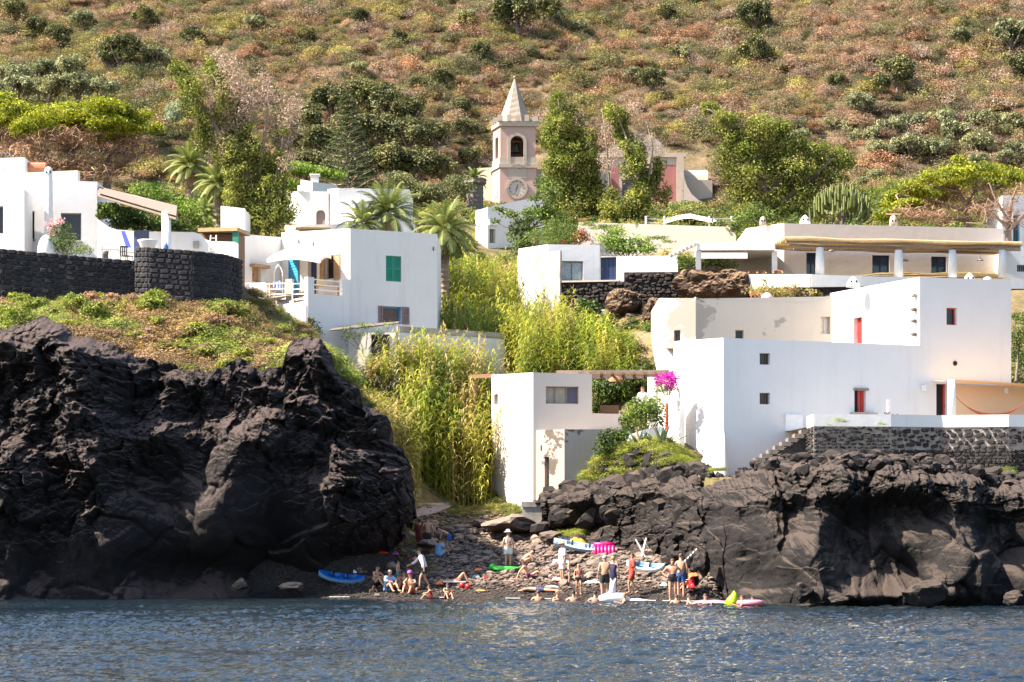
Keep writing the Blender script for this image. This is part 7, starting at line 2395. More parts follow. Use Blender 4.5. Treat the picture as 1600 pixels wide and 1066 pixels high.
shrub('garden_shrub', 'bright green shrub growing at the foot of the black stone wall',110.8,[(238,478,18,10),(230,470,8,6)],L_fresh,.18,60,.5,seed=25)
shrub('garden_shrub', 'dark green shrub at the right foot of the black stone wall',111.0,[(348,490,12,9),(338,485,8,7)],L_mid,.16,60,.5,seed=26)
shrub('hibiscus', 'small shrub with red flowers at the garden wall corner',119.6,[(488,512,11,9),(484,500,7,7),(498,520,8,8)],L_mid,.15,60,.5,extra=[('blossom',[(484,508,4,3),(482,499,3,2)],L_red,.12,80,.9)],seed=27)
shrub('creeper', 'thin creeper trailing over the lean-to roof',121.8,[(545,515,12,6),(575,510,14,6),(560,525,16,7),(540,530,6,10),(590,520,12,6),(610,508,7,5)],L_mid,.14,40,.3,seed=28,cat='creeper')
tree('garden_tree', 'tall climbing tree with open drooping sprays above the low white house', 'tree',(822,395),150,
 [[(822,395,.16),(815,360,.12),(800,335,.06),(775,325,.03)],[(815,370,.1),(850,340,.05)]],
 [('leaves',[(822,345,18,14),(845,340,18,12),(808,362,16,16),(830,375,18,14),(850,325,14,10),(870,340,14,8),(795,335,12,6),(780,328,9,4),(835,310,10,6),(812,385,14,10),(772,345,8,3),(862,300,18,16),(850,285,12,10)],.19,48,L_mid,.5),
 ('lit_leaves',[(850,332,16,8),(870,336,14,6),(885,345,12,6),(830,330,12,7)],.17,50,L_fresh,.5)],seed=29)
shrub('oleander', 'round oleander with crimson flowers above the low white house',146.5,[(865,362,30,14),(840,370,18,10),(890,368,24,12),(870,375,34,10)],L_mid,.16,50,.35,extra=[('blossom',[(906,366,9,7),(914,372,6,5),(880,376,5,4),(900,376,8,4),(836,375,4,3)],L_red,.13,60,.8)],seed=30)
shrub('jasmine', 'open white-flowered shrub with long arching shoots behind the garden wall',143.5,[(975,378,26,12),(950,372,18,10),(1000,380,18,10),(965,360,16,7),(985,388,30,8),(1010,390,14,7)],L_fresh,.17,50,.5,extra=[('blossom',[(960,370,16,8),(990,376,18,8),(1020,385,10,6),(975,388,20,5)],L_whiteb,.12,22,.8),('shoots',[(945,355,20,2),(920,350,14,2),(970,345,3,9),(995,350,3,8),(1030,372,14,2),(1045,378,10,2)],L_mid,.12,70,.5)],seed=31)
shrub('garden_shrub', 'dark green bush on top of the lava outcrop beside the loggia',134.6,[(1076,407,16,11),(1098,412,16,9),(1120,410,16,8),(1138,414,12,8)],L_mid,.16,60,.5,extra=[('lit_leaves',[(1070,402,10,5),(1130,405,10,5),(1110,412,10,5)],L_fresh,.15,50,.5)],seed=32)
shrub('bougainvillea', 'magenta bougainvillea at the corner of the big white house',112.2,[(1042,594,15,10),(1028,594,8,7),(1052,588,8,6),(1050,604,9,7)],L_mag,.10,110,.8,seed=33,part='blossom',extra=[('leaves',[(1040,602,16,12)],L_mid,.12,40,.5)])
shrub('garden_shrub', 'leafy green shrub below the bougainvillea, left of the yard wall',111.6,[(1005,650,22,18),(985,655,14,14),(1020,640,16,16),(1000,632,14,10),(1028,655,12,16),(992,668,16,8)],L_mid,.15,60,.6,extra=[('lit_leaves',[(1000,636,18,10),(1022,628,12,10),(985,648,10,8)],L_fresh,.14,40,.6)],seed=34)
shrub('garden_shrub', 'dark green shrub hanging over the weathered annexe',110.6,[(958,685,18,13),(942,700,12,16),(970,678,12,8),(955,705,12,10)],L_dark,.15,70,.6,extra=[('lit_leaves',[(960,680,14,8),(945,695,8,10)],L_mid,.14,50,.6)],seed=35)
tree('garden_tree', 'dark spreading tree shading the terrace under the pergola', 'tree',(962,645),122,
 [[(962,645,.12),(960,620,.1),(945,600,.05)],[(960,622,.08),(985,600,.04)]],
 [('crown',[(940,612,22,18),(965,606,24,16),(990,602,22,14),(935,632,16,12),(975,625,20,12),(1000,590,18,10),(950,595,24,8),(1010,612,14,14)],.17,60,L_dark,.6),('lit_leaves',[(935,604,12,10),(995,596,16,8),(965,592,18,6),(1010,600,10,8)],.16,36,L_mid,.6)],seed=36)
# broad-leaved thicket, right side of the gully
rr_ = random.Random(12)
for k_,(px,py,w,Y) in enumerate([(860,545,34,130),(905,540,36,130),(950,560,34,128),(890,570,34,127),(850,580,30,126),(990,570,30,128),(1015,545,20,130),(930,520,28,132),(1000,590,24,126),(820,540,24,131),(940,585,30,126),(880,505,28,134),(915,485,24,135)]):
 shrub('leafy_bush', 'broad-leaved gully bush, ' + ('far left of the middle rank', 'directly above the pergola beam, middle rank', 'right of the middle rank', 'centre of the lower rank', 'left of the lower rank', 'right end, beside the cream house', 'upper right, under the dry bank', 'upper rank, beside the dry shrub', 'lowest right, behind the pergola', 'top left, among the reeds', 'lower right, above the rafters', 'upper left, below the stone wall', 'topmost, just under the stone wall')[k_],Y,[(px,py,w * .8,16),(px - w * .5,py + 8,w * .5,12),(px + w * .5,py + 6,w * .5,13)],L_mid if k_ % 3 else L_dark,.20,34,.65, 'broad-leaved bushes in the gully thicket',
 extra=[('lit_leaves',[(px - 5,py - 8,w * .6,8),(px + w * .4,py,w * .4,8)],L_fresh,.18,26,.65)],seed=200 + k_)
shrub('dry_shrub', 'dry pinkish shrub on the brown bank left of the cream house',134.6,[(975,490,22,14),(955,500,14,12),(1000,480,16,8),(985,520,22,12)],leafmat('dry_leaves',(0.20,0.12,0.06),(0.45,0.32,0.16), 'NONE'),.18,36,.35,seed=37)
shrub('dry_shrub', 'orange and green flowering shrubs under the villa parapet',131.0,[(1190,455,20,9),(1215,458,20,9),(1240,456,22,9),(1265,460,16,7),(1195,440,4,12)],leafmat('mixed_dry_leaves',(0.14,0.12,0.04),(0.42,0.34,0.12), 'NONE'),.16,48,.45,seed=38,extra=[('blossom',[(1235,448,10,4),(1180,462,10,5),(1210,462,8,4)],leafmat('rust_blossom',(0.45,0.2,0.12),(0.7,0.4,0.3), 'NONE'),.12,30,.8)])
shrub('garden_shrub', 'dark bush behind the villa roof left of the cactus',150,[(1165,345,18,12),(1180,330,16,12),(1150,352,14,8),(1200,340,16,10)],L_mid,.18,50,.5,seed=39)
tree('garden_tree', 'green tree at the right edge beside the big white house', 'tree',(1592,640),119,
 [[(1592,640,.1),(1588,590,.08),(1592,540,.04)]],
 [('crown',[(1594,520,16,16),(1590,545,14,16),(1596,570,14,14),(1605,500,16,14),(1588,495,8,8),(1600,590,12,10)],.14,60,L_mid,.5)],seed=40)
shrub('oleander', 'pink oleander between the palms and the reeds',137,[(700,388,16,10),(690,398,14,8),(715,395,12,8)],L_mid,.15,50,.4,extra=[('blossom',[(702,383,9,5),(692,390,5,4)],L_pinkb,.11,50,.8)],seed=41)
shrub('garden_shrub', 'fresh green garden shrubs above the far tiny house',200,[(460,262,22,8),(490,266,24,8),(520,272,18,7),(440,300,16,12),(455,290,14,8)],L_fresh,.26,40,.5,seed=42)
shrub('garden_shrub', 'pale garden thicket between the palms and the church',175,[(640,295,30,12),(680,300,30,12),(715,290,24,14),(735,350,14,20),(660,312,30,10),(620,280,20,10)],leafmat('pale_thicket_leaves',(0.07,0.08,0.035),(0.26,0.26,0.11), 'NONE'),.24,34,.5,seed=43)
shrub('blue_grey_shrub', 'pale blue-grey shrub on the slope behind the poplars',240,[(280,172,18,11),(272,180,14,8)],leafmat('silver_leaves',(0.16,0.19,0.13),(0.42,0.46,0.34), 'NONE'),.3,40,.4,seed=44)
# conifer in the hollow ------------------------------------------------------
t = thing('monkey_puzzle_pine', 'tall layered conifer with horizontal boughs in front of the wooded hollow', 'tree',tuple(W(545,315,205)))
b = W(545,315,205); tp = W(541,150,205)
m = MB(); m.tube([b - Vector((0,0,2)),tp],[.25,.04],6); m.build('trunk',M_trunk,t)
rn = random.Random(3); P_ = []; M_bough = wood('pale_bark',(0.34,0.26,0.18),.9)
for k_ in range(17):
 u = .12 + .86 * k_ / 16; c = b.lerp(tp,u); L = 2.9 * (1 - u) ** .8 + .3
 for q in range(7):
  a = q * .9 + k_ * .55; e = c + Vector((math.cos(a) * L,math.sin(a) * L,.12 * L))
  m = MB(); m.tube([c,c.lerp(e,.5) - Vector((0,0,.06 * L)),e],[.05,.035,.012],4); m.build('bough',M_bough,t)
  for s_ in range(16):
   w_ = .2 + .8 * s_ / 16; pp = c.lerp(e,w_)
   P_.append((pp.x + rn.gauss(0,.10),pp.y + rn.gauss(0,.10),pp.z + .10 + rn.gauss(0,.05))); P_.append((pp.x + rn.gauss(0,.16),pp.y + rn.gauss(0,.16),pp.z + .08))
P_ = np.array(P_); me = leaf_mesh('needles',P_ - np.array(b),.28,leafmat('conifer_needles',(0.03,0.05,0.02),(0.14,0.17,0.06), 'NONE'),.35,.5,None,3); o = bpy.data.objects.new('needles',me); COL.objects.link(o); o.parent = t
# palms -----------------------------------------------------------------------
def palm(label,px,py,Y,pyb,rpx,tr=.24,nf=46,seed=1,dead=8,skirt=0,green=None,tcol=None,droop=1.0):
 c = W(px,py,Y); R = rpx * Y / FPX
 bz = min(ZP(pyb,Y),landz(c.x,Y) + .5)
 t = thing('palm_tree',label, 'palm',(c.x,Y,bz))
 rn = random.Random(seed)
 m = MB(); n = max(6,int((c.z - bz) / .28)); pts,rd = [],[]
 for i in range(n * 2 + 1):
  u = i / (n * 2); pts.append(Vector((c.x,Y,bz - .3)).lerp(c,u)); rd.append(tr * ((1.12 if i % 2 else .92) if tr < .4 else 1.03 - .04 * (i % 2)) * (1.35 if u > .85 else 1.0))
 m.tube(pts,rd,10); m.build('trunk',tcol or wood('palm_trunk',(0.26,0.18,0.13),.9,axis=(8,8,14)),t)
 g_mat = green or leafmat('palm_leaflets',(0.07,0.10,0.025),(0.28,0.30,0.10), 'NONE',trans=.2)
 d_mat = leafmat('dead_palm_leaflets',(0.22,0.13,0.07),(0.50,0.36,0.22), 'NONE',trans=.1)
 for k in range(nf + dead):
  deadf = k >= nf
  a = k * 2.399; u = (k + .5) / nf
  el = (math.radians(82) - math.radians(95) * u ** 1.1 * droop) if not deadf else math.radians(rn.uniform(-60,-35))
  L = R * rn.uniform(.88,1.12) * (.75 if deadf else 1)
  V,F,sh = [],[],[]
  d0 = Vector((math.cos(a) * math.cos(el),math.sin(a) * math.cos(el),math.sin(el)))
  hz = Vector((math.cos(a),math.sin(a),0)); sd = Vector((-math.sin(a),math.cos(a),0))
  P0 = Vector((0,0,0)); seg = 12; line = [P0.copy()]; d = d0.copy()
  for i in range(seg):
   d = (d + Vector((0,0,-.085 * (1 + i * .12)))).normalized(); P0 = P0 + d * (L / seg); line.append(P0.copy())
  def add(p,q,w,s):
   o = len(V); V.extend([p - w,p + w,q + w * .15,q - w * .15]); F.append((o,o + 1,o + 2,o + 3)); sh.append(s)
  s0 = rn.random()
  for i in range(seg):
   tdir = (line[i + 1] - line[i]).normalized(); up = sd.cross(tdir)
   add(line[i],line[i + 1],sd * .025,.9)
   if i < 2: continue
   for q in range(2):
    p = line[i].lerp(line[i + 1],q / 2)
    ll = L * .20 * math.sin(PI * min(1,(i + .5 * q) / seg * .85 + .12)) + .05
    for s_ in (-1,1):
     e = p + (sd * s_ * .8 + tdir * .65 + Vector((0,0,-.1)) + up * .25).normalized() * ll
     add(p,e,tdir * .045,min(1,max(0,s0 * .7 + rn.random() * .4)))
  me = bpy.data.meshes.new('frond'); me.from_pydata([tuple(v + c - Vector((c.x,Y,bz))) for v in V],[],F); me.materials.append(d_mat if deadf else g_mat)
  at_ = me.attributes.new('shade', 'FLOAT', 'FACE'); at_.data.foreach_set('value',np.array(sh,dtype=np.float32))
  o = bpy.data.objects.new('frond',me); COL.objects.link(o); o.parent = t
  if deadf: o['label'] = 'dry brown hanging frond'
 return t
palm('palm with arching fronds behind the slanting pergola roof, leftmost',296,262,146,345,46,.26,44,1,6)
palm('palm with pale rough trunk just left of the tall poplar',340,290,142,350,44,.28,40,2,6)
palm('tall upright palm behind the square white house',606,338,140,372,66,.28,50,3,8,droop=.85)
palm('small low palm left of the tall upright palm',566,352,139,372,48,.22,34,4,4)
palm('wide spreading palm behind the right corner of the square white house',694,362,137.5,410,62,.28,54,5,10,droop=1.1)
palm('small palm tuft behind the courtyard shed',320,335,136,360,30,.15,26,6,2)
palm('palm with trimmed grey trunk and hanging dry fronds left of the church',742,280,176,345,24,.62,24,7,20,tcol=wood('grey_palm_trunk',(0.16,0.13,0.12),.9,axis=(8,8,14)))
# candelabra spurge -----------------------------------------------------------
t = thing('candelabra_cactus', 'big rounded candelabra cactus behind the villa roof', 'cactus',tuple(W(1315,352,160)))
b = W(1315,352,160); rn = random.Random(8)
M_cact = plain('cactus_skin',(0.135,0.15,0.03),.6,.3,5)
m = MB(); m.tube([b - Vector((0,0,1.5)),b + Vector((0,0,.8))],[.35,.3],8); m.build('trunk',M_trunk,t)
for k_ in range(150):
 a = rn.random() * 6.28; rr = math.sqrt(rn.random()) * 2.15
 x,y = rr * math.cos(a),rr * math.sin(a); top = 2.95 * math.sqrt(max(0.02,1 - (rr / 2.35) ** 2)) * rn.uniform(.85,1.0)
 z0 = max(.1,top - rn.uniform(.8,1.5)); m = MB()
 pts = [(b.x + x * .8,b.y + y * .8,b.z + z0),(b.x + x * .97,b.y + y * .97,b.z + z0 + (top - z0) * .3),(b.x + x,b.y + y,b.z + top)]
 m.tube(pts,[.075,.085,.055],5); m.build('arm',M_cact,t)
# agaves ----------------------------------------------------------------------
M_ag = plain('agave_skin',(0.20,0.24,0.17),.5,.25,4); M_ag2 = plain('dry_agave',(0.42,0.30,0.18),.8,.3,4)
for (px,py,Y,L,n_,lab,sd_) in ((1000,703,109.7,1.15,24, 'left of the two big agaves on the mossy rock below the garden wall',1),(1034,702,109.2,1.25,26, 'right of the two big agaves on the mossy rock below the garden wall',2)):
 b = W(px,py,Y); t = thing('agave',lab, 'agave',tuple(b)); rn = random.Random(sd_)
 for k_ in range(n_):
  a = k_ * 2.4; el = math.radians(rn.uniform(8,75)); l_ = L * rn.uniform(.75,1.1)
  hz = Vector((math.cos(a),math.sin(a),0)); d = hz * math.cos(el) + Vector((0,0,math.sin(el))); sd = Vector((-math.sin(a),math.cos(a),0)); up = sd.cross(d) * -1
  m = MB(); rows = []
  for i in range(6):
   u = i / 5; p = b + d * l_ * u + Vector((0,0,-.10 * u * u)); w = .10 * math.sin(PI * (.25 + .7 * u)) * (1.0 if i < 5 else .05)
   rows.append([p - sd * w + up * .02,p - up * .015,p + sd * w + up * .02,p + up * .02])
  vs = [q for r__ in rows for q in r__]; fs = []
  for i in range(5):
   for j in range(4):
    fs.append((i * 4 + j,i * 4 + (j + 1) % 4,(i + 1) * 4 + (j + 1) % 4,(i + 1) * 4 + j))
  m.add(vs,fs); o = m.build('leaf',M_ag2 if k_ % 7 == 6 else M_ag,t)
# ------------------------------------------------------------------ beach: stones, things, people
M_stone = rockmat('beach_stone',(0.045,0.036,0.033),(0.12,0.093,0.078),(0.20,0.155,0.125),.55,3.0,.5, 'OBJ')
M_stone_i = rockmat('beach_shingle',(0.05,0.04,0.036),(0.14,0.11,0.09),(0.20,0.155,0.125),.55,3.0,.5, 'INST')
RM = [rock_shape(400 + i,.3) for i in range(7)]
RMi = []
for m_ in RM:
 m_.materials.append(M_stone)
for i in range(5):
 me = rock_shape(420 + i,.3,1); me.materials.append(M_stone_i); RMi.append(proto(me))
rb = random.Random(55)
def beach_pts(n,r,lo=0.0):
 out = []
 while len(out) < n:
  px,py = r.uniform(560,1130),r.uniform(822,936)
  if px < 620 and py < 890: continue
  p = hit(px,py,90,118)
  if p.z > 4.2 or p.z < 0.02: continue
  if px > 1000 and py < 850: continue
  if py > 905 and r.random() < .8 + lo: continue
  out.append((px,py,p))
 return out
for (px,py,p) in sorted(beach_pts(270,rb,.15),key=lambda q: q[0]):
 o = bpy.data.objects.new('beach_rock',RM[rb.randrange(7)]); COL.objects.link(o)
 s_ = rb.uniform(.28,.62) * (1.35 if py < 850 else 1.0); o.location = (p.x,p.y,p.z + s_ * .12)
 o.rotation_euler = (rb.uniform(-.3,.3),rb.uniform(-.3,.3),rb.random() * 6.28); o.scale = (s_ * rb.uniform(1.0,1.7),s_,s_ * rb.uniform(.5,.8))
 tag(o, 'grey brown rounded stone lying loose on the cove beach', 'stone', 'loose stones on the cove beach')
rn = np.random.default_rng(66)
xs_,ys_ = rn.uniform(-12.5,9.0,30000),rn.uniform(93,115.5,30000)
zz = land(xs_,ys_); shore = np.interp(xs_,SHORE_X,SHORE_Y)
k = (ys_ > shore - .4) & (zz < 4.0) & ((xs_ > -9) | (ys_ < 105.5))
xs_,ys_,zz,shore = xs_[k],ys_[k],zz[k],shore[k]
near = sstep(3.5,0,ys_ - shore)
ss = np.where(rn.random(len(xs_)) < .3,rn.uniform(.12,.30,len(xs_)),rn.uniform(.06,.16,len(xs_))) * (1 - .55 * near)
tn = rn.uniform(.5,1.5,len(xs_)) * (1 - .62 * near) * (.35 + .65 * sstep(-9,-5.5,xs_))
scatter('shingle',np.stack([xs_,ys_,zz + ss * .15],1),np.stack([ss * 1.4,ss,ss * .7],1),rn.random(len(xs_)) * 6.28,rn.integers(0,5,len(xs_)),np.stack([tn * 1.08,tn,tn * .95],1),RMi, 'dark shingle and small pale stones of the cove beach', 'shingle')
# big rocks lying about the cove and at the foot of the cliffs
for (px,py,Y,w,h_,lab) in ((800,818,112,60,14, 'long flat ledge of brown rock at the back of the beach'),(866,838,109.5,28,13, 'dark rock at the back of the beach right of the ledge'),(640,838,112,16,12, 'black block against the headland behind the standing man'),(668,850,109,20,9, 'black rock the bathers sit by, back of the beach'),
 (1075,905,95.0,24,22, 'rounded boulder behind the couple in the shallows'),(1095,880,96.5,20,22, 'tall boulder leaning on the right-hand cliff'),(1020,905,100,22,10, 'dark boulder right of the pale kayak'),(1255,925,88.0,22,18, 'rounded wave-worn boulder at the foot of the right-hand cliff'),
 (1445,925,86.6,36,24, 'smooth brown boulder at the cliff foot, centre right'),(1582,935,86.3,20,14, 'low boulder in the water near the right edge'),(1310,938,86.8,20,8, 'small low boulder at the cliff foot'),(375,915,100.5,16,12, 'small grey rock at the foot of the black headland'),(455,918,101,24,9, 'low dark rock left of the blue kayak')):
 p = W(px,py,Y); me = rock_shape(int(px),.35,3); me.materials.append(M_cliff_r if px > 700 and py > 850 else M_stone)
 o = bpy.data.objects.new('boulder',me); COL.objects.link(o); o.location = p; k_ = Y / FPX; o.scale = (w * k_ * 2,w * k_ * 1.6,h_ * k_ * 2); o.rotation_euler = (0,0,px)
 tag(o,lab, 'boulder')
# wash of foam along the water's edge
fx = np.linspace(-7.6,8.3,520); fy = np.interp(fx,SHORE_X,SHORE_Y) - .10 + .28 * fbm(fx / 1.1,fx * 0,o=4,s=410)
fw_ = np.clip(-.02 + .34 * fbm(fx / .7,fx * 0 + 3,o=4,s=411),0,1)
m = MB()
for i in range(519):
 if fw_[i] > .03 and fw_[i + 1] > .03:
  m.quad((fx[i],fy[i] - fw_[i],.05),(fx[i + 1],fy[i + 1] - fw_[i + 1],.05),(fx[i + 1],fy[i + 1],.075),(fx[i],fy[i],.075))
stuff(m.build('foam',plain('sea_foam',(0.30,0.31,0.31),.7,.3,9)), 'thin broken line of white foam along the beach')
# path
m = MB(); pth = [(636,812,5),(655,800,24),(668,788,32),(688,777,28),(672,767,24),(662,758,12)]
vs,fs = [],[]
for i,(px,py,w) in enumerate([(640,813,10),(655,806,26),(668,797,34),(676,790,36),(680,783,30),(674,776,24),(668,768,18),(663,760,12)]):
 for s_ in (-1,1):
  p = hit(px + s_ * w,py,105,122); vs.append((p.x,p.y,p.z + .09))
for i in range(7): fs.append((2 * i,2 * i + 1,2 * i + 3,2 * i + 2))
m.add(vs,fs); structure(m.build('path',plain('pale_concrete_path',(0.30,0.24,0.205),.9,.2,1.5,.3,.03)), 'pale concrete path coming down to the beach')
# --- boats and floats --------------------------------------------------------
PL = lambda n,c,r_=.35: plain(n,c,r_,.06,3,.03)
M_kb,M_kl,M_yel,M_lime,M_mag,M_wpl = PL('blue_plastic',(0.01,0.12,0.45)),PL('pale_blue_plastic',(0.26,0.42,0.62)),PL('yellow_plastic',(0.70,0.50,0.02)),PL('green_vinyl',(0.06,0.55,0.06)),PL('magenta_vinyl',(0.60,0.01,0.16)),PL('white_vinyl',(0.70,0.71,0.73))
M_pnk,M_neon,M_orn,M_rdv = PL('pink_vinyl',(0.75,0.22,0.28)),PL('neon_yellow_vinyl',(0.50,0.75,0.01)),PL('orange_cloth_bright',(0.75,0.20,0.06),.8),PL('red_vinyl',(0.60,0.02,0.02))
def kayak(px,py,L,wdt,rz,tilt,label,hull,deck,extra=None,roll=0.0):
 p = hit(px,py,90,116)
 t = thing('kayak',label, 'kayak',(p.x,p.y,p.z + .10)); t.rotation_euler = (roll,tilt,rz)
 n = 16
 def ring(u,mode):
  x = (u - .5) * L; w = wdt / 2 * (max(0,1 - abs(2 * u - 1) ** 2.4)) ** .6 + .02; sh = .16 * abs(2 * u - 1) ** 2.5
  if mode == 0:
   return [(x,-w,.22 + sh),(x,-w * .92,.08 + sh),(x,-w * .45,.0 + sh * .8),(x,w * .45,.0 + sh * .8),(x,w * .92,.08 + sh),(x,w,.22 + sh)]
  dip = .13 if .22 < u < .8 and not (.46 < u < .54) else 0.0
  return [(x,-w,.222 + sh),(x,-w * .72,.25 + sh),(x,-w * .6,.25 + sh - dip),(x,w * .6,.25 + sh - dip),(x,w * .72,.25 + sh),(x,w,.222 + sh)]
 for mode,mt,nm in ((0,hull, 'hull'),(1,deck, 'deck')):
  m = MB(); vs,fs = [],[]
  for i in range(n * 2 + 1): vs += ring(i / (n * 2),mode)
  for i in range(n * 2):
   for j in range(5): fs.append((i * 6 + j,i * 6 + j + 1,(i + 1) * 6 + j + 1,(i + 1) * 6 + j))
  m.add(vs,fs); o = m.build(nm,mt,None,smooth=(mode == 0)); o.parent = t; del o['_o']
 for a in (-.18,.12):
  m = MB(); m.box((a * L,0,.16),(.06,wdt * .5,.22),0,0); o = m.build('seat',plain('black_plastic',(0.02,0.02,0.02),.4),None); o.parent = t
 return t
kayak(533,913,2.0,.8,.02,.13, 'small bright blue kayak pulled up in the shade of the headland',M_kl,M_kb,roll=.35)
kayak(909,864,2.6,.75,.05,.14, 'long pale blue kayak carrying yellow and dark blue gear, back of the beach',M_kl,PL('white_blue_plastic',(0.50,0.60,0.72)),roll=.35)
kayak(1008,896,1.6,.72,-.2,.12, 'short pale blue kayak with a white towel over its end',M_wpl,M_kl,roll=.4)
def lump(name,label,cat,px,py,Y,w,h_,mat,d=None,tilt=0.0,seed=1,cloth=False,dz=0.0,group=None):
 """soft folded item: crumpled low form lying on the stones"""
 if Y is None:
  p = hit(px,py,90,116); Y = p.y
 else: p = W(px,py,Y)
 k_ = Y / FPX; w *= k_; h_ *= k_; d = (d * k_ if d else w * .7)
 r = random.Random(seed); n = 10; vs,fs = [],[]
 for i in range(n + 1):
  for j in range(n + 1):
   u,v_ = i / n * 2 - 1,j / n * 2 - 1
   rr = max(abs(u),abs(v_)); hh = h_ * (1 - rr ** 3) * (.75 + .25 * math.sin(u * 5 + seed) * math.cos(v_ * 4 + seed * 2)) + r.uniform(-.06,.06) * h_
   vs.append((p.x + u * w / 2 + r.uniform(-.03,.03) * w,p.y + v_ * d / 2,p.z + dz + max(hh,-.02) + tilt * u * w / 2))
 for i in range(n):
  for j in range(n): a = i * (n + 1) + j; fs.append((a,a + n + 1,a + n + 2,a + 1))
 m = MB(); m.add(vs,fs); o = m.build(name,mat,None,smooth=True,origin=(p.x,p.y,p.z)); return tag(o,label,cat,group)
lump('float_bag', 'folded yellow float lying on the long pale kayak', 'float',903,860,None,27,9,M_yel,14,-.1,3,dz=.32)
lump('gear_bag', 'dark blue bag in the bow of the long pale kayak', 'bag',881,857,None,13,6,M_navy,9,-.1,4,dz=.38)
lump('towel', 'white towel hanging over the end of the short pale blue kayak', 'towel',1014,897,None,12,9,M_cloth,9,-.1,5,dz=.22)
def ribbed(px,py,Y,w,h_,n,label,mat,rz=0.0,lean=.3,name='air_mattress',cat='air mattress'):
 p = hit(px,py,90,116); Y = p.y; k_ = Y / FPX; w *= k_; h_ *= k_
 t = thing(name,label,cat,tuple(p)); t.rotation_euler = (0,0,rz)
 for i in range(n):
  m = MB(); x = (i + .5) / n * w - w / 2; m.tube([(x,0,0),(x,lean * .1,h_ * .1),(x,lean * .9,h_ * .9),(x,lean,h_)],[.02,w / n * .56,w / n * .56,.02],8); o = m.build('rib',mat,None,smooth=True); o.parent = t
 m = MB(); m.tube([(-w / 2 * .95,lean * .85 + .02,h_ * .98),(w / 2 * .95,lean * .85 + .02,h_ * .98)],w / n * .6,8); o = m.build('pillow',mat,None,smooth=True); o.parent = t
ribbed(944,868,106.5,34,17,6, 'magenta air mattress propped behind the long pale kayak',M_mag)
m = MB(); p = W(792,891,104); k_ = 104 / FPX
for i in range(5):
 y = (i - 2) * .20; m.tube([(p.x - 22 * k_,p.y + y,p.z + .10),(p.x,p.y + y,p.z + .05),(p.x + 22 * k_,p.y + y,p.z + .04)],[.10,.11,.10],8)
m.tube([(p.x - 23 * k_,p.y - .45,p.z + .16),(p.x - 23 * k_,p.y + .45,p.z + .16)],.13,8)
tag(m.build('air_mattress',M_lime,None,smooth=True,origin=tuple(p)), 'bright green air mattress on the stones, left of the crouching bather', 'air mattress')
ribbed(878,884,104,26,6,4, 'pale blue small float lying behind the woman in white',M_kl,.1,.4, 'pool_float', 'float')
def ring_float(px,py,Y,R,rr,label,mat,z=0.02,tilt=0.0):
 p = W(px,py,Y); m = MB(); n,q = 20,8; vs,fs = [],[]
 for i in range(n):
  a = 2 * PI * i / n
  for j in range(q):
   b = 2 * PI * j / q; r_ = R + rr * math.cos(b); vs.append((p.x + r_ * math.cos(a),p.y + r_ * math.sin(a),z + rr * (1 + math.sin(b)) * .8 + tilt * math.cos(a)))
 for i in range(n):
  for j in range(q): fs.append((i * q + j,((i + 1) % n) * q + j,((i + 1) % n) * q + (j + 1) % q,i * q + (j + 1) % q))
 m.add(vs,fs); return tag(m.build('swim_ring',mat,None,smooth=True,origin=(p.x,p.y,z)),label, 'float')
ring_float(1172,944,88.5,.38,.13, 'pink and red swim ring floating at the right end of the bathers',M_pnk)
# swan float
p = W(958,936,92.5); t = thing('swan_float', 'white inflatable animal with upright neck at the waterline', 'float',(p.x,p.y,0.05))
m = MB(); m.tube([(-.55,0,.12),(-.2,0,.16),(.35,0,.14),(.62,0,.10)],[.10,.22,.22,.08],10); o = m.build('body',M_wpl,None,smooth=True); o.parent = t
m = MB(); m.tube([(-.05,0,.15),(-.04,0,.45),(.0,0,.72),(.02,0,.80)],[.16,.12,.11,.05],10); o = m.build('neck',M_wpl,None,smooth=True); o.parent = t
for s_ in (-1,1):
 m = MB(); m.tube([(s_ * .05,0,.76),(s_ * .10,0,.92)],[.045,.012],6); o = m.build('ear',M_wpl,None); o.parent = t
lump('air_mattress', 'flat white air mattress at the water edge in front of the woman in red', 'air mattress',985,938,92.6,58,3,M_wpl,16,0,6)
lump('air_mattress', 'long pink air mattress floating beside the yellow fin', 'air mattress',1112,942,90.0,60,5,M_pnk,22,0,7)
p = W(1146,943,89.5); m = MB();
m.tube([(p.x - .10,p.y,.0),(p.x - .04,p.y,.2),(p.x + .04,p.y,.42),(p.x + .02,p.y,.54)],[.26,.20,.10,.02],8,0); tag(m.build('fin_float',M_neon,None,smooth=True,origin=(p.x,p.y,0)), 'neon yellow pointed float standing up at the end of the pink mattress', 'float')
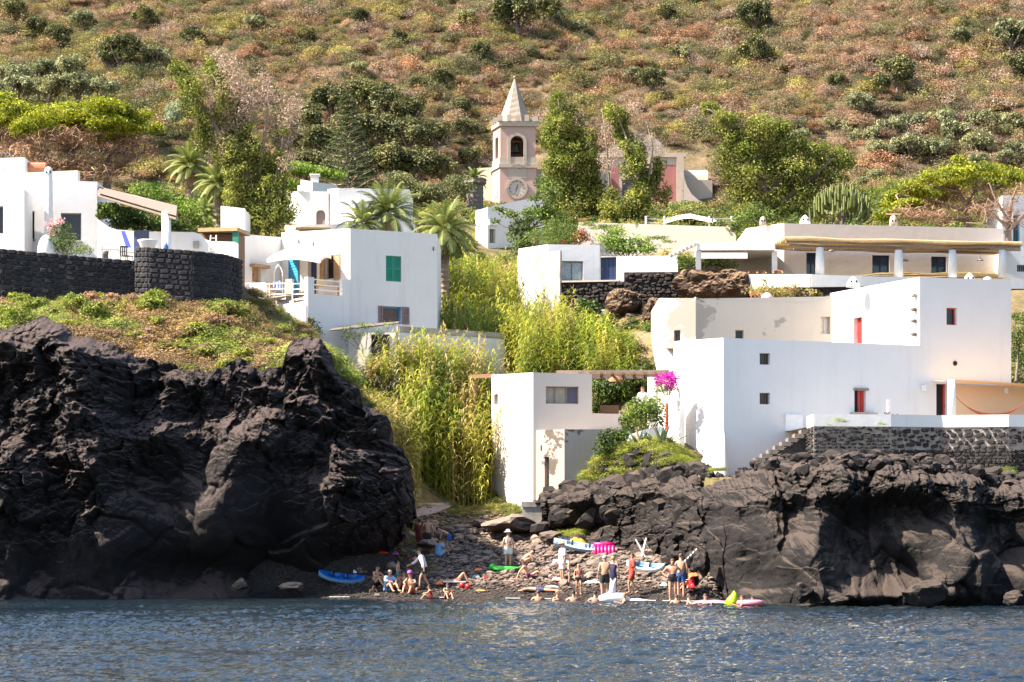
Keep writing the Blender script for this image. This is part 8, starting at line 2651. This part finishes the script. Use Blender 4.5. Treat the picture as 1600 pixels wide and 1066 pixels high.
for a in [('bag', 'pink and white bag on the dark stones behind the bathers at left', 'bag',645,877,13,6,M_pnk,8),('bag', 'violet and white bag beside the red float, left', 'bag',618,874,11,6,plain('violet_cloth',(0.30,0.05,0.22),.8),9),('float', 'red float lying on the dark stones in the shade', 'float',599,875,15,7,M_rdv,10),('towel', 'deep blue towel spread in the shade at the back', 'towel',638,864,24,5,M_kb,11),('clothes', 'small white and blue clothes on the rock, topmost left', 'clothes',619,848,10,4,M_wpl,12),
 ('shoes', 'white shoes behind the bright blue kayak', 'shoes',552,904,12,5,M_wpl,13),('towel', 'orange towel on the stones right of the reclining bather', 'towel',748,894,14,5,M_orn,14),('bag', 'grey and white bag on the stones in the middle of the beach', 'bag',744,905,13,5,plain('grey_cloth',(0.25,0.26,0.28),.8),15),('bag', 'small red bag next to the grey and white bag', 'bag',759,905,8,4,M_rdv,16),
 ('towel', 'red and white towel heap left of the woman in white', 'towel',857,901,16,9,plain('coral_cloth',(0.65,0.14,0.12),.8),17),('towel', 'pale pink towel heap behind the woman in white', 'towel',870,909,16,6,plain('pale_pink_cloth',(0.70,0.50,0.48),.8),18),('towel', 'white towel laid flat right of the girl in the red bikini', 'towel',925,913,24,5,M_cloth,19),('towel', 'white and teal towel in front of the lying man', 'towel',862,920,22,3,plain('teal_white_cloth',(0.42,0.60,0.58),.8),20),
 ('bag', 'dark blue bag between the girl and the seated child', 'bag',893,911,8,5,M_navy,21),('towel', 'pale green towel on the shingle left of the woman in red and black', 'towel',1038,918,12,7,plain('mint_cloth',(0.30,0.58,0.48),.8),22),('towel', 'small orange towel near the water, left middle', 'towel',751,926,16,2.5,M_orn,23),('towel', 'orange float beside the white board', 'float',687,915,12,6,M_orn,24),
 ('towel', 'tan towel in the stones behind the elderly couple', 'towel',1000,872,12,3,plain('tan_cloth',(0.5,0.33,0.2),.8),25),('bag', 'rust coloured bag at the back of the beach by the ledge', 'bag',826,837,8,5,plain('rust_cloth',(0.3,0.06,0.03),.8),26),('towel', 'orange and red towel draped on the boulder behind the couple', 'towel',1083,902,18,6,M_orn,27),('towel', 'red cloth bundle below the orange towel', 'towel',1080,920,14,8,M_rdv,28)]:
 lump(a[0],a[1],a[2],a[3],a[4],None if a[3] < 1070 else 94.2,a[5],a[6],a[7],None,0,a[8],dz=.05)
m = MB(); p = hit(710,914,90,116); m.box((p.x,p.y,p.z + .1),(.95,.4,.05),.05); tag(m.build('bodyboard',M_wpl,None,origin=tuple(p)), 'white board under the raised legs of the reclining bather', 'board')
for px,py,lab in ((722,919, 'left one of two small red balls by the white board'),(731,921, 'right one of two small red balls by the white board')):
 p = hit(px,py,90,116); m = MB(); m.ball((p.x,p.y,p.z + .12),.12,8); tag(m.build('ball',M_rdv,None,smooth=True,origin=tuple(p)),lab, 'ball')
# striped deck chair
p = W(1006,870,103.0); t = thing('deck_chair', 'folded white and blue striped deck chair standing on the rocks', 'deck chair',tuple(p))
for s_ in (-.2,.2):
 m = MB(); m.tube([(-.35 + 0,s_,.75),(.05,s_,0)],.03,5); o = m.build('leg',M_whitepaint,None); o.parent = t
 m = MB(); m.tube([(.1,s_,.8),(-.1,s_,0)],.03,5); o = m.build('leg',M_whitepaint,None); o.parent = t
for k_ in range(6):
 m = MB(); a = -.2 + k_ * .4 / 6; m.quad((-.05,a,.8),(-.05,a + .066,.8),(.25,a + .066,.28),(.25,a,.28)); m.quad((-.05,a,.802),(.25,a,.282),(.25,a + .066,.282),(-.05,a + .066,.802)); o = m.build('stripe',M_kl if k_ % 2 else M_cloth,None); o.parent = t
m = MB(); p = W(1072,897,96.5)
for k_ in range(9): m.tube([(p.x - .5 + .11 * k_,p.y,p.z + .05 + .11 * k_),(p.x - .44 + .11 * k_,p.y,p.z + .13 + .11 * k_)],.035,5)
tag(m.build('rope',M_cloth,None,origin=tuple(p)), 'thick white rope running up the rock behind the couple', 'rope')
# --- people --------------------------------------------------------------------
SK = {}
def skin(c):
 k_ = tuple(c)
 if k_ not in SK: SK[k_] = plain('skin',c,.55,.05,8,.03)
 return SK[k_]
TAN,DTAN,FAIR = (0.46,0.24,0.145),(0.33,0.155,0.09),(0.58,0.36,0.26)
H_BR,H_BK,H_GR,H_BL = plain('brown_hair',(0.06,0.03,0.015),.6),plain('black_hair',(0.012,0.01,0.01),.6),plain('grey_hair',(0.35,0.33,0.30),.7),plain('fair_hair',(0.30,0.18,0.07),.6)
PEOPLE = []
def J(pose):
 """joint positions for a body 1.72 m tall, facing +x, feet (or seat) at z = 0"""
 j = dict(pel=(0,0,.93),wai=(0,0,1.08),che=(0,0,1.28),nek=(0,0,1.44),chn=(.015,0,1.52),hed=(.02,0,1.60),top=(.005,0,1.70))
 for s_,n in ((1, 'l'),(-1, 'r')):
  j['sh' + n] = (0,s_ * .175,1.39); j['el' + n] = (-.02,s_ * .24,1.12); j['wr' + n] = (.05,s_ * .25,.88); j['ha' + n] = (.08,s_ * .25,.79)
  j['hi' + n] = (0,s_ * .09,.88); j['kn' + n] = (.03,s_ * .10,.48); j['an' + n] = (-.01,s_ * .10,.07); j['to' + n] = (.15,s_ * .12,.025)
 def mv(names,d):
  for n in names: j[n] = tuple(a + b for a,b in zip(j[n],d))
 U = ['pel', 'wai', 'che', 'nek', 'chn', 'hed', 'top'] + [a + b for a in ('sh', 'el', 'wr', 'ha', 'hi') for b in 'lr']
 def bend(deg,names,piv):
  c,s_ = math.cos(math.radians(deg)),math.sin(math.radians(deg)); px_,pz_ = j[piv][0],j[piv][2]
  for n in names:
   x,y,z = j[n]; x -= px_; z -= pz_; j[n] = (px_ + x * c + z * s_,y,pz_ - x * s_ + z * c)
 T_ = ['wai', 'che', 'nek', 'chn', 'hed', 'top', 'shl', 'ell', 'wrl', 'hal', 'shr', 'elr', 'wrr', 'har']
 if pose == 'walk':
  j['knl'] = (.18,.1,.50); j['anl'] = (.14,.1,.08); j['tol'] = (.30,.11,.03); j['knr'] = (-.02,-.1,.48); j['anr'] = (-.28,-.1,.12); j['tor'] = (-.14,-.11,.03); j['wrl'] = (-.1,.27,.92); j['hal'] = (-.1,.27,.83); j['wrr'] = (.2,-.26,.95); j['har'] = (.25,-.26,.87)
 elif pose == 'hips':
  for s_,n in ((1, 'l'),(-1, 'r')): j['el' + n] = (-.08,s_ * .42,1.14); j['wr' + n] = (.04,s_ * .22,1.0); j['ha' + n] = (.08,s_ * .15,.96)
 elif pose == 'reach':
  bend(22,T_, 'pel'); j['elr'] = (.42,-.2,1.10); j['wrr'] = (.62,-.18,1.0); j['har'] = (.70,-.18,.96); j['knl'] = (.18,.1,.5); j['anl'] = (.22,.1,.08); j['tol'] = (.38,.11,.03); j['anr'] = (-.22,-.1,.08); j['tor'] = (-.07,-.11,.03)
 elif pose == 'bend':
  bend(62,T_, 'pel')
  for s_,n in ((1, 'l'),(-1, 'r')): x = j['sh' + n]; j['el' + n] = (x[0] + .05,s_ * .2,x[2] - .28); j['wr' + n] = (x[0] + .1,s_ * .18,x[2] - .52); j['ha' + n] = (x[0] + .12,s_ * .18,x[2] - .61)
  j['knl'] = (.16,.11,.48); j['anl'] = (-.02,.12,.07); j['knr'] = (-.02,-.11,.47); j['anr'] = (-.22,-.12,.07); j['tor'] = (-.08,-.12,.025)
 elif pose in ('sit', 'sitb'):
  mv(U,(0,0,-.80)); back = pose == 'sitb'
  bend(-25 if back else 12,T_, 'pel')
  for s_,n in ((1, 'l'),(-1, 'r')):
   j['hi' + n] = (0,s_ * .1,.10); j['kn' + n] = (.38,s_ * .16,.36); j['an' + n] = (.62,s_ * .14,.05); j['to' + n] = (.77,s_ * .16,.04)
   if back: j['el' + n] = (-.38,s_ * .28,.33); j['wr' + n] = (-.48,s_ * .3,.08); j['ha' + n] = (-.55,s_ * .3,.03)
   else: j['el' + n] = (.22,s_ * .26,.45); j['wr' + n] = (.40,s_ * .14,.42); j['ha' + n] = (.47,s_ * .10,.40)
 elif pose == 'sitlegs':
  j = J('sit');
  for s_,n in ((1, 'l'),(-1, 'r')): j['kn' + n] = (.44,s_ * .12,.14); j['an' + n] = (.86,s_ * .12,.05); j['to' + n] = (.92,s_ * .13,.17)
 elif pose == 'crouch':
  mv(U,(0,0,-.66)); bend(50,T_, 'pel')
  for s_,n in ((1, 'l'),(-1, 'r')):
   j['hi' + n] = (0,s_ * .1,.24); j['kn' + n] = (.36,s_ * .18,.42); j['an' + n] = (.10,s_ * .12,.07); j['to' + n] = (.26,s_ * .14,.03)
   x = j['sh' + n]; j['el' + n] = (x[0] + .1,s_ * .24,x[2] - .24); j['wr' + n] = (x[0] + .28,s_ * .16,x[2] - .38); j['ha' + n] = (x[0] + .36,s_ * .15,x[2] - .40)
 elif pose in ('lie', 'lieknees'):
  q = {}
  for k_,(x,y,z) in j.items(): q[k_] = (z - .9,y,.12 + x * (1 if pose == 'lieknees' else -1) * .6)
  j = q
  if pose == 'lie':
   for s_,n in ((1, 'l'),(-1, 'r')): j['el' + n] = (.62,s_ * .34,.08); j['wr' + n] = (.80,s_ * .2,.06); j['ha' + n] = (.86,s_ * .13,.05); j['to' + n] = (-.98,s_ * .14,.03); j['an' + n] = (-.83,s_ * .16,.08); j['kn' + n] = (-.42,s_ * .14,.09)
  else:
   for s_,n in ((1, 'l'),(-1, 'r')): j['kn' + n] = (-.32,s_ * .11,.50); j['an' + n] = (-.52,s_ * .12,.09); j['to' + n] = (-.68,s_ * .13,.06)
 elif pose == 'swim':
  mv(list(j),(0,0,-1.38));
  for s_,n in ((1, 'l'),(-1, 'r')): j['el' + n] = (.12,s_ * .30,-.12); j['wr' + n] = (.32,s_ * .26,-.05); j['ha' + n] = (.40,s_ * .24,-.04)
 return j
RAD = dict(pel=.135,wai=.115,che=.135,nek=.055,chn=.062,hed=.088,top=.060,sh=.058,el=.040,wr=.026,ha=.030,hi=.088,kn=.056,an=.037,to=.030)
EDG = [('pel', 'wai'),('wai', 'che'),('che', 'nek'),('nek', 'chn'),('chn', 'hed'),('hed', 'top')] + sum([[('che', 'sh' + n),('sh' + n, 'el' + n),('el' + n, 'wr' + n),('wr' + n, 'ha' + n),('pel', 'hi' + n),('hi' + n, 'kn' + n),('kn' + n, 'an' + n),('an' + n, 'to' + n)] for n in 'lr'],[])
def person(px,py,pose,label,hgt=1.70,face=0,sk=TAN,hair=H_BR,long=False,wear=(),Y=None,fat=1.0,z=None,hat=None):
 """face: degrees the figure faces, 0 = right, 90 = away, -90 = towards the viewer"""
 if Y is None: p = hit(px,py,88,118)
 else: p = W(px,py,Y)
 if z is not None: p.z = z
 t = thing('person',label, 'person',tuple(p)); t.rotation_euler = (0,0,math.radians(face)); s_ = hgt / 1.72; t.scale = (s_,s_,s_)
 j = J(pose); ks = list(j)
 me = bpy.data.meshes.new('body'); me.from_pydata([j[k_] for k_ in ks],[(ks.index(a),ks.index(b)) for a,b in EDG],[])
 o = bpy.data.objects.new('body',me); COL.objects.link(o)
 md = o.modifiers.new('s', 'SKIN'); md.use_smooth_shade = True; o.modifiers.new('d', 'SUBSURF').levels = 1
 lay = me.skin_vertices[0].data
 for i,k_ in enumerate(ks):
  r_ = RAD.get(k_,RAD.get(k_[:2],.05)) * (fat if k_ in ('pel', 'wai', 'che') or k_[:2] in ('hi', 'kn') else 1)
  lay[i].radius = (r_ * (1.12 if k_ in ('pel', 'wai', 'che') else 1),r_ * (.82 if k_ in ('pel', 'wai', 'che') else 1)); lay[i].use_root = (k_ == 'pel')
 PEOPLE.append((t,o,j,sk,hair,long,wear,hat))
 return t
SH_DK,SH_BL,SH_NV,RED,BLKC = plain('dark_shorts',(0.02,0.018,0.018),.8),plain('blue_shorts',(0.02,0.09,0.30),.8),plain('navy_shorts',(0.03,0.035,0.10),.8),plain('red_swimwear',(0.55,0.03,0.03),.7),plain('black_swimwear',(0.015,0.012,0.015),.7)
WSH,LBL,LAV = plain('white_shirt_cloth',(0.62,0.60,0.62),.9),plain('light_blue_cloth',(0.25,0.40,0.62),.9),plain('lilac_white_cloth',(0.62,0.55,0.60),.9)
shorts = lambda m_: ('swim_shorts',m_,[('pel', 'wai',0,.45,.17),('hil', 'knl',-.3,.5,.13),('hir', 'knr',-.3,.5,.13)],.02)
brief = lambda m_: ('swim_briefs',m_,[('pel', 'wai',-.9,.25,.20)],.012)
bra = lambda m_: ('bikini_top',m_,[('che', 'nek',-.45,.22,.20)],.012)
onep = lambda m_: ('swimsuit',m_,[('pel', 'wai',-.9,1,.2),('wai', 'che',0,1,.2),('che', 'nek',-.1,.3,.2)],.012)
shirt = lambda m_: ('shirt',m_,[('pel', 'wai',-.2,1,.22),('wai', 'che',0,1,.22),('che', 'nek',0,.75,.24),('shl', 'ell',-.5,1,.1),('shr', 'elr',-.5,1,.1),('ell', 'wrl',0,.6,.09),('elr', 'wrr',0,.6,.09)],.025)
dress = lambda m_: ('dress',m_,[('pel', 'wai',-.3,1,.22),('wai', 'che',0,1,.22),('che', 'nek',0,.7,.2),('shl', 'ell',-.5,.8,.09),('shr', 'elr',-.5,.8,.09),('hil', 'knl',-.3,.75,.14),('hir', 'knr',-.3,.75,.14)],.045)
person(668,866, 'stand', 'man in dark shorts standing with his back turned at the head of the beach',1.72,95,TAN,H_BR,wear=[shorts(SH_DK)])
person(656,866, 'stand', 'person in a rust brown wrap half hidden beside the standing man',1.6,60,DTAN,H_BK,wear=[dress(plain('rust_wrap',(0.16,0.03,0.02),.9))])
person(684,871, 'sit', 'dark-haired bather wrapped in a pale blue cloth sitting on the stones',1.6,40,DTAN,H_BK,wear=[dress(LBL)])
person(703,866, 'bend', 'boy in blue shorts bending down over the stones',1.55,180,DTAN,H_BK,wear=[shorts(SH_BL)])
person(664,922, 'reach', 'man in a white shirt and black shorts leaning towards the seated group',1.78,180,FAIR,H_BR,wear=[shirt(LAV),shorts(SH_DK)])
person(586,917, 'sit', 'tanned man sitting with folded arms on his knees, leftmost of the seated group',1.75,-40,TAN,H_BK,wear=[shorts(SH_DK)])
person(606,925, 'sit', 'man in an open blue shirt and blue shorts sitting by the water',1.78,-55,FAIR,H_GR,wear=[shirt(LBL),shorts(SH_BL)],fat=1.15)
person(622,915, 'stand', 'small child in teal shorts standing behind the man in the blue shirt',1.05,-20,TAN,H_BR,wear=[shorts(plain('teal_shorts',(0.05,0.2,0.22),.8))])
person(632,920, 'sit', 'child sitting beside the man in red shorts',1.35,-100,TAN,H_BR,wear=[brief(SH_NV)])
person(643,928, 'sit', 'tanned man in red shorts and violet cap sitting by the water',1.75,-110,TAN,H_BR,wear=[shorts(plain('coral_shorts',(0.55,0.10,0.06),.8))],hat=('cap',plain('violet_cap',(0.25,0.06,0.28),.8)))
person(580,937, 'crouch', 'child crouching in the shallows at the left end of the group',1.3,-70,TAN,H_BR,Y=101.5,wear=[brief(RED)])
person(674,938, 'sit', 'black-haired child in red sitting in the shallows',1.2,180,DTAN,H_BK,Y=99.4,wear=[onep(plain('dark_red_suit',(0.3,0.02,0.03),.7))])
person(698,936, 'sit', 'dark-haired child sitting at the water edge below the white board',1.25,-70,TAN,H_BK,Y=99.0,wear=[brief(SH_NV)])
person(713,913, 'lieknees', 'bather lying back with knees raised on the white board',1.7,180,TAN,H_BR,wear=[brief(RED)])
person(794,888, 'stand', 'woman in a white skirt and wide white hat standing on the green mattress',1.62,95,TAN,H_BR,wear=[('skirt',WSH,[('pel', 'wai',-.3,.4,.2),('hil', 'knl',-.3,.6,.14),('hir', 'knr',-.3,.6,.14)],.05),bra(WSH)],hat=('sun_hat',WSH))
person(815,887, 'crouch', 'brown-skinned bather crouching with head down behind the green mattress',1.7,20,DTAN,H_BK,wear=[brief(BLKC)])
person(826,906, 'sitb', 'man with a pink towel sitting back on one arm in the middle of the beach',1.75,0,TAN,H_BR,wear=[shorts(plain('plum_shorts',(0.25,0.06,0.12),.8))])
person(843,926, 'lie', 'man in navy shorts lying face down near the water',1.75,158,TAN,H_BR,wear=[shorts(SH_NV)])
person(879,912, 'stand', 'woman in a white dress and straw hat, centre of the beach',1.72,200,FAIR,H_BL,wear=[dress(LAV)],hat=('straw_hat',plain('straw',(0.55,0.36,0.14),.8)))
person(889,913, 'stand', 'child standing behind the woman in the white dress',1.1,0,TAN,H_BR,wear=[brief(SH_NV)])
person(904,930, 'walk', 'girl in a red bikini walking towards the water',1.25,-85,TAN,H_BL,long=True,wear=[bra(RED),brief(BLKC)])
person(945,937, 'stand', 'elderly man in black trunks standing with his back turned, hands at his sides',1.75,92,TAN,H_GR,wear=[shorts(SH_DK)],Y=94.5,fat=1.22)
person(958,933, 'stand', 'woman in a dark swimsuit standing beside the elderly man',1.62,70,TAN,H_BL,wear=[onep(SH_NV)],Y=95.3)
person(988,928, 'walk', 'woman wrapped in a red beach dress walking left',1.62,190,DTAN,H_BR,wear=[dress(plain('red_print_cloth',(0.42,0.05,0.03),.8))],Y=96)
person(1051,940, 'hips', 'woman in a red and black swimsuit standing in the shallows, hands on hips',1.66,-90,TAN,H_BR,long=True,wear=[('swimsuit',BLKC,[('pel', 'wai',-.9,1,.2),('wai', 'che',0,.5,.2)],.012),bra(RED)],Y=92.8,fat=1.2)
person(1064,935, 'stand', 'man in blue shorts seen from behind next to the woman in red and black',1.76,80,TAN,H_BR,wear=[shorts(SH_BL)],Y=93.8,fat=1.08)
person(1082,922, 'sit', 'person in red sitting in front of the boulder behind the couple',1.6,200,DTAN,H_BR,wear=[onep(RED)],Y=94.6)
for px,Y,hr,sk_,lab,f in ((841,97.0,H_BR,TAN, 'brown-haired swimmer with head out of the water below the lying man',90),(871,96.6,H_BL,FAIR, 'fair-haired swimmer with only the head out of the water',-60),(896,96.2,H_BK,TAN, 'black-haired swimmer with bare shoulders out of the water',90),(930,95.4,H_BK,DTAN, 'swimmer in a dark cap left of the elderly man',90),(976,92.2,H_BL,FAIR, 'swimmer leaning on the flat white mattress',180),
 (1057,91.8,H_BR,TAN, 'child with wet hair in front of the woman in red and black',90),(1076,91.0,H_BR,TAN, 'swimmer right of the woman in red and black',0),(1102,90.4,H_BR,TAN, 'swimmer resting on the long pink mattress',-90),(1176,89.3,H_BK,TAN, 'child in yellow armbands behind the pink ring',-90),(1160,88.4,H_BR,TAN, 'swimmer holding on between the yellow fin and the pink ring',180)):
 person(px,0, 'swim',lab,1.6 if 'child' not in lab else 1.3,f,sk_,hr,Y=Y,z=.10,wear=[('armbands',M_neon,[('shl', 'ell',.3,.9,.1),('shr', 'elr',.3,.9,.1)],.05)] if 'armbands' in lab else [])
person(1004,668, 'stand', 'person in a white shirt standing in the shade of the pergola',1.7,-100,TAN,H_BR,Y=115.2,z=ZP(660,115.2) ,wear=[shirt(WSH),shorts(SH_DK)])
bpy.context.view_layer.update()
dg = bpy.context.evaluated_depsgraph_get()
done = []
for (t,o,j,sk_,hair,long_,wear,hat) in PEOPLE:
 done.append(bpy.data.meshes.new_from_object(o.evaluated_get(dg)))
for me,(t,o,j,sk_,hair,long_,wear,hat) in zip(done,PEOPLE):
 o.modifiers.clear(); me.name = 'body'; o.data = me; o.parent = t
 me.materials.clear(); me.materials.append(skin(sk_))
 n = len(me.vertices); co = np.empty(n * 3); me.vertices.foreach_get('co',co); co = co.reshape(-1,3)
 V3 = {k_: np.array(v_) for k_,v_ in j.items()}
 hd,tp,ch_ = V3['hed'],V3['top'],V3['chn']; up = Vector(tp - ch_).normalized()
 # which way the face looks: torso normal in the x-z plane
 fw = Vector((up.z,0,-up.x)).normalized() if abs(up.z) > .3 else Vector((0,0,-1 if up.x > 0 else 1))
 side = Vector((0,1,0))
 # nose, ears, fingers joined into the body mesh
 B = MB(); H = Vector(hd)
 B.tube([H + fw * .075 + up * .01,H + fw * .118 - up * .022],[.012,.016],5)
 for s_ in (-1,1): B.ball(tuple(H + side * s_ * .088),(.022,.010,.030),5)
 for nn in 'lr':
  w_,h_ = Vector(V3['wr' + nn]),Vector(V3['ha' + nn]); d = (h_ - w_).normalized(); q = d.cross(side).normalized() if abs(d.y) < .9 else Vector((1,0,0))
  for f_ in range(4):
   b = h_ + q * (f_ - 1.5) * .017; ln = (.055,.068,.064,.05)[f_]
   B.tube([b,b + d * ln * .55,b + d * ln + side * (-.012 if nn == 'l' else .012)],[.0095,.0085,.005],5)
  b = w_ + d * .04; B.tube([b,b + d * .03 + q * .035,b + d * .065 + q * .045],[.011,.010,.006],5)
 me2 = bpy.data.meshes.new('x'); me2.from_pydata(B.v,[],B.f)
 bm = bmesh.new(); bm.from_mesh(me); bm.from_mesh(me2); bm.to_mesh(me); bm.free(); me.polygons.foreach_set('use_smooth',[True] * len(me.polygons))
 bpy.data.meshes.remove(me2)
 def child(mb_,name,mat,sm=True):
  c = mb_.build(name,mat,None,smooth=sm); c.parent = t; return c
 # hair
 hb = MB(); c = H + up * .028 - fw * .016
 n_ = 10; vs,fs = [],[]
 for a in range(6):
  th = a / 5 * 1.75
  for k_ in range(n_):
   ph = 2 * PI * k_ / n_; rr = math.sin(th)
   cut = 1.0 if math.cos(ph) < .3 or th < 1.25 else .82
   v_ = c + up * (math.cos(th * cut) * .100) + (fw * math.cos(ph) * .102 + side * math.sin(ph) * .098) * math.sin(th * cut)
   vs.append(tuple(v_))
 for a in range(5):
  for k_ in range(n_): fs.append((a * n_ + k_,a * n_ + (k_ + 1) % n_,(a + 1) * n_ + (k_ + 1) % n_,(a + 1) * n_ + k_))
 hb.add(vs,fs)
 if long_: hb.tube([c - fw * .06,c - fw * .10 - up * .10,c - fw * .09 - up * .24],[.07,.07,.03],8)
 child(hb, 'hair',hair)
 for s_ in (-1,1):
  e = MB(); e.ball(tuple(H + fw * .083 + up * .012 + side * s_ * .032),.010,5); child(e, 'eye',H_BK)
 if hat:
  hm = MB(); cc = H + up * .07; r_ = .20 if 'hat' in hat[0] else .12
  hm.lathe((cc.x,cc.y,cc.z),[(r_,-.01),(r_,.0),(.11,.02),(.10,.09),(.05,.12),(.01,.125)],14); child(hm,hat[0],hat[1])
 # clothes: the body's own faces lying along the named limbs, lifted off the skin
 fc = [(p_.center.copy(),p_.index) for p_ in me.polygons]
 nv = [v_.normal.copy() for v_ in me.vertices]
 for (nm,mt,segs_,off) in wear:
  keep = []
  for c_,i_f in fc:
   cx_ = np.array(c_)
   for a,b,u0,u1,rad_ in segs_:
    A_,B_ = V3[a],V3[b]; ab = B_ - A_; u = float(np.dot(cx_ - A_,ab) / np.dot(ab,ab))
    if u0 <= u <= u1 and np.linalg.norm(cx_ - (A_ + ab * u)) < rad_: keep.append(i_f); break
  if not keep: continue
  idx = {}; vs,fs = [],[]
  for i_f in keep:
   f = []
   for vi in me.polygons[i_f].vertices:
    if vi not in idx: idx[vi] = len(vs); vs.append(tuple(me.vertices[vi].co + nv[vi] * off))
    f.append(idx[vi])
   fs.append(tuple(f))
  cm = MB(); cm.add(vs,fs); child(cm,nm,mt)
